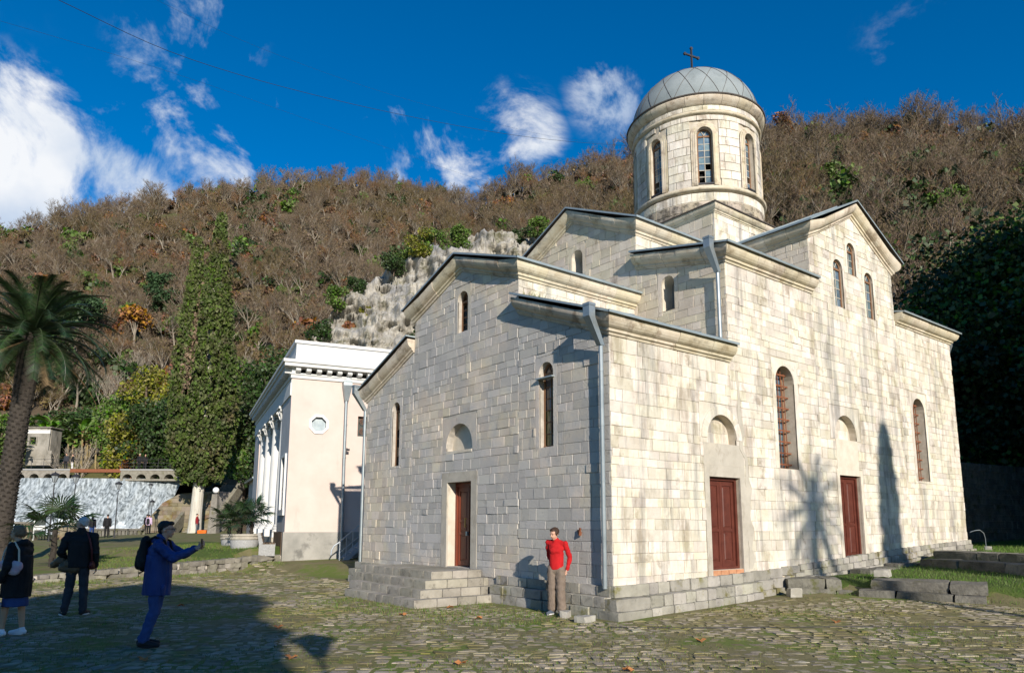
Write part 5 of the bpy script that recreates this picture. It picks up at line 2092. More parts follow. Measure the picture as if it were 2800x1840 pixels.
PB = empty('portico_building', (.27, 17.38, 0), math.atan2(-.228, .973), 'white and pale pink building with columned portico and deep cornice', 'building')


def part(name, mat, fn, parent=PB, smooth=False):
    m_ = MB()
    fn(m_)
    return m_.build(name, MT[mat] if isinstance(mat, str) else mat, parent, smooth)


Pside = lambda u, v, d=0.0: Vector((u, -d, v))          # faces -y
Pfront = lambda u, v, d=0.0: Vector((-d, u, v))         # faces -x


def side_wall(m_):
    oc = [(1.09 + .30 * math.cos(R(22.5 + 45 * k)), 5.52 + .30 * math.sin(R(22.5 + 45 * k))) for k in range(8)]
    gr = [(2.62, 5.13), (3.05, 5.13), (3.05, 5.94), (2.62, 5.94)]
    wall_sheet(m_, Pside, [(0.0, 1.35), (12, 1.35), (12, 7.5), (0, 7.5)], [oc, gr], 0, -.25)


part('wall', 'pink', side_wall)
part('rear_wall', 'pink', lambda m_: (m_.box(11.8, 12, .02, 15, 0, 8), m_.box(.3, 12, 14.8, 15, 0, 8)))
part('plinth', 'base_cement', lambda m_: m_.box(-.06, 12, -.05, .3, -.3, 1.35))
oct_w = part('octagonal_window', 'white', lambda m_: [m_.prism([(1.09 + r1 * math.cos(R(22.5 + 45 * (k + j))), 5.52 + r1 * math.sin(R(22.5 + 45 * (k + j)))) for r1, j in ((.41, 0), (.41, 1), (.30, 1), (.30, 0))], Pside, -.1, .045) for k in range(8)])
MT['pane_sky'] = material('painted_sky_pane', (.30, .36, .38), (.42, .48, .50), 5, .25, spec=.6)  # pale reflected sky is put into the pane's base colour
part('pane', 'pane_sky', lambda m_: m_.prism([(1.09 + .305 * math.cos(R(22.5 + 45 * k)), 5.52 + .305 * math.sin(R(22.5 + 45 * k))) for k in range(8)], Pside, -.14, -.12), oct_w)
gw = part('grille_window', 'sign_dark', lambda m_: rectp(m_, Pside, 2.62, 3.05, 5.13, 5.94, -.2, -.18))


def scrolls(m_):
    for cz in (5.33, 5.73):
        pts = []
        for k in range(30):
            a = k * .42
            r_ = .15 * (1 - k / 36)
            pts.append(Pside(2.835 + r_ * math.cos(a), cz + r_ * math.sin(a), -.05))
        m_.tube(pts, .012, 5)
    for u in (2.63, 3.04):
        m_.bar(Pside(u, 5.13, -.05), Pside(u, 5.94, -.05), .02)


part('scroll_grille', 'rust', scrolls, gw)
# front: right bay, recessed porch, left bay
fw_holes = [[(.55, 2.2), (1.55, 2.2), (1.55, 4.25), (.55, 4.25)]]
part('wall', 'grey_paint', lambda m_: (wall_sheet(m_, Pfront, [(0.0, 1.35), (2.6, 1.35), (2.6, 6.6), (0.0, 6.6)], fw_holes, 0, -.3), m_.box(.02, 2.2, 2.58, 2.6, 1.35, 6.6)))
part('wall', 'pink', lambda m_: (m_.box(2.2, 2.4, 2.6, 12.4, 1.3, 6.6), m_.box(0, 2.2, 12.4, 12.6, 1.3, 6.6)))
part('wall', 'grey_paint', lambda m_: m_.box(0, .2, 12.6, 15, 1.3, 6.6))
part('plinth', 'plank', lambda m_: [m_.box(-.08, .1, .3 + .23 * k, .3 + .23 * k + .215, .3, 1.33) for k in range(11)])
part('porch_floor', 'cement', lambda m_: m_.box(-.15, 2.3, 2.9, 15, .5, 1.1))


def fwin(m_):
    for (a, b, c, d) in ((.42, .55, 2.08, 4.37), (1.55, 1.68, 2.08, 4.37), (.55, 1.55, 4.25, 4.37), (.36, 1.74, 1.98, 2.2)):
        rectp(m_, Pfront, a, b, c, d, -.1, .07)
    rectp(m_, Pfront, 1.03, 1.07, 2.2, 4.25, -.16, -.1)


fwn = part('window', 'white', fwin)
part('pane', 'glass', lambda m_: rectp(m_, Pfront, .55, 1.55, 2.2, 4.25, -.2, -.17), fwn)
for yk in (3.3, 6.3, 9.3, 12.0):
    c_ = part('column', 'white', lambda m_: m_.lathe([(.30, 1.62), (.31, 2.0), (.31, 3.2), (.285, 5.0), (.26, 6.0)], .30, yk, 24), smooth=True)
    part('column_base', 'white', lambda m_: (m_.lathe([(.40, 1.42), (.42, 1.46), (.40, 1.52), (.35, 1.54), (.37, 1.58), (.35, 1.62), (.30, 1.64)], .30, yk, 24), m_.box(-.14, .74, yk - .44, yk + .44, 1.1, 1.42)), c_)

    def capital(m_):
        m_.lathe([(.27, 6.0), (.30, 6.03), (.28, 6.08), (.31, 6.25), (.40, 6.46)], .30, yk, 20)
        m_.box(-.12, .72, yk - .42, yk + .42, 6.5, 6.6)
        for k in range(10):
            a = 2 * math.pi * k / 10
            b_, t_ = Vector((.30 + .29 * math.cos(a), yk + .29 * math.sin(a), 6.08)), Vector((.30 + .42 * math.cos(a), yk + .42 * math.sin(a), 6.36))
            m_.tube([b_, b_.lerp(t_, .6) + Vector((0, 0, .08)), t_, t_ + Vector((math.cos(a) * .04, math.sin(a) * .04, -.06))], [.05, .06, .05, .03], 6)
        for sx in (-1, 1):
            for sy in (-1, 1):
                m_.tube([(.30 + sx * .30 - .06, yk + sy * .33, 6.44), (.30 + sx * .30 + .06, yk + sy * .33, 6.44)], .08, 10)
    part('capital', 'white2', capital, c_)
part('architrave', 'white', lambda m_: (m_.box(-.05, 2.2, .03, 15, 6.6, 7.1), m_.box(-.02, 2.2, .04, 15, 7.1, 7.5)))
# the deep cornice on both faces
part('cornice', 'white2', lambda m_: (m_.box(-.06, 12, -.06, .3, 7.28, 7.42), m_.box(-.10, 12, -.10, .3, 7.42, 7.48), m_.box(-.34, 12, -.34, .3, 7.70, 7.84), m_.box(-.40, 12, -.40, .3, 7.84, 7.96),
                                  m_.box(-.06, .3, .3, 15.2, 7.28, 7.42), m_.box(-.34, .3, .3, 15.3, 7.70, 7.84), m_.box(-.40, .3, .3, 15.35, 7.84, 7.96), m_.box(-.03, .3, -.03, 15, 7.48, 7.70)))
for k in range(12):
    def modil(m_, x=.10 + k * .40):
        m_.prism([(x, 7.50), (x + .17, 7.50), (x + .17, 7.70), (x, 7.70)], Pside, .03, .22)
        m_.tube([Pside(x - .005, 7.58, .25), Pside(x + .175, 7.58, .25)], .06, 8)
        m_.tube([Pside(x + .03, 7.50, .10), Pside(x + .14, 7.50, .10)], .04, 8)
    part('modillion', 'white2', modil)
for k in range(40):
    part('dentil', 'white2', lambda m_: m_.box(-.28, -.03, .1 + k * .37, .1 + k * .37 + .2, 7.48, 7.70))
part('parapet', 'white', lambda m_: (m_.box(.12, 12, .12, .4, 7.96, 8.72), m_.box(.12, .4, .4, 4.2, 7.96, 8.72), m_.box(.05, 12, .05, .45, 8.72, 8.84), m_.box(.05, .45, .45, 4.3, 8.72, 8.84), m_.box(.10, 3.3, .06, .12, 7.98, 8.20)))
part('parapet', 'white', lambda m_: (m_.box(.0, .4, 12.3, 14.2, 7.96, 8.5), m_.box(-.05, .45, 12.2, 14.3, 8.5, 8.6)))
part('roof', 'zinc_roof', lambda m_: m_.box(.2, 11.9, .2, 14.9, 7.9, 7.98))


def pb_pipe(m_):
    m_.tube([(2.12, -.16, 1.0), (2.10, -.16, 4.0), (2.10, -.16, 6.55)], .06, 10)
    for z in (1.6, 2.9, 4.2, 5.5):
        m_.tube([(2.105, -.16, z), (2.105, -.16, z + .06)], .068, 10)


pp = part('downpipe', 'zinc', pb_pipe)


def hop(m_):
    m_.hexa([(2.03, -.24, 6.5), (2.17, -.24, 6.5), (2.17, -.10, 6.5), (2.03, -.10, 6.5)], [(1.93, -.38, 7.1), (2.27, -.38, 7.1), (2.27, -.06, 7.1), (1.93, -.06, 7.1)])
    m_.hexa([(1.93, -.38, 7.1), (2.27, -.38, 7.1), (2.27, -.06, 7.1), (1.93, -.06, 7.1)], [(1.93, -.38, 7.25), (2.27, -.38, 7.25), (2.27, -.06, 7.25), (1.93, -.06, 7.25)])
    m_.prism([(1.92, 7.25), (2.28, 7.25), (2.10, 7.42)], Pside, .06, .40)


part('hopper', 'zinc', hop, pp)
part('floodlight', 'iron', lambda m_: (m_.bar((2.2, -.1, 4.62), (2.2, -.25, 4.56), .03), m_.box(2.15, 2.27, -.32, -.22, 4.50, 4.58)))

# outside metal stair
ST = empty('metal_stair', (1.95, 16.75, 0), math.atan2(-.228, .973), 'grey steel stair with railing against the pale pink wall', 'stairs')
n = 10
for k in range(n):
    part('tread', 'stair_metal', lambda m_: m_.box(.12 + .235 * k, .12 + .235 * k + .26, -.85, -.1, .20 * (k + 1) - .03, .20 * (k + 1)), ST)
for yy in (-.88, -.08):
    part('stringer', 'stair_metal', lambda m_: m_.hexa([(0, yy - .02, 0), (.12, yy - .02, 0), (.12, yy + .02, 0), (0, yy + .02, 0)][:4], [(0, yy - .02, .22), (.12, yy - .02, .24), (.12, yy + .02, .24), (0, yy + .02, .22)]) and m_.bar((.05, yy, .10), (.05 + .235 * n, yy, .10 + .2 * n), .03, .16), ST)
for yy in (-.88,):
    for k in range(0, n + 1, 1):
        b_ = Vector((.1 + .235 * k, yy, .12 + .2 * k))
        part('baluster', 'stair_metal', lambda m_: m_.bar(b_, b_ + Vector((0, 0, .92)), .05 if k == 0 else .025), ST)
    part('handrail', 'stair_metal', lambda m_: (m_.bar((.02, yy, .95), (.1 + .235 * n, yy, 1.02 + .2 * n), .05, .04), m_.bar((.1, yy, .60), (.1 + .235 * n, yy, .60 + .2 * n), .03)), ST)
    part('handrail', 'stair_metal', lambda m_: m_.tube([(.02, yy, .95), (-.12, yy, .85), (-.20, yy, .70), (-.22, yy, .52)], .025, 8), ST)

# clapboard annexe beyond the portico
AN = empty('clapboard_annexe', (3.6, 34.8, .3), math.atan2(-.228, .973), 'small gabled annexe with pinkish clapboards beyond the portico', 'building')
part('wall', 'siding', lambda m_: (m_.box(1.2, 4.5, 0, 6, 0, 4.2), m_.prism([(1.2, 4.2), (4.5, 4.2), (4.5, 6.0)], Pside, -6, 0)), AN)
for k in range(19):
    z = .2 + k * .27
    part('clapboard', 'siding', lambda m_: m_.hexa([(1.17 + (max(0, z - 4.0) * 1.83), -.05, z), (4.5, -.05, z), (4.5, 0, z), (1.17 + (max(0, z - 4.0) * 1.83), 0, z)], [(1.18 + (max(0, z - 4.0) * 1.83), -.015, z + .26), (4.5, -.015, z + .26), (4.5, 0, z + .26), (1.18 + (max(0, z - 4.0) * 1.83), 0, z + .26)]), AN)
part('roof', 'zinc_roof', lambda m_: m_.bar((.9, 3, 4.08), (4.6, 3, 6.12), 6.6, .12), AN)
part('window', 'white', lambda m_: (m_.box(1.45, 1.75, -.10, -.03, 1.1, 2.9), m_.box(2.0, 2.3, -.10, -.03, 1.1, 2.9)), AN)

# ---------------------------------------------------------------- terrace wall
TW = empty('terrace_wall', (-4, 16.2, 0), 0, 'low dry stone wall holding the grass terrace', 'wall')
rr = random.Random(31)


def child(o, par):
    o.matrix_parent_inverse = Matrix.Translation(par.location).inverted() if par.rotation_euler.z == 0 else par.matrix_basis.inverted()
    return o


x = .05
while x > -9.6:
    h = max(.16, .54 - .045 * max(0, -x))
    z = -.03
    rows = 3 if h > .4 else 2
    for k in range(rows):
        hh = (h + .03) / rows
        xx = x
        w = rr.uniform(.22, .42)
        y = wall_line(xx - w / 2)
        m_ = MB()
        rough_block(m_, (xx - w / 2 + rr.uniform(-.08, .08), y + .12, z + hh / 2), (w * rr.uniform(.85, 1.25), .36 + rr.uniform(-.06, .06), hh * rr.uniform(.85, 1.12)), .26, rr.random(), .20, 3)
        child(m_.build('stone', MT['wallstone'], TW), TW)
        z += hh
    x -= .31
mb = MB()
mb.add([(.2, wall_line(.2) + .14, -.1), (-9.6, wall_line(-9.6) + .14, -.1), (-9.6, wall_line(-9.6) + .14, .10), (.2, wall_line(.2) + .14, .48), (.2, wall_line(.2) + .4, -.1), (-9.6, wall_line(-9.6) + .4, -.1), (-9.6, wall_line(-9.6) + .4, .10), (.2, wall_line(.2) + .4, .48)],
       [(0, 1, 2, 3), (7, 6, 5, 4), (3, 2, 6, 7)])
child(mb.build('wall_core', MT['mortar_w'], TW), TW)


# ---------------------------------------------------------------- palms
def fan_leaf(mb_, base, tip, size, seed, n=22):
    """petiole from base to tip, then a fan of pleated blades"""
    r_ = random.Random(seed)
    base, tip = Vector(base), Vector(tip)
    mb_.mi = 0
    mb_.tube([base, base.lerp(tip, .5) + Vector((0, 0, .04 * size)), tip], [.014 * size + .004, .010 * size + .003, .006], 4, False)
    d = (tip - base).normalized()
    s = d.cross(Vector((0, 0, 1)))
    s = s.normalized() if s.length > .01 else Vector((1, 0, 0))
    up = s.cross(d).normalized()
    for k in range(n):
        a = R(-125 + 250 * k / (n - 1))
        dr = (d * math.cos(a) + s * math.sin(a)).normalized()
        L = size * (.75 + .25 * math.cos(a * .6)) * r_.uniform(.88, 1.05)
        sd = (-d * math.sin(a) + s * math.cos(a)).normalized() * .035 * size
        m1 = tip + dr * L * .55 + up * .06 * size
        e = tip + dr * L + Vector((0, 0, -.18 * size)) * r_.uniform(.3, 1.3)
        mb_.add([tip, m1 - sd + up * .01, e, m1 + sd - up * .01], [(0, 1, 2, 3)])


def fan_palm(name, label, loc, h, size, n, seed, group=None, stem=.07):
    t = empty(name, loc, 0, label, 'palm', group)
    m_ = MB()
    m_.tube([(0, 0, -.05), (.02, .01, h * .5), (0, 0, h)], [stem * 1.15, stem, stem * .9], 9)
    for k in range(int(h / .06)):
        a = k * 2.4
        z = .06 + k * .06
        m_.tube([(stem * math.cos(a), stem * math.sin(a), z), (stem * 1.5 * math.cos(a), stem * 1.5 * math.sin(a), z + .07)], [.03, .012], 4)
    m_.build('trunk', MT['palm_trunk'], t)
    r_ = random.Random(seed)
    m_ = MB()
    for k in range(n):
        a = k * 2.399 + r_.uniform(-.2, .2)
        el = R(70 - 95 * (k / n) + r_.uniform(-8, 8))
        L = size * r_.uniform(.75, 1.05)
        tip = Vector((math.cos(a) * math.cos(el), math.sin(a) * math.cos(el), math.sin(el))) * L + Vector((0, 0, h))
        fan_leaf(m_, (0, 0, h), tip, size, seed * 100 + k)
    m_.build('crown', MT['palm_leaf'], t)
    return t


for i, (c, lab) in enumerate([((-.78, 18.70, .50), 'round speckled concrete planter beside the bench'), ((-.35, 21.4, .45), 'round speckled concrete planter behind the first planter')]):
    t = empty('planter', c, 0, lab, 'planter')
    part('bowl', 'concrete', lambda m_: m_.lathe([(.40, 0), (.46, .02), (.52, .55), (.50, .56)], 0, 0, 20), t, True)
    part('rim', 'cement', lambda m_: m_.lathe([(.50, .56), (.55, .58), (.55, .64), (.51, .65), (.51, .69), (.55, .70), (.55, .77), (.46, .78), (.44, .70)], 0, 0, 20), t)
    part('earth', 'soil', lambda m_: m_.lathe([(.47, .72), (.2, .74), (.001, .75)], 0, 0, 16), t)
    for j, (dx, dy, lb) in enumerate((((-.2, .02, 'left of the pair'), (.2, -.02, 'right of the pair')))):
        fan_palm('fan_palm', 'young fan palm in the %s planter, %s' % (('nearer', 'further')[i], ('toward the waterfall', 'toward the portico')[j]), (c[0] + RT.x * dx * 1.2, c[1] + RT.y * dx * 1.2, c[2] + .72), .55 + .08 * j, .58, 13, 60 + i * 2 + j, stem=.06)
fan_palm('fan_palm', 'spreading fan palm in the raised bed beside the date palm', (-6.95, 18.8, .3), 1.15, .82, 15, 70, stem=.09)
BN = empty('bench', (-.22, 17.75, .50), R(70), 'bench with speckled concrete end and brown slats', 'bench')
for xx in (-.75, .75):
    part('end_block', 'concrete', lambda m_: (m_.box(xx - .09, xx + .09, -.28, .28, 0, .42), m_.hexa([(xx - .09, .12, .42), (xx + .09, .12, .42), (xx + .09, .28, .42), (xx - .09, .28, .42)], [(xx - .09, .26, .82), (xx + .09, .26, .82), (xx + .09, .36, .82), (xx - .09, .36, .82)])), BN)
for k in range(4):
    part('slat', 'plank', lambda m_: m_.box(-.85, .85, -.26 + k * .11, -.26 + k * .11 + .09, .425, .46), BN)
for k in range(3):
    part('slat', 'plank', lambda m_: m_.box(-.85, .85, .14 + k * .03, .17 + k * .03, .52 + k * .11, .61 + k * .11), BN)

# date palm
DP = empty('date_palm', (-8.25, 23.75, .2), 0, 'tall date palm with a thick shade-darkened trunk and drooping fronds', 'palm')
top = Vector((.36, -.28, 8.6))
part('trunk', 'palm_trunk', lambda m_: m_.tube([(0, 0, -.2), (.02, -.02, .6), (.12, -.09, 3), (.23, -.18, 5.5), top], [.50, .38, .33, .33, .42], 16), DP)
scm = MB()
for k in range(520):
    t = k / 520
    a = k * 2.39996
    c = Vector((0, 0, 0)).lerp(top, t) + Vector((0, 0, .1))
    r_ = .355 - .03 * math.sin(t * 3)
    d = Vector((math.cos(a), math.sin(a), 0))
    s = Vector((-math.sin(a), math.cos(a), 0)) * .075
    b_ = c + d * (r_ - .03)
    scm.add([b_ - s, b_ + s, b_ + d * .09 + s * .6 + Vector((0, 0, .11)), b_ + d * .09 - s * .6 + Vector((0, 0, .11)), b_ + Vector((0, 0, .15))], [(0, 1, 2, 3), (3, 2, 4), (0, 3, 4), (1, 4, 2)])
tag(scm.build('leaf_base', MT['palm_trunk'], DP), kind='stuff')


def frond(mb_, base, az, el0, L, droop, seed, width=.34, n=30):
    r_ = random.Random(seed)
    pts = []
    p = Vector(base)
    el = el0
    for k in range(13):
        pts.append(p.copy())
        d = Vector((math.cos(az) * math.cos(el), math.sin(az) * math.cos(el), math.sin(el)))
        p = p + d * (L / 12)
        el -= droop / 12 * (.5 + k / 8)
    mb_.tube(pts, [.035 * (1 - i / 13) + .006 for i in range(13)], 4, False)
    for k in range(n):
        t = .10 + .90 * k / (n - 1)
        i = min(11, int(t * 12))
        q_ = pts[i].lerp(pts[i + 1], t * 12 - i)
        d = (pts[i + 1] - pts[i]).normalized()
        s = d.cross(Vector((0, 0, 1)))
        s = s.normalized() if s.length > .01 else Vector((1, 0, 0))
        up = s.cross(d)
        ll = width * (.45 + .55 * math.sin(math.pi * min(1, t * .85 + .12))) * r_.uniform(.85, 1.1)
        for sg in (-1, 1):
            e = q_ + s * sg * ll * .80 + d * ll * .65 + up * .10 * ll - Vector((0, 0, .12 * ll))
            w_ = d * .026
            mb_.add([q_ - w_, q_ + w_ + up * .008, e], [(0, 1, 2)])


r_ = random.Random(8)
for k in range(92):
    m_ = MB()
    az = k * 2.39996 + r_.uniform(-.15, .15)
    t = k / 92
    el = R(84 - 118 * t ** .9 + r_.uniform(-6, 6))
    L = (3.1 if t > .12 else 2.5) * r_.uniform(.92, 1.06)
    frond(m_, top + Vector((math.cos(az) * .12, math.sin(az) * .12, .35 - .5 * t)), az, el, L, R(58 + 35 * t) if t < .8 else R(30), k, .50, 50)
    m_.build('frond', MT['palm_leaf'] if t < .95 else MT['palm_old'], DP)

# palm, cypress and evergreens behind the camera, whose shade falls into the picture


def shade_tree(name, label, loc, h, r_, leaf, n, seed, size=.45, up=.3, low=.05):
    rng = np.random.default_rng(seed)
    z = rng.uniform(low, 1, n)
    prof = np.sqrt(np.clip(1 - ((z - .45) / .56) ** 2, 0, 1))
    a = rng.uniform(0, 6.283, n)
    q_ = np.sqrt(rng.uniform(.25, 1, n)) * (1 + .16 * np.sin(a * 4 + z * 9) + .1 * np.sin(z * 31 + a * 2))
    P = np.stack([r_ * prof * q_ * np.cos(a), r_ * prof * q_ * np.sin(a), z * h], 1)
    V, F = leaf_quads(P, size, rng, up=up)
    return tree(name, label, loc, [([(0, 0, -.3), (0, 0, h * .8)], [h * .03, h * .01])], V, F, leaf)


for i, (x, y, h, r_, lab) in enumerate([(-16.6, -20.6, 13.2, 3.6, 'dense evergreen behind the viewpoint beside the plaza'), (-20.9, -21.2, 10.8, 3.4, 'lower dense evergreen behind the viewpoint'), (-24.8, -19.8, 9.0, 3.2, 'small dense evergreen at the far end of the row behind the viewpoint')]):
    shade_tree('evergreen_tree', lab, (x, y, -.1), h, r_, 'leaf_dark', 15000, 600 + i, .5)
t = empty('shade_palm', (-1.75, -24.7, 0), 0, 'slender palm standing south of the church behind the viewpoint', 'palm')
m_ = MB()
m_.tube([(0, 0, -.1), (.1, 0, 6), (.3, 0, 11.9)], [.2, .15, .13], 9)
m_.build('trunk', MT['palm_trunk'], t)
r_ = random.Random(4)
for k in range(34):
    m_ = MB()
    frond(m_, (.3, 0, 11.9), k * 2.39996, R(80 - 130 * k / 34), 1.75, R(60), k + 200, .36, 26)
    m_.build('frond', MT['palm_leaf'], t)
shade_tree('slim_cypress', 'slender cypress standing south of the church behind the viewpoint', (2.55, -24.7, 0), 14.4, .62, 'leaf_dark', 5200, 640, .34, 1.2, .3)
for i, (x, y, h, r_, lab) in enumerate([(22.5, -9.0, 20, 5.4, 'first unseen evergreen added to shade the wood at the right'), (28.5, -9, 21.5, 6.2, 'second unseen evergreen added to shade the wood at the right'), (35, -8, 22, 6.4, 'third unseen evergreen added to shade the wood at the right'), (43, -5, 23, 7, 'last unseen evergreen added to shade the wood at the right')]):
    shade_tree('shade_caster_tree', lab, (x, y, .8), h, r_, 'leaf_dark', 17000, 650 + i, .85, .3, .02)  # unseen evergreens added only to cast shade on the wood at the right

# the shaded wood and the dry stone wall at the right
RW = empty('dry_stone_wall', (25, 2.1, .9), 0, 'tall dry stone wall in deep shade at the edge of the lawn', 'wall')
mw = Masonry()
pa, pb = Vector((21.5, 2.75, 0)), Vector((33.5, 1.2, 0))
dw = (pb - pa).normalized()
nw = Vector((dw.y, -dw.x, 0))
Pw = frame(pa, dw, nw)
mw.wall(Pw, nw, [], 0, 12.1, .7, 4.25, [], 'rubble', 71, ch=(.16, .30), bw=(.2, .5), proud=.06)
mb = MB()
rectp(mb, Pw, 0, 12.1, .4, 4.2, -.8, -.015)
child(mb.build('wall_core', MT['mortar_w'], RW), RW)
mw.items.sort(key=lambda it: -area(it[0]))
for (poly, P, nrm, d, mat) in mw.items[:300]:
    m_ = MB()
    Masonry.piece(m_, poly, P, d, .02)
    child(m_.build('stone', MT[mat], RW), RW)
m_ = MB()
for (poly, P, nrm, d, mat) in mw.items[300:]:
    Masonry.piece(m_, poly, P, d, .02)
if m_.v: child(tag(m_.build('stone_rest', MT['rubble'], RW), kind='stuff'), RW)
for i, (px, r, h, cr, lab) in enumerate([(2470, 50, 12.6, 4.8, 'ivy clad evergreen next to the transept gable in the shaded wood'), (2560, 49, 14.6, 5.2, 'dark evergreen behind the east end in the shaded wood'), (2640, 48, 16.6, 5.6, 'dark evergreen rising above the dry stone wall'), (2740, 49, 18.0, 6.0, 'tallest dark evergreen of the shaded wood'), (2850, 48, 18.0, 6.0, 'dark evergreen at the outer end of the shaded wood'), (2510, 45, 11.0, 4.6, 'low dark evergreen behind the east end'), (2660, 44, 12, 4.6, 'low dark evergreen above the middle of the dry stone wall'), (2800, 45, 13.5, 5, 'low dark evergreen above the end of the dry stone wall')]):
    x, y = pol(az_of(px), r)
    round_tree('wood_tree', lab, (x, y, 1.0), h, cr, 'leaf_dark' if i % 3 != 1 else 'leaf_mid', 700 + i, 22000, .23, 40, .12, shell=.2)

# ---------------------------------------------------------------- weir and the bank behind it


def LF(l, f, z=0.0):
    """lateral / forward of the viewpoint on the ground plan"""
    p = Vector((CAM.x, CAM.y, 0)) + RT * l + FW * f
    return Vector((p.x, p.y, z))


nu, nv = 110, 46
V = []
for i in range(nu):
    l0 = -66 + 30.4 * i / (nu - 1)
    for j in range(nv):
        v = j / (nv - 1)
        l = l0
        if l > -37.4: l = -37.4 + (l0 + 37.4) * min(1, .02 + 1.02 * v ** .55)
        z = -.3 + 6.6 * v
        f = 71.2 + 4.0 * v ** .8 + .012 * (l + 50) ** 2 * .6
        f += mnoise.noise(Vector((l * 1.3, z * .45, 2))) * .35 + mnoise.noise(Vector((l * 3.5, z * 1.0, 7))) * .15 - (1 - v) ** 3 * .8
        V.append(LF(l, f, z))
F = np.array([(i * nv + j, (i + 1) * nv + j, (i + 1) * nv + j + 1, i * nv + j + 1) for i in range(nu - 1) for j in range(nv - 1)])
me = np_mesh('waterfall', np.array([tuple(v) for v in V]), F, [MT['water'], MT['foam']], True)
mi = []
for (a, b, c, d) in F:
    i, j = a // nv, a % nv
    l = -66 + 30.4 * i / (nu - 1)
    v = j / nv
    mi.append(1 if v < .26 + .30 * mnoise.noise(Vector((l * .28, 0, 4))) + .14 * mnoise.noise(Vector((l * 1.8, v * 6, 4))) else 0)
me.polygons.foreach_set('material_index', np.array(mi, dtype=np.int32))
tag(link('waterfall', me), kind='structure')
mb = MB()
mb.add([LF(-75, 66, .12), LF(-37, 66, .12), LF(-37, 73, .12), LF(-75, 73, .12)], [(0, 1, 2, 3)])
tag(mb.build('pool_water', MT['pool']), kind='structure')
mb = MB()
mb.add([LF(-75, 76.2, 6.25), LF(-34.8, 76.2, 6.25), LF(-34.8, 92, 6.5), LF(-75, 92, 6.5)], [(0, 1, 2, 3)])
tag(mb.build('mill_pond', MT['pool']), kind='structure')
MT['bank'] = material('bank_turf', (.085, .095, .026), (.15, .125, .05), .5, .95, bump=.15, bscale=2, c3=(.16, .105, .055), s3=.25, t3=.55)
V, F = [], []
nb_ = 60
for i in range(nb_):
    l = -76 + 46 * i / (nb_ - 1)
    for j in range(12):
        f = 78.2 + j * 2.6
        V.append(tuple(LF(l, f, 5.9 + j * .62 + mnoise.noise(Vector((l * .2, f * .2, 0))) * .8)))
F = [(i * 12 + j, (i + 1) * 12 + j, (i + 1) * 12 + j + 1, i * 12 + j + 1) for i in range(nb_ - 1) for j in range(11)]
tag(link('bank', np_mesh('bank', np.array(V), np.array(F), MT['bank'], True)), kind='structure')


def walkway(name, label, l0, l1, n):
    w = empty(name, LF(l0, 76, 6.0), 0, label, 'footbridge')
    o_, U = LF(l0, 75.6), RT
    P = frame(o_, U, -FW)
    L = l1 - l0
    step = L / n
    holes = [arch_pts(k * step + .22, (k + 1) * step - .22, 6.25, 6.25 + min(.72, (step - .44) / 2)) for k in range(n)]
    m_ = MB()
    wall_sheet(m_, P, [(0, 6.05), (L, 6.05), (L, 7.15), (0, 7.15)], holes, 0, -1.4)
    child(m_.build('arcade', MT['wallstone'], w), w)
    m_ = MB()
    rectp(m_, P, -.05, L + .05, 7.15, 7.30, -1.5, .08)
    child(m_.build('deck', MT['concrete'], w), w)
    for k in range(int(L / 1.3) + 1):
        m_ = MB()
        m_.bar(P(k * 1.3, 7.3, -.05), P(k * 1.3, 8.35, -.05), .04)
        child(m_.build('railing_post', MT['iron'], w), w)
    m_ = MB()
    for z in (8.33, 7.95, 7.6):
        m_.bar(P(0, z, -.05), P(L, z, -.05), .03)
    child(m_.build('rail', MT['iron'], w), w)


walkway('arched_walkway', 'stone walkway on five small arches at the right end of the weir', -41.6, -34.2, 5)
walkway('arched_walkway', 'stone walkway on small arches behind the date palm', -59, -47.0, 8)
BM = empty('iron_footbridge', LF(-44.5, 76, 6.9), 0, 'rusty iron beam bridge between the two arched walkways', 'footbridge')
m_ = MB()
m_.bar(LF(-47.0, 75.7, 7.12), LF(-41.6, 75.7, 7.12), .25, .35)
m_.bar(LF(-47.0, 76.6, 7.12), LF(-41.6, 76.6, 7.12), .25, .35)
child(m_.build('beam', MT['rust'], BM), BM)
m_ = MB()
m_.bar(LF(-47.0, 75.7, 8.3), LF(-41.6, 75.7, 8.3), .04)
child(m_.build('rail', MT['iron'], BM), BM)
# right abutment with its sloping top
AB = empty('weir_abutment', LF(-36, 70, 0), 0, 'brown masonry abutment with sloping top beside the waterfall', 'wall')
o_ = LF(-36.0, 69.4)
P = frame(o_, RT, -FW)
out = [(0, -.2), (7.6, -.2), (7.6, 4.7), (4.6, 4.5), (2.2, 3.4), (.6, 1.7), (0, .9)]
m_ = MB()
m_.prism(out, P, -6, -.03)
child(m_.build('wall_core', MT['mortar_w'], AB), AB)
mw = Masonry()
mw.wall(P, -FW, [(-1.2, 1, 1.0), (-.55, 1, 2.4), (-.08, 1, 4.15)], 0, 7.6, 0, 4.7, [], 'mossy_wall', 81, ch=(.3, .5), bw=(.5, 1.1), proud=.06)
for (poly, Pp, nrm, d, mat) in mw.items:
    m_ = MB()
    Masonry.piece(m_, poly, Pp, d, .03)
    child(m_.build('stone', MT[mat], AB), AB)
m_ = MB()
rectp(m_, P, 5.4, 6.7, 0, 1.0, 0, .1)
child(m_.build('wooden_door', MT['plank'], AB), AB)

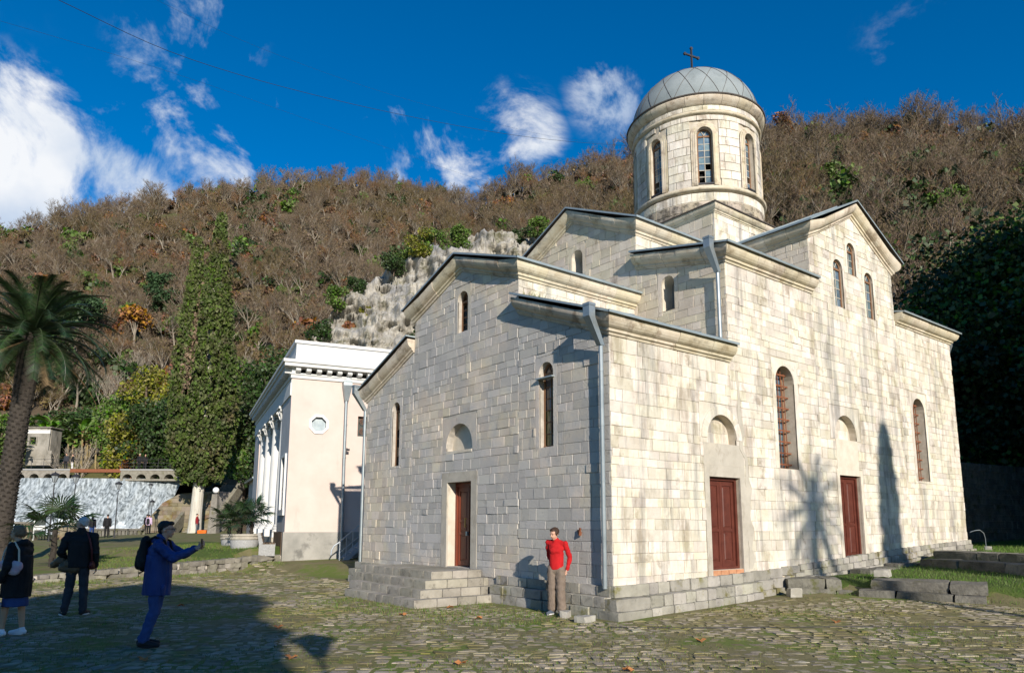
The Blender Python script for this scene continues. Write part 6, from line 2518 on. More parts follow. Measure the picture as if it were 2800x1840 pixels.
# quay parapet, piers and gate in front of the pool
QP = empty('quay_parapet', LF(-34, 62, 0), 0, 'dark parapet along the pool below the waterfall', 'wall')
for k in range(16):
    l = -37.2 + k * .34
    m_ = MB()
    m_.box(-.13, .13, -.15, .15, .2, 1.02)
    o = m_.build('baluster', MT['rubble'], QP)
    o.matrix_parent_inverse = Matrix.Translation(QP.location).inverted()
    o.location = LF(l, 62.2, 0)
    o.rotation_euler = (0, 0, -AZ)
m_ = MB()
m_.bar(LF(-37.4, 62.2, 1.1), LF(-31.8, 62.2, 1.1), .5, .16)
m_.bar(LF(-37.4, 62.2, .12), LF(-31.8, 62.2, .12), .5, .24)
m_.bar(LF(-37.4, 62.45, .6), LF(-31.8, 62.45, .6), .06, .9)
child(m_.build('coping', MT['rubble'], QP), QP)
for i, (l, f, w_, h, lab) in enumerate([(-30.6, 50, .95, 1.55, 'brick pier carrying the middle street lamp'), (-33.0, 49, 1.0, 1.6, 'brick pier beside the notice board'), (-34.6, 56, .9, 1.25, 'stone pier at the end of the parapet')]):
    t = empty('brick_pier', LF(l, f, 0), -AZ, lab, 'pier')
    rr_ = random.Random(i)
    z = 0
    k = 0
    while z < h - .02:
        hh = .14
        for (a, b) in ((-.5, -.02), (.0, .48)) if k % 2 else ((-.5, -.26), (-.24, .22), (.24, .48)):
            m_ = MB()
            rough_block(m_, ((a + b) / 2 * w_, 0, z + hh / 2), ((b - a) * w_, w_, hh - .01), 0, rr_.random(), .04, 2)
            m_.build('brick', MT['mossy_wall'], t)
        z += hh
        k += 1
    part('cap', 'wallstone', lambda m_: m_.box(-w_ * .58, w_ * .58, -w_ * .58, w_ * .58, h, h + .12), t)
GT = empty('iron_gate', LF(-31.9, 49.6, 0), -AZ, 'low dark iron gate between the brick piers', 'gate')
for k in range(7):
    part('bar', 'iron', lambda m_: m_.bar((-.62 + k * .2, 0, .15), (-.62 + k * .2, 0, 1.25), .045), GT)
part('gate_frame', 'iron', lambda m_: (m_.bar((-.66, 0, 1.25), (.62, 0, 1.25), .06), m_.bar((-.66, 0, .18), (.62, 0, .18), .06)), GT)
NB = empty('notice_board', LF(-31.6, 48.2, 0), -AZ, 'notice board with a dark and a pale panel on a post', 'sign')
part('post', 'sign_white', lambda m_: m_.bar((-.38, 0, 0), (-.38, 0, 2.1), .07), NB)
part('panel', 'sign_dark', lambda m_: m_.box(-.34, .34, -.03, .03, 1.50, 2.15), NB)
part('panel', 'sign_white', lambda m_: m_.box(-.34, .34, -.03, .03, 1.18, 1.46), NB)
part('panel', 'sign_dark', lambda m_: m_.box(-.34, .34, -.03, .03, .80, 1.14), NB)


def street_lamp(label, loc, h, s=1.0):
    t = empty('street_lamp', loc, -AZ, label, 'street lamp')
    part('pole', 'iron', lambda m_: m_.tube([(0, 0, 0), (0, 0, .35), (0, 0, .38), (0, 0, h - .75 * s)], [.10 * s, .085 * s, .05 * s, .032 * s], 8), t)
    part('base', 'iron', lambda m_: m_.lathe([(.16 * s, 0), (.16 * s, .06), (.11 * s, .12), (.10 * s, .3), (.06 * s, .34)], 0, 0, 10), t)
    z = h - .75 * s
    lt = part('lantern', 'lampglass', lambda m_: m_.lathe([(.07 * s, z + .05), (.24 * s, z + .50 * s)], 0, 0, 6), t)
    for k in range(6):
        a = k * math.pi / 3
        part('lantern_bar', 'iron', lambda m_: m_.bar((.07 * s * math.cos(a), .07 * s * math.sin(a), z + .03), (.245 * s * math.cos(a), .245 * s * math.sin(a), z + .5 * s), .025 * s), lt)
    part('lantern_cap', 'iron', lambda m_: m_.lathe([(.29 * s, z + .49 * s), (.30 * s, z + .53 * s), (.16 * s, z + .64 * s), (.05 * s, z + .68 * s), (.02 * s, z + .75 * s), (.001, z + .76 * s)], 0, 0, 12), lt)
    return t


street_lamp('black street lamp on the brick pier in front of the white water', LF(-30.6, 50, 1.65), 3.45)
street_lamp('black street lamp behind the couple at the parapet', LF(-31.2, 56.6, .2), 4.75)
street_lamp('black street lamp rising above the fan palm', LF(-29.2, 45.5, .2), 4.7)
street_lamp('thin far street lamp beside the abutment', LF(-32.4, 64, .2), 5.0, .75)
street_lamp('short street lamp in front of the abutment', LF(-33.4, 66.5, .2), 3.6, .9)
street_lamp('street lamp standing behind the viewpoint', (-9.75, -11.95, 0), 5.5, 1.15)

# stone stairs beside the cypress, the obelisk lamp and the clutter at its foot
SS = empty('hillside_stairs', LF(-29.4, 67, 0), 0, 'long flight of pale stone stairs beside the cypress trunk', 'stairs')
for k in range(30):
    m_ = MB()
    l, f = -30.0, 68 + k * .42
    m_.box(-1.55, 1.55, -.24, .24, -.1 if k == 0 else .1, .0)
    m_ = MB()
    c = LF(l, f)
    z = .3 + k * .27
    q_ = [LF(l - 1.5 + .02 * k, f), LF(l + 1.5, f), LF(l + 1.5, f + .46), LF(l - 1.5 + .02 * k, f + .46)]
    m_.hexa([p + Vector((0, 0, z - .30)) for p in q_], [p + Vector((0, 0, z)) for p in q_])
    child(m_.build('step', MT['wallstone'], SS), SS)
for l in (-31.8, -28.3):
    m_ = MB()
    m_.bar(LF(l, 67.6, .9), LF(l, 80.6, 9.4), .35, 1.1)
    child(m_.build('side_wall', MT['wallstone'], SS), SS)
OB = empty('obelisk_lamp', LF(-25.9, 62.5, .2), -AZ, 'tapering stone obelisk with a white globe lamp on top', 'lamp')
part('shaft', 'wallstone', lambda m_: m_.hexa([(-.42, -.42, 0), (.42, -.42, 0), (.42, .42, 0), (-.42, .42, 0)], [(-.22, -.22, 3.95), (.22, -.22, 3.95), (.22, .22, 3.95), (-.22, .22, 3.95)]), OB)


def glb(m_):
    m_.lathe([(.001, 4.02)] + [(.27 * math.sin(math.pi * k / 10), 4.29 - .27 * math.cos(math.pi * k / 10)) for k in range(1, 10)] + [(.001, 4.56)], 0, 0, 14)


part('globe', 'globe', glb, OB, True)
part('collar', 'iron', lambda m_: m_.lathe([(.16, 3.95), (.18, 4.0), (.10, 4.06)], 0, 0, 10), OB)
m_ = MB()
rough_block(m_, (0, 0, .18), (.75, .45, .36), 0, 3, .1, 3)
o = m_.build('orange_crate', MT['orange'])
o.location = LF(-27.3, 63.6, .68)
o.rotation_euler.z = -AZ
tag(o, 'orange plastic crate on a stand beside the obelisk', 'crate')
t = empty('stall_table', LF(-27.3, 63.6, .2), -AZ, 'small dark folding table under the orange crate', 'table')
part('table_top', 'plank', lambda m_: m_.box(-.45, .45, -.28, .28, .46, .49), t)
for sx in (-.4, .4):
    for sy in (-.22, .22):
        part('leg', 'iron', lambda m_: m_.bar((sx, sy, 0), (sx * .8, sy, .46), .03), t)
m_ = MB()
rough_block(m_, (0, 0, .28), (.85, .5, .56), 0, 9, .12, 4)
o = m_.build('blue_bag', MT['blue_bag'])
o.location = LF(-26.7, 63.2, .2)
o.rotation_euler.z = -AZ
tag(o, 'large bright blue shopping bag on the ground beside the crate', 'bag')

# ruined house and banana plants on the bank
RU = empty('ruined_house', LF(-57.3, 86, 9.5), -AZ, 'grey ruined house with an empty window behind the palm trunk', 'building')
RU.scale = (.66, .66, .66)
Pr = lambda u, v, d=0.0: Vector((u, -d, v))
part('wall', 'ruin', lambda m_: wall_sheet(m_, Pr, [(-2.6, -1.5), (2.1, -1.5), (2.1, 1.2), (1.45, 1.25), (1.5, 5.3), (-2.6, 5.5)], [[(-2.2, 2.3), (-.9, 2.3), (-.9, 3.7), (-2.2, 3.7)]], 0, -.4), RU)
part('side_wall', 'ruin', lambda m_: (m_.box(1.2, 1.49, .41, 3.4, -1.5, 5.2), m_.box(-2.6, 1.2, 3.1, 3.4, -1.5, 5.2)), RU)
part('plaster_band', 'white2', lambda m_: m_.box(-2.62, 1.52, -.04, .02, 4.35, 5.0), RU)
part('cornice', 'wallstone', lambda m_: m_.box(-2.8, 1.8, -.25, 3.5, 5.4, 5.6), RU)
part('window_frame', 'wallstone', lambda m_: (m_.box(-2.3, -.7, -.12, .05, 2.12, 2.32), m_.box(-.92, -.7, -.12, .05, 2.32, 3.75)), RU)
part('railing', 'iron', lambda m_: (m_.bar((-2.2, -.05, 2.75), (-.9, -.05, 2.75), .04), m_.bar((-2.2, -.05, 2.5), (-.9, -.05, 2.5), .03)), RU)


def banana(label, loc, h, seed, n=9):
    t = empty('banana_plant', loc, 0, label, 'plant')
    r_ = random.Random(seed)
    m_ = MB()
    tops = []
    for s in range(4):
        a = s * 1.7
        b_ = Vector((math.cos(a) * .5, math.sin(a) * .5, 0)) * (s > 0)
        tp = b_ * 1.5 + Vector((0, 0, h * r_.uniform(.6, 1)))
        m_.tube([b_ - Vector((0, 0, .3)), tp], [.14, .08], 7)
        tops.append(tp)
    m_.build('stem', MT['banana_stem'], t)
    for k in range(n * 2):
        m_ = MB()
        p = tops[k % 4].copy()
        az = k * 2.4 + r_.uniform(-.3, .3)
        el = R(r_.uniform(35, 78))
        L = r_.uniform(1.6, 2.3) * h / 3.2
        pts = []
        for i in range(8):
            pts.append(p.copy())
            p = p + Vector((math.cos(az) * math.cos(el), math.sin(az) * math.cos(el), math.sin(el))) * L / 7
            el -= R(13)
        s = Vector((-math.sin(az), math.cos(az), 0))
        vs = []
        for i, q_ in enumerate(pts):
            w_ = .30 * h / 3.2 * math.sin(math.pi * (.08 + .9 * i / 7)) + .02
            vs += [q_ - s * w_ + Vector((0, 0, .10 * w_ * 3)), q_, q_ + s * w_ + Vector((0, 0, .10 * w_ * 3))]
        m_.add(vs, [(i * 3 + c, i * 3 + c + 1, i * 3 + c + 4, i * 3 + c + 3) for i in range(7) for c in (0, 1)])
        m_.build('leaf', MT['banana_leaf'], t)


for i, (l, f, z, h, lab) in enumerate([(-54.0, 90, 8.4, 5.2, 'tall banana clump on the bank below the red brown bush'), (-51.6, 89, 8.0, 4.8, 'banana clump next to the green trees on the bank'), (-56.3, 91, 8.4, 4.2, 'banana clump in the middle of the bank'), (-58.8, 84, 7.6, 3.2, 'banana clump right of the ruined house'), (-59.0, 90, 10, 4.4, 'banana plant with yellow tips above the ruined house'), (-60.6, 80.5, 6.6, 3.0, 'banana clump behind the couple on the left walkway'), (-63, 81.5, 6.6, 3.0, 'banana clump behind the date palm trunk')]):
    banana(lab, LF(l, f, z), h, 900 + i)

# power lines high above
def wire(label, pts, r_):
    m_ = MB()
    q_ = []
    for (px, py, dist) in pts:
        q_.append(CAM + pixdir(px, py) * dist)
    # smooth span through the given points
    sp = []
    for i in range(len(q_) - 1):
        p0, p1, p2, p3 = q_[max(0, i - 1)], q_[i], q_[i + 1], q_[min(len(q_) - 1, i + 2)]
        for k in range(6):
            t_ = k / 6
            sp.append(.5 * ((2 * p1) + (p2 - p0) * t_ + (2 * p0 - 5 * p1 + 4 * p2 - p3) * t_ ** 2 + (3 * p1 - p0 - 3 * p2 + p3) * t_ ** 3))
    sp.append(q_[-1])
    m_.tube(sp, r_, 5)
    tag(m_.build('power_line', MT['iron']), label, 'wire')


wire('thickest power line sagging across the sky to the drum', [(-700, -420, 90), (150, 0, 110), (520, 165, 125), (900, 272, 145), (1250, 345, 165), (1500, 382, 185), (1760, 402, 205)], .038)
wire('thin power line crossing the cloud low over the ridge', [(-700, -120, 100), (0, 62, 120), (500, 212, 140), (900, 350, 165), (1290, 486, 195), (1500, 545, 205)], .016)
wire('faint power line between the thicker ones', [(300, -60, 110), (700, 130, 130), (1100, 270, 155), (1500, 372, 185), (1740, 398, 205)], .013)

# ---------------------------------------------------------------- people
def cloth(name, c, c2=None, rough=.85, sc_=6, bump=.004):
    return material(name, c, c2 or tuple(min(1, x * 1.25) for x in c), sc_, rough, bump=bump, bscale=70)


MT['skin'] = cloth('skin', (.46, .26, .18), (.52, .31, .22), .55, 8, .001)
MT['skin_tan'] = cloth('stockings', (.40, .24, .15), None, .6, 6, .001)
MT['red_knit'] = cloth('red_knit', (.36, .006, .008), (.46, .012, .014), .9, 5, .004)
MT['taupe'] = cloth('taupe_cloth', (.15, .115, .09), (.20, .155, .12))
MT['hair_brown'] = cloth('brown_hair', (.030, .016, .010), (.06, .032, .02), .5, 25, .01)
MT['hair_light'] = cloth('light_brown_hair', (.14, .085, .045), (.22, .14, .08), .55, 25, .012)
MT['hair_black'] = cloth('black_hair', (.012, .010, .010), (.022, .018, .016), .5, 25, .008)
MT['hair_grey'] = cloth('grey_hair', (.36, .35, .34), (.50, .49, .48), .6, 30, .008)
MT['blue_jacket'] = cloth('blue_jacket', (.010, .030, .135), (.016, .045, .18), .6)
MT['jeans'] = cloth('jeans', (.018, .030, .072), (.040, .056, .11))
MT['jeans_blue'] = cloth('blue_jeans', (.02, .045, .15), (.035, .07, .2))
MT['jeans_dark'] = cloth('dark_jeans', (.018, .020, .027), (.034, .037, .046))
MT['black_cloth'] = cloth('black_cloth', (.006, .006, .007), (.012, .012, .014), .8)
MT['brown_quilt'] = cloth('brown_quilt', (.075, .050, .028), (.12, .08, .045), .5)
MT['maroon'] = cloth('maroon_leather', (.07, .010, .012), None, .45)
MT['shoe_black'] = cloth('black_shoe', (.010, .010, .012), None, .6)
MT['shoe_white'] = cloth('white_shoe', (.62, .64, .68), None, .6)
MT['shoe_grey'] = cloth('blue_grey_shoe', (.06, .075, .10), (.10, .12, .15), .7)
MT['sole'] = cloth('white_sole', (.55, .55, .54), None, .6)
MT['pastel'] = cloth('pastel_bag', (.42, .45, .50), (.52, .30, .34), .5, 9)
MT['bag_clear'] = cloth('thin_plastic', (.40, .36, .34), (.55, .50, .48), .3, 14)
MT['strap'] = cloth('cream_strap', (.50, .44, .34), None, .6)
MT['phone'] = cloth('phone', (.012, .012, .014), None, .25)
MT['lilac'] = cloth('lilac_jacket', (.42, .32, .44), None, .8)
MT['maroon_cloth'] = cloth('dark_red_jacket', (.20, .014, .018), None, .8)
MT['grey_trs'] = cloth('grey_trousers', (.10, .105, .115), None, .8)
MT['pale_pink'] = cloth('pale_pink_cloth', (.55, .36, .34), None, .8)
MT['eye'] = cloth('eye', (.02, .015, .012), None, .3)
MT['lips'] = cloth('lips', (.34, .10, .09), None, .5)


def capsule(mb_, p, q_, r0, r1, flat=None, n=14, m=5):
    """tapered capsule; flat = (direction, factor) squeezes the cross-section"""
    p, q_ = Vector(p), Vector(q_)
    d = q_ - p
    L = d.length
    d = d / L if L > 1e-6 else Vector((0, 0, 1))
    s = d.cross(Vector((0, 1, 0)) if abs(d.y) < .9 else Vector((1, 0, 0))).normalized()
    u = s.cross(d)
    rings = []
    for k in range(m + 1):
        a = math.pi / 2 * (k / m) - math.pi / 2
        rings.append((p + d * r0 * math.sin(a), r0 * math.cos(a)))
    for k in range(m + 1):
        a = math.pi / 2 * k / m
        rings.append((q_ + d * r1 * math.sin(a), r1 * math.cos(a)))
    vs, fs = [], []
    for (c, r_) in rings:
        for k in range(n):
            a = 2 * math.pi * k / n
            o_ = (s * math.cos(a) + u * math.sin(a)) * max(r_, 1e-4)
            if flat:
                fd = Vector(flat[0]).normalized()
                o_ = o_ - fd * o_.dot(fd) * (1 - flat[1])
            vs.append(c + o_)
    for i in range(len(rings) - 1):
        for k in range(n):
            k2 = (k + 1) % n
            fs.append((i * n + k, i * n + k2, (i + 1) * n + k2, (i + 1) * n + k))
    fs.append(tuple(range(n - 1, -1, -1)))
    fs.append(tuple(range((len(rings) - 1) * n, len(rings) * n)))
    mb_.add(vs, fs)


def frustum(mb_, p, q_, r0, r1, flat=.8, n=20, steps=4):
    """flat-ended tapered form for hems; squeezed front to back"""
    p, q_ = Vector(p), Vector(q_)
    vs, fs = [], []
    for i in range(steps + 1):
        t = i / steps
        c, r_ = p.lerp(q_, t), r0 + (r1 - r0) * t
        for k in range(n):
            a = 2 * math.pi * k / n
            vs.append(c + Vector((math.cos(a) * r_, math.sin(a) * r_ * flat, 0)))
    for i in range(steps):
        for k in range(n):
            k2 = (k + 1) % n
            fs.append((i * n + k, i * n + k2, (i + 1) * n + k2, (i + 1) * n + k))
    fs.append(tuple(range(n - 1, -1, -1)))
    fs.append(tuple(range(steps * n, (steps + 1) * n)))
    mb_.add(vs, fs)


def ellipsoid(mb_, c, r_, n=18, m=12, tilt=None):
    c = Vector(c)
    vs, fs = [], []
    M_ = Matrix.Rotation(tilt[0], 3, tilt[1]) if tilt else Matrix.Identity(3)
    for i in range(m + 1):
        b_ = math.pi * i / m - math.pi / 2
        for k in range(n):
            a = 2 * math.pi * k / n
            v_ = Vector((r_[0] * math.cos(b_) * math.cos(a), r_[1] * math.cos(b_) * math.sin(a), r_[2] * math.sin(b_)))
            if i in (0, m): v_ = Vector((1e-4 * math.cos(a), 1e-4 * math.sin(a), r_[2] * math.sin(b_)))
            vs.append(c + M_ @ v_)
    for i in range(m):
        for k in range(n):
            k2 = (k + 1) % n
            fs.append((i * n + k, i * n + k2, (i + 1) * n + k2, (i + 1) * n + k))
    fs.append(tuple(range(n - 1, -1, -1)))
    fs.append(tuple(range(m * n, (m + 1) * n)))
    mb_.add(vs, fs)


def skinned(mb_, name, mat, parent, voxel=.012, smooth=4, keep=1.0, wrinkle=0.0, wf=9.0, clipz=None):
    """melt the overlapping forms into one continuous surface"""
    me = mb_.mesh(name, mat)
    tmp = bpy.data.objects.new('tmp', me)
    col.objects.link(tmp)
    rm = tmp.modifiers.new('r', 'REMESH')
    rm.mode = 'VOXEL'
    rm.voxel_size = voxel
    s_ = tmp.modifiers.new('s', 'SMOOTH')
    s_.factor = .5
    s_.iterations = smooth
    if keep < 1:
        d_ = tmp.modifiers.new('d', 'DECIMATE')
        d_.ratio = keep
    dg = bpy.context.evaluated_depsgraph_get()
    out = bpy.data.meshes.new_from_object(tmp.evaluated_get(dg))
    bpy.data.objects.remove(tmp)
    bpy.data.meshes.remove(me)
    out.name = name
    if not out.materials: out.materials.append(mat)
    n = len(out.vertices)
    if wrinkle and n:
        co = np.zeros(n * 3, dtype=np.float32)
        no = np.zeros(n * 3, dtype=np.float32)
        out.vertices.foreach_get('co', co)
        out.vertices.foreach_get('normal', no)
        co, no = co.reshape(-1, 3), no.reshape(-1, 3)
        off = random.Random(name).random() * 40
        amp = np.array([mnoise.noise(Vector((c[0] * wf + off, c[1] * wf, c[2] * wf * 1.7))) + .6 * mnoise.noise(Vector((c[0] * wf * 2.3, c[1] * wf * 2.3 + off, c[2] * wf * 3.5))) for c in co])
        co = co + no * (amp * wrinkle)[:, None]
        out.vertices.foreach_set('co', co.ravel())
    out.polygons.foreach_set('use_smooth', [True] * len(out.polygons))
    out.update()
    return link(name, out, parent)


POSE = dict(pelvis=(0, 0, .52), chest=(0, 0, .72), neck=(0, -.005, .845), head=(0, .012, .925),
            shL=(-.108, 0, .805), elL=(-.135, -.01, .63), wrL=(-.135, .03, .475), shR=(.108, 0, .805), elR=(.135, -.01, .63), wrR=(.135, .03, .475),
            hpL=(-.052, 0, .51), knL=(-.055, .012, .285), anL=(-.057, 0, .045), hpR=(.052, 0, .51), knR=(.055, .012, .285), anR=(.057, 0, .045), toeL=(-.065, .105, .018), toeR=(.065, .105, .018))
LEGPAIR = ('L', 'R')


def hand(mb_, w, e, H, side, curl=.5, spread=1.0, fwd=None):
    """palm, four unequal fingers with a knuckle bend, and a thumb"""
    w, e = Vector(w), Vector(e)
    d = (w - e).normalized()
    f = Vector(fwd) if fwd else Vector((0, 1, 0))
    s = d.cross(f)
    s = s.normalized() if s.length > .05 else Vector((1, 0, 0))
    nrm = s.cross(d).normalized()
    k = H / 1.7
    pc = w + d * .052 * k
    capsule(mb_, w + d * .008 * k, w + d * .080 * k, .024 * k, .030 * k, (s, .55))
    inw = nrm if curl > 0 else -nrm
    c = abs(curl)
    side_v = nrm
    for i, ln in enumerate((.066, .076, .070, .054)):
        b_ = w + d * .085 * k + side_v * ((i - 1.5) * .0185 * k * spread)
        t1 = b_ + (d * math.cos(c * .9) + s * math.sin(c * .9) * side) * ln * .55 * k
        t2 = t1 + (d * math.cos(c * 2.0) + s * math.sin(c * 2.0) * side) * ln * .5 * k
        capsule(mb_, b_, t1, .0092 * k, .0085 * k, None, 8, 3)
        capsule(mb_, t1, t2, .0085 * k, .007 * k, None, 8, 3)
    tb = w + d * .030 * k + side_v * .028 * k
    t1 = tb + (d * .6 + side_v * .7).normalized() * .034 * k
    t2 = t1 + (d * .9 + s * side * .4).normalized() * .030 * k
    capsule(mb_, tb, t1, .0125 * k, .0105 * k, None, 8, 3)
    capsule(mb_, t1, t2, .0105 * k, .0085 * k, None, 8, 3)


def person(label, loc, face, H, pose=None, skin='skin', top=None, legs=None, shoes=None, hair=None, look=0.0, nod=0.0, fine=True, group=None, curl=(.5, .5), female=False):
    """face: horizontal direction the body faces; look: head turn (radians, + to the person's left)"""
    face = Vector((face[0], face[1], 0)).normalized()
    root = empty('person', loc, math.atan2(face.y, face.x) - math.pi / 2, label, 'person', group)
    J = {k: Vector(v) * H for k, v in {**POSE, **(pose or {})}.items()}
    vx = .0075 if fine else .024
    b = MB()
    k = H / 1.7
    # head
    hc = J['head']
    hm = MB()
    ellipsoid(hm, (0, -.012 * k, .030 * k), (.074 * k, .094 * k, .088 * k))
    ellipsoid(hm, (0, .022 * k, -.035 * k), (.056 * k, .070 * k, .072 * k))
    ellipsoid(hm, (0, .052 * k, -.088 * k), (.028 * k, .026 * k, .022 * k))
    capsule(hm, (0, .088 * k, .012 * k), (0, .106 * k, -.022 * k), .008 * k, .014 * k, None, 8, 3)
    for s in (-1, 1):
        ellipsoid(hm, (s * .076 * k, -.012 * k, -.008 * k), (.010 * k, .019 * k, .032 * k))
        ellipsoid(hm, (s * .030 * k, .078 * k, .026 * k), (.022 * k, .012 * k, .008 * k))
    capsule(hm, (-.018 * k, .086 * k, -.056 * k), (.018 * k, .086 * k, -.056 * k), .008 * k, .008 * k, None, 8, 3)
    HM = Matrix.Rotation(look, 3, 'Z') @ Matrix.Rotation(-nod, 3, 'X')
    b.add([hc + HM @ Vector(v) for v in hm.v], hm.f)
    capsule(b, J['neck'] - Vector((0, 0, .03 * k)), hc + Vector((0, -.01 * k, -.06 * k)), .055 * k, .050 * k)
    # trunk and limbs
    capsule(b, J['pelvis'], J['chest'], .105 * k, .110 * k, ((0, 1, 0), .72))
    capsule(b, J['chest'], J['neck'] - Vector((0, 0, .06 * k)), .12 * k, .07 * k, ((0, 1, 0), .68))
    ellipsoid(b, J['chest'] + Vector((0, 0, .05 * k)), (.15 * k, .095 * k, .12 * k))
    for s in LEGPAIR:
        sg = -1 if s == 'L' else 1
        capsule(b, J['sh' + s], J['el' + s], .046 * k, .036 * k)
        capsule(b, J['el' + s], J['wr' + s], .036 * k, .024 * k)
        capsule(b, J['neck'] - Vector((0, 0, .05 * k)), J['sh' + s], .05 * k, .046 * k)
        if fine: hand(b, J['wr' + s], J['el' + s], H, sg * -1, curl[0 if s == 'L' else 1])
        else: capsule(b, J['wr' + s], J['wr' + s] + (J['wr' + s] - J['el' + s]).normalized() * .09, .03, .03)
        capsule(b, J['hp' + s], J['kn' + s], .078 * k, .052 * k)
        capsule(b, J['kn' + s] + Vector((0, -.008, -.05)) * k, J['an' + s], .054 * k, .034 * k)
        capsule(b, J['an' + s] + Vector((0, -.02 * k, -.02 * k)), J['toe' + s], .032 * k, .022 * k)
    skinned(b, 'body', MT[skin], root, vx, 3 if fine else 2, .32 if fine else 1)
    if fine:
        for s in (-1, 1):
            m_ = MB()
            ellipsoid(m_, (0, 0, 0), (.012 * k, .005 * k, .005 * k), 10, 6)
            m2 = MB()
            m2.add([hc + HM @ (Vector(v) + Vector((s * .030 * k, .0835 * k, .006 * k))) for v in m_.v], m_.f)
            m2.build('eye', MT['eye'], root)
        m_ = MB()
        ellipsoid(m_, (0, 0, 0), (.021 * k, .006 * k, .006 * k), 10, 6)
        m2 = MB()
        m2.add([hc + HM @ (Vector(v) + Vector((0, .091 * k, -.056 * k))) for v in m_.v], m_.f)
        m2.build('mouth', MT['lips'], root)

    def limb_top(mb_, ra, rb, slack=0.0, chest=.0, hem=.52, hemr=.13, hemflat=.72, cuff=.92):
        capsule(mb_, J['chest'] + Vector((0, 0, -.02 * k)), J['neck'] - Vector((0, 0, .07 * k)), (.128 + chest) * k, .085 * k, ((0, 1, 0), .76))
        lo = Vector((J['pelvis'].x, J['pelvis'].y, hem * H))
        frustum(mb_, lo, J['chest'], hemr * k, (.148 + chest) * k, hemflat)
        ellipsoid(mb_, J['chest'] + Vector((0, 0, .045 * k)), ((.168 + chest) * k, (.108 + chest) * k, .125 * k))
        ellipsoid(mb_, J['chest'] + Vector((0, 0, .105 * k)), ((.175 + chest * .6) * k, (.085 + chest * .6) * k, .075 * k))
        for s in LEGPAIR:
            capsule(mb_, J['neck'] - Vector((0, 0, .035 * k)), J['sh' + s] + Vector((0, 0, -.005 * k)), .056 * k, ra * .92 * k)
            capsule(mb_, J['sh' + s], J['el' + s], ra * k, rb * 1.1 * k)
            capsule(mb_, J['el' + s], J['el' + s].lerp(J['wr' + s], cuff), rb * 1.1 * k, rb * .82 * k)
    root['k'] = k
    return root, J, k, hc, HM, limb_top


def no_key(r_):
    if 'k' in r_: del r_['k']


def trousers(root, J, k, mat, r=(.094, .072, .056), hem=.06, fine=True, wr=.006):
    m_ = MB()
    capsule(m_, J['pelvis'] + Vector((0, 0, .035 * k)), J['pelvis'] + Vector((0, 0, -.02 * k)), .125 * k, .13 * k, ((0, 1, 0), .80))
    for s in LEGPAIR:
        capsule(m_, J['hp' + s], J['kn' + s], r[0] * k, r[1] * k)
        e_ = J['an' + s].lerp(J['kn' + s], hem)
        capsule(m_, J['kn' + s], e_, r[1] * k, r[2] * k)
    return skinned(m_, 'trousers', MT[mat], root, .011 if fine else .022, 4, .6 if fine else 1, wr if fine else 0)


def shoes_(root, J, k, mat, sole='sole', fine=True):
    for s in LEGPAIR:
        a, t = J['an' + s], J['toe' + s]
        d = (Vector((t.x, t.y, 0)) - Vector((a.x, a.y, 0))).normalized()
        hb = Vector((a.x, a.y, a.z - .045 * 1.7 * k)) if False else Vector((a.x, a.y, t.z - .018 * 1.7 * k))
        m_ = MB()
        capsule(m_, hb - d * .035 * k + Vector((0, 0, .045 * k)), Vector((t.x, t.y, hb.z + .032 * k)), .042 * k, .034 * k)
        capsule(m_, hb + Vector((0, 0, .05 * k)), a + Vector((0, 0, .01 * k)), .045 * k, .046 * k)
        capsule(m_, hb + d * .02 * k + Vector((0, 0, .06 * k)), Vector((t.x, t.y, hb.z + .035 * k)) - d * .03 * k, .042 * k, .036 * k)
        sh = skinned(m_, 'shoe', MT[mat], root, .008 if fine else .02, 3)
        if sole:
            sm_ = MB()
            side = Vector((-d.y, d.x, 0))
            pts = []
            for i in range(16):
                an = 2 * math.pi * i / 16
                L_ = .16 * k if math.cos(an) > 0 else .085 * k
                pts.append(hb + d * (.045 * k + math.cos(an) * L_ * .95) + side * math.sin(an) * .046 * k)
            sm_.add([p + Vector((0, 0, .002)) for p in pts] + [p + Vector((0, 0, .024 * k)) for p in pts], [tuple(range(15, -1, -1)), tuple(range(16, 32))] + [(i, (i + 1) % 16, (i + 1) % 16 + 16, i + 16) for i in range(16)])
            sm_.build('sole', MT[sole], sh)


def hair_cap(root, k, hc, HM, mat, extra=(), fine=True, back=.010, vol=1.0):
    m_ = MB()
    ellipsoid(m_, (0, -.022 * k - back * k, .048 * k), (.083 * k * vol, .094 * k * vol, .082 * k * vol))
    for (c, r_) in extra:
        ellipsoid(m_, Vector(c) * k, Vector(r_) * k)
    m2 = MB()
    m2.add([hc + HM @ Vector(v) for v in m_.v], m_.f)
    return skinned(m2, 'hair', MT[mat], root, .008 if fine else .022, 2, 1, .004 if fine else 0, 30)


toC = (Vector((CAM.x, CAM.y, 0)) - Vector((-.5, 1.0, 0))).normalized()
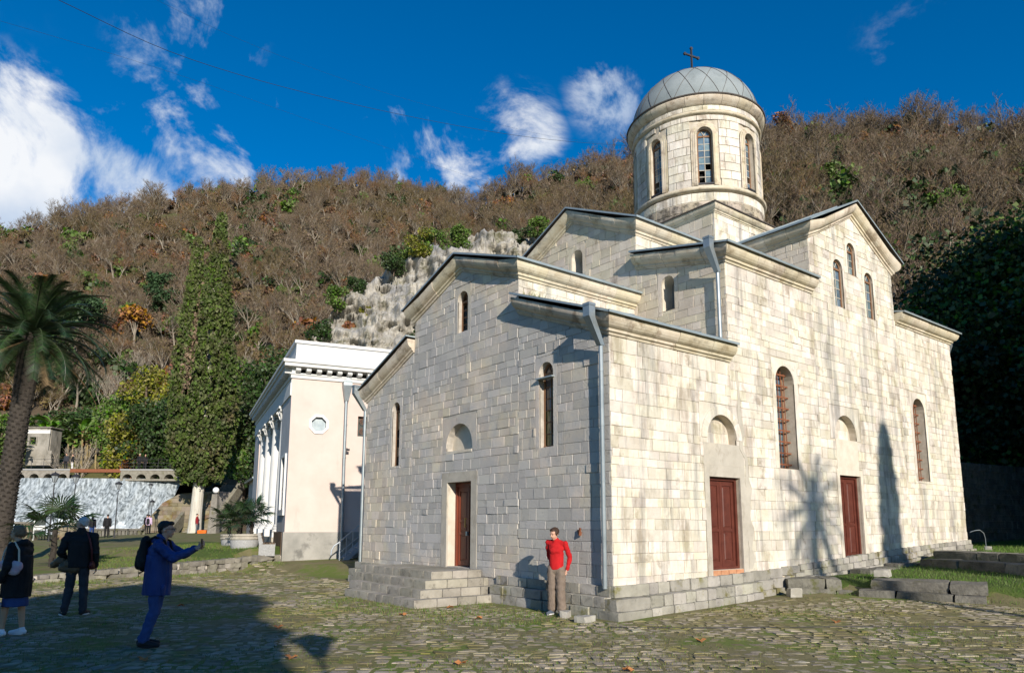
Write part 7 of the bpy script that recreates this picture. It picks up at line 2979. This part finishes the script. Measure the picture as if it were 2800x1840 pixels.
# ---- woman in the red sweater, leaning by the wall
root, J, k, hc, HM, limb = person('woman in a red sweater and wide taupe trousers leaning by the church wall', (-.52, .98, gz(-.52, .98) + .012), toC * .92 + Vector((-.1, .35, 0)), 1.63,
                                  dict(head=(.012, .03, .913), neck=(.004, .004, .845), shL=(-.112, 0, .80), elL=(-.150, -.045, .64), wrL=(-.128, -.01, .505), shR=(.105, -.01, .815), elR=(.125, -.07, .66), wrR=(.075, -.095, .53), hpL=(-.05, 0, .50), hpR=(.05, 0, .51), knL=(-.062, .03, .28), knR=(.05, .012, .285), anL=(-.078, .035, .045), anR=(.055, .0, .045), toeL=(-.095, .135, .018), toeR=(.07, .10, .018)), look=-.32, nod=.28)
m_ = MB()
limb(m_, .056, .046, hem=.505, hemr=.150)
ellipsoid(m_, J['chest'] + Vector((0, .062, .0)) * k, (.125 * k, .068 * k, .080 * k))
capsule(m_, J['neck'] - Vector((0, 0, .05 * k)), J['neck'] + Vector((0, .004, -.008)) * k, .068 * k, .062 * k)
skinned(m_, 'sweater', MT['red_knit'], root, .010, 3, .6, .011, 9)
trousers(root, J, k, 'taupe', (.108, .096, .092), .12, wr=.014)
shoes_(root, J, k, 'shoe_grey')
hair_cap(root, k, hc, HM, 'hair_brown', [((0, -.10, .02), (.045, .04, .045)), ((-.066, -.01, .015), (.022, .05, .05)), ((.066, -.01, .015), (.022, .05, .05)), ((0, .02, .085), (.068, .055, .038))], vol=1.0)
no_key(root)

# ---- man in the blue jacket taking a picture
root, J, k, hc, HM, limb = person('young man in a blue hooded jacket raising a phone to take a picture', (-7.30, 1.72, .012), RT + FW * .12, 1.72,
                                  dict(head=(0, .045, .922), neck=(0, .015, .845), pelvis=(0, .0, .52), shL=(-.108, .02, .80), elL=(-.11, .155, .715), wrL=(-.055, .275, .775), shR=(.108, .02, .80), elR=(.12, .15, .70), wrR=(.03, .27, .765), hpL=(-.05, 0, .51), hpR=(.05, 0, .51), knL=(-.05, -.015, .285), knR=(.05, .012, .285), anL=(-.055, -.10, .045), anR=(.058, -.055, .045), toeL=(-.065, .015, .018), toeR=(.068, .06, .018)), curl=(.9, .9), nod=-.03)
m_ = MB()
limb(m_, .070, .060, chest=.030, hem=.40, hemr=.185, hemflat=.95)
capsule(m_, J['neck'] + Vector((0, -.02, -.02)) * k, J['neck'] + Vector((0, -.02, .01)) * k, .082 * k, .075 * k)
ellipsoid(m_, J['neck'] + Vector((0, -.085, -.012)) * k, (.105 * k, .062 * k, .05 * k))
skinned(m_, 'jacket', MT['blue_jacket'], root, .011, 3, .6, .016, 8)
trousers(root, J, k, 'jeans_blue', (.092, .074, .066), .05, wr=.016)
shoes_(root, J, k, 'shoe_black', 'shoe_black')
hair_cap(root, k, hc, HM, 'hair_black', [((0, .045, .085), (.06, .05, .035)), ((0, -.075, -.005), (.062, .045, .05))], vol=1.02)
m_ = MB()
for sx in (-1, 1):
    m_.tube([hc + HM @ (Vector((sx * .03, .106, .008)) * k + Vector((math.cos(a) * .022, 0, math.sin(a) * .017)) * k) for a in [2 * math.pi * i / 12 for i in range(13)]], .0025, 5)
    m_.bar(hc + HM @ (Vector((sx * .052, .104, .012)) * k), hc + HM @ (Vector((sx * .078, 0, .01)) * k), .004)
m_.bar(hc + HM @ (Vector((-.009, .107, .01)) * k), hc + HM @ (Vector((.009, .107, .01)) * k), .004)
m_.build('glasses', MT['iron'], root)
no_key(root)
Mw = Matrix.Translation(root.location) @ Matrix.Rotation(root.rotation_euler.z, 4, 'Z')
bp = empty('backpack', Mw @ Vector((0, -.17 * k, 1.02 * k)), root.rotation_euler.z, 'small black backpack on the back of the man in blue', 'backpack')
m_ = MB()
capsule(m_, (0, -.02, .12), (0, -.02, .36), .145, .115, ((0, 1, 0), .62))
capsule(m_, (0, -.09, .10), (0, -.08, .22), .10, .09, ((0, 1, 0), .5))
skinned(m_, 'bag', MT['black_cloth'], bp, .012, 3, 1, .006)
for sx in (-.09, .09):
    m_ = MB()
    m_.tube([(sx, .03, .40), (sx * 1.1, .13, .46), (sx * 1.15, .27, .40), (sx * 1.15, .31, .25), (sx * 1.2, .26, .10), (sx * 1.1, .08, .05)], .016, 6)
    m_.build('strap', MT['black_cloth'], bp)
hp = (J['wrL'] + J['wrR']) / 2 + Vector((0, .085, .06)) * k
m_ = MB()
Masonry.piece(m_, [(-.038, -.075), (.038, -.075), (.038, .075), (-.038, .075)], lambda u, v, d=0.0: Vector((u, .0 + d, v)), .004, .004, -.004)
m_.box(-.038, .038, -.004, .004, -.075, .075)
o = m_.build('phone', MT['phone'])
o.location = Mw @ hp
o.rotation_euler = (0, 0, root.rotation_euler.z)
tag(o, 'black phone held up by the man in blue', 'phone')
pc_ = MB()
capsule(pc_, (0, 0, 0), (0, 0, -.06), .07, .06, ((0, 1, 0), .5))
o = skinned(pc_, 'belt_pouch', MT['blue_jacket'], None, .012, 3, 1, .004)
o.location = Mw @ Vector((.10, .12, .78 * k))
o.rotation_euler = (0, 0, root.rotation_euler.z)
tag(o, 'blue pouch hanging at the waist of the man in blue', 'pouch')

# ---- grey haired man seen from behind
root, J, k, hc, HM, limb = person('grey haired man in a black jacket and jeans seen from behind', (-7.72, 6.22, .012), FW * .95 - RT * .22, 1.79,
                                  dict(head=(-.002, .0, .925), shL=(-.122, 0, .80), elL=(-.165, -.03, .645), wrL=(-.145, .06, .55), shR=(.122, 0, .80), elR=(.15, -.01, .63), wrR=(.15, .04, .49), knL=(-.07, .01, .285), knR=(.062, .01, .285), anL=(-.095, -.01, .045), anR=(.075, 0, .045), toeL=(-.15, .07, .018), toeR=(.10, .10, .018)), look=1.15)
m_ = MB()
limb(m_, .074, .062, chest=.040, hem=.48, hemr=.185, hemflat=.82)
capsule(m_, J['neck'] - Vector((0, 0, .03 * k)), J['neck'] + Vector((0, 0, .03 * k)), .078 * k, .07 * k)
skinned(m_, 'jacket', MT['black_cloth'], root, .011, 3, .6, .014, 8)
trousers(root, J, k, 'jeans_dark', (.094, .074, .062), .06, wr=.014)
shoes_(root, J, k, 'shoe_black')
hair_cap(root, k, hc, HM, 'hair_grey', [((0, -.075, .0), (.066, .035, .05))], vol=.965)
no_key(root)
Mw = Matrix.Translation(root.location) @ Matrix.Rotation(root.rotation_euler.z, 4, 'Z')
m_ = MB()
w_ = J['wrL']
capsule(m_, w_ + Vector((-.10, .10, -.04)), w_ + Vector((.12, -.12, -.05)), .085, .10, ((0, 0, 1), .8))
capsule(m_, w_ + Vector((-.22, .06, -.08)), w_ + Vector((-.06, -.06, .0)), .06, .09)
capsule(m_, w_ + Vector((.02, -.12, -.12)), w_ + Vector((.24, -.16, -.14)), .09, .08)
capsule(m_, w_ + Vector((.10, -.14, -.06)), w_ + Vector((.16, -.15, -.22)), .09, .05)
o = skinned(m_, 'carried_coat', MT['brown_quilt'], None, .012, 3, 1, .014, 12)
o.location, o.rotation_euler = root.location, root.rotation_euler
tag(o, 'brown quilted coat carried over the arm of the grey haired man', 'coat')
sb = empty('shoulder_bag', root.location, root.rotation_euler.z, 'maroon shoulder bag with long strap on the grey haired man', 'bag')
m_ = MB()
capsule(m_, (.235, -.05, .90), (.235, .06, .90), .085, .085, ((1, 0, 0), .55))
skinned(m_, 'pouch', MT['maroon'], sb, .012, 2)
m_ = MB()
m_.tube([(.235, -.06, .96), (.23, -.115, 1.20), (.18, -.11, 1.38), (.115, -.045, 1.495), (.09, .06, 1.46)], .017, 6)
m_.build('strap', MT['maroon'], sb)

# ---- woman in the black coat
root, J, k, hc, HM, limb = person('woman in a black coat and denim skirt carrying a plastic bag', (-8.78, 4.02, .012), -RT + FW * .02, 1.64,
                                  dict(head=(0, .045, .922), neck=(0, .01, .85), shL=(-.112, 0, .80), elL=(-.15, -.005, .63), wrL=(-.14, .075, .485), shR=(.112, 0, .80), elR=(.14, .03, .64), wrR=(.10, .12, .56), anL=(-.057, .06, .045), knL=(-.057, .05, .285), toeL=(-.06, .165, .018), anR=(.057, -.05, .045), knR=(.057, -.02, .285), toeR=(.06, .055, .018)), skin='skin_tan')
m_ = MB()
limb(m_, .075, .064, chest=.042, hem=.345, hemr=.215, hemflat=.95)
capsule(m_, J['pelvis'] + Vector((0, .03, .03)) * k, J['chest'] + Vector((0, .03, -.05)) * k, .155 * k, .15 * k)
ellipsoid(m_, J['neck'] + Vector((0, -.075, -.02)) * k, (.11 * k, .075 * k, .06 * k))
skinned(m_, 'coat', MT['black_cloth'], root, .011, 3, .6, .014, 8)
m_ = MB()
for z0_, z1_, r0_, r1_ in ((.50, .33, .135, .155),):
    frustum(m_, (0, 0, .262 * 1.64), (0, 0, .45 * 1.64), .185, .155, .95)
skinned(m_, 'skirt', MT['jeans_blue'], root, .011, 3, .6, .006)
shoes_(root, J, k, 'shoe_white')
hair_cap(root, k, hc, HM, 'hair_light', [((0, -.085, .0), (.075, .055, .06)), ((-.066, -.045, .01), (.03, .045, .055)), ((.066, -.045, .01), (.03, .045, .055)), ((0, .02, .10), (.06, .05, .03))], vol=1.04)
no_key(root)
Mz = root.rotation_euler.z
hb = empty('handbag', root.location, Mz, 'pastel patterned handbag with cream strap on the woman in black', 'bag')
m_ = MB()
capsule(m_, (-.21, -.13, 1.03), (-.21, .08, 1.06), .085, .075, ((1, 0, 0), .45))
capsule(m_, (-.205, -.09, .98), (-.205, .05, .99), .085, .07, ((1, 0, 0), .5))
skinned(m_, 'pouch', MT['pastel'], hb, .012, 2)
m_ = MB()
m_.tube([(-.215, -.15, 1.10), (-.215, -.13, 1.28), (-.19, -.04, 1.385), (-.18, .04, 1.38), (-.205, .09, 1.26), (-.215, .11, 1.12)], .014, 6)
m_.build('strap', MT['strap'], hb)
w_ = J['wrL'] + Vector((0, .03, -.10))
m_ = MB()
capsule(m_, w_ + Vector((0, .02, -.20)), w_ + Vector((0, .0, -.04)), .085, .02, ((1, 0, 0), .7))
capsule(m_, w_ + Vector((0, -.03, -.22)), w_ + Vector((0, .06, -.22)), .07, .06)
o = skinned(m_, 'plastic_bag', MT['bag_clear'], None, .012, 2, 1, .010, 14)
o.location, o.rotation_euler = root.location, (0, 0, Mz)
tag(o, 'thin plastic carrier bag held by the woman in black', 'bag')


# ---- people further off
def far_person(label, loc, face, H, topm, legm, hairm, shoe='shoe_black', hem=.50, look=0.0, long_hair=False, pose=None, group=None):
    root, J, k, hc, HM, limb = person(label, loc, face, H, pose, look=look, fine=False, group=group)
    m_ = MB()
    limb(m_, .070, .058, chest=.015, hem=hem, hemr=.16, hemflat=.85)
    skinned(m_, 'jacket', MT[topm], root, .022, 2)
    trousers(root, J, k, legm, fine=False)
    shoes_(root, J, k, shoe, None, False)
    hair_cap(root, k, hc, HM, hairm, [((0, -.06, -.06), (.09, .06, .10))] if long_hair else [], False, vol=1.03)
    no_key(root)
    return root


def gnd(l, f):
    p = LF(l, f)
    return Vector((p.x, p.y, gz(p.x, p.y)))


far_person('person with long dark hair in a black jacket and jeans at the parapet', gnd(-32.9, 56.4), -RT * .3 + FW, 1.72, 'black_cloth', 'jeans_blue', 'hair_black', hem=.47, long_hair=True)
far_person('person all in black standing beside the long haired one', gnd(-32.4, 57.6), FW - RT * .6, 1.84, 'black_cloth', 'black_cloth', 'hair_black', hem=.48)
far_person('person in a lilac jacket with a dark backpack near the abutment', gnd(-32.3, 64), FW, 1.72, 'lilac', 'black_cloth', 'hair_black', hem=.44)
o = MB()
capsule(o, (0, 0, 0), (0, 0, .28), .15, .13, ((0, 1, 0), .6))
o = skinned(o, 'rucksack', MT['black_cloth'], None, .03, 2)
p_ = gnd(-32.3, 64)
o.location = p_ - FW * .20 + Vector((0, 0, .98))
o.rotation_euler.z = -AZ
tag(o, 'dark rucksack worn by the person in lilac', 'backpack')
far_person('person in black beside the one in lilac', gnd(-32.8, 64.6), FW, 1.75, 'black_cloth', 'black_cloth', 'hair_black')
far_person('man in a dark red jacket and grey trousers at the foot of the stairs', gnd(-28.3, 64.6), RT + FW * .2, 1.74, 'maroon_cloth', 'grey_trs', 'hair_black', hem=.46)
far_person('seated person in pale pink beside the blue bag', gnd(-26.0, 63.4) - Vector((0, 0, .35)), -RT, 1.6, 'pale_pink', 'grey_trs', 'hair_light', hem=.5, pose=dict(head=(0, .12, .86), neck=(0, .09, .80), chest=(0, .05, .68), hpL=(-.06, .0, .50), knL=(-.07, .22, .50), anL=(-.07, .24, .26), toeL=(-.07, .33, .24), hpR=(.06, 0, .50), knR=(.07, .22, .50), anR=(.07, .24, .26), toeR=(.07, .33, .24)))
for (l, f, z, fc, H, tm, lm, hm_, lab) in ((-48.0, 76.4, 7.3, -FW, 1.74, 'jeans_dark', 'black_cloth', 'hair_black', 'man in a dark blue coat on the left arched walkway'), (-47.3, 76.4, 7.3, -FW - RT, 1.66, 'black_cloth', 'sole', 'hair_brown', 'person in pale trousers on the left arched walkway'),
                                           (-40.1, 76.4, 7.3, -FW, 1.74, 'black_cloth', 'black_cloth', 'hair_grey', 'grey haired person in black on the right arched walkway'), (-39.5, 76.4, 7.3, -FW + RT, 1.66, 'black_cloth', 'black_cloth', 'hair_black', 'dark haired person in black on the right arched walkway')):
    far_person(lab, LF(l, f, z), fc, H, tm, lm, hm_)
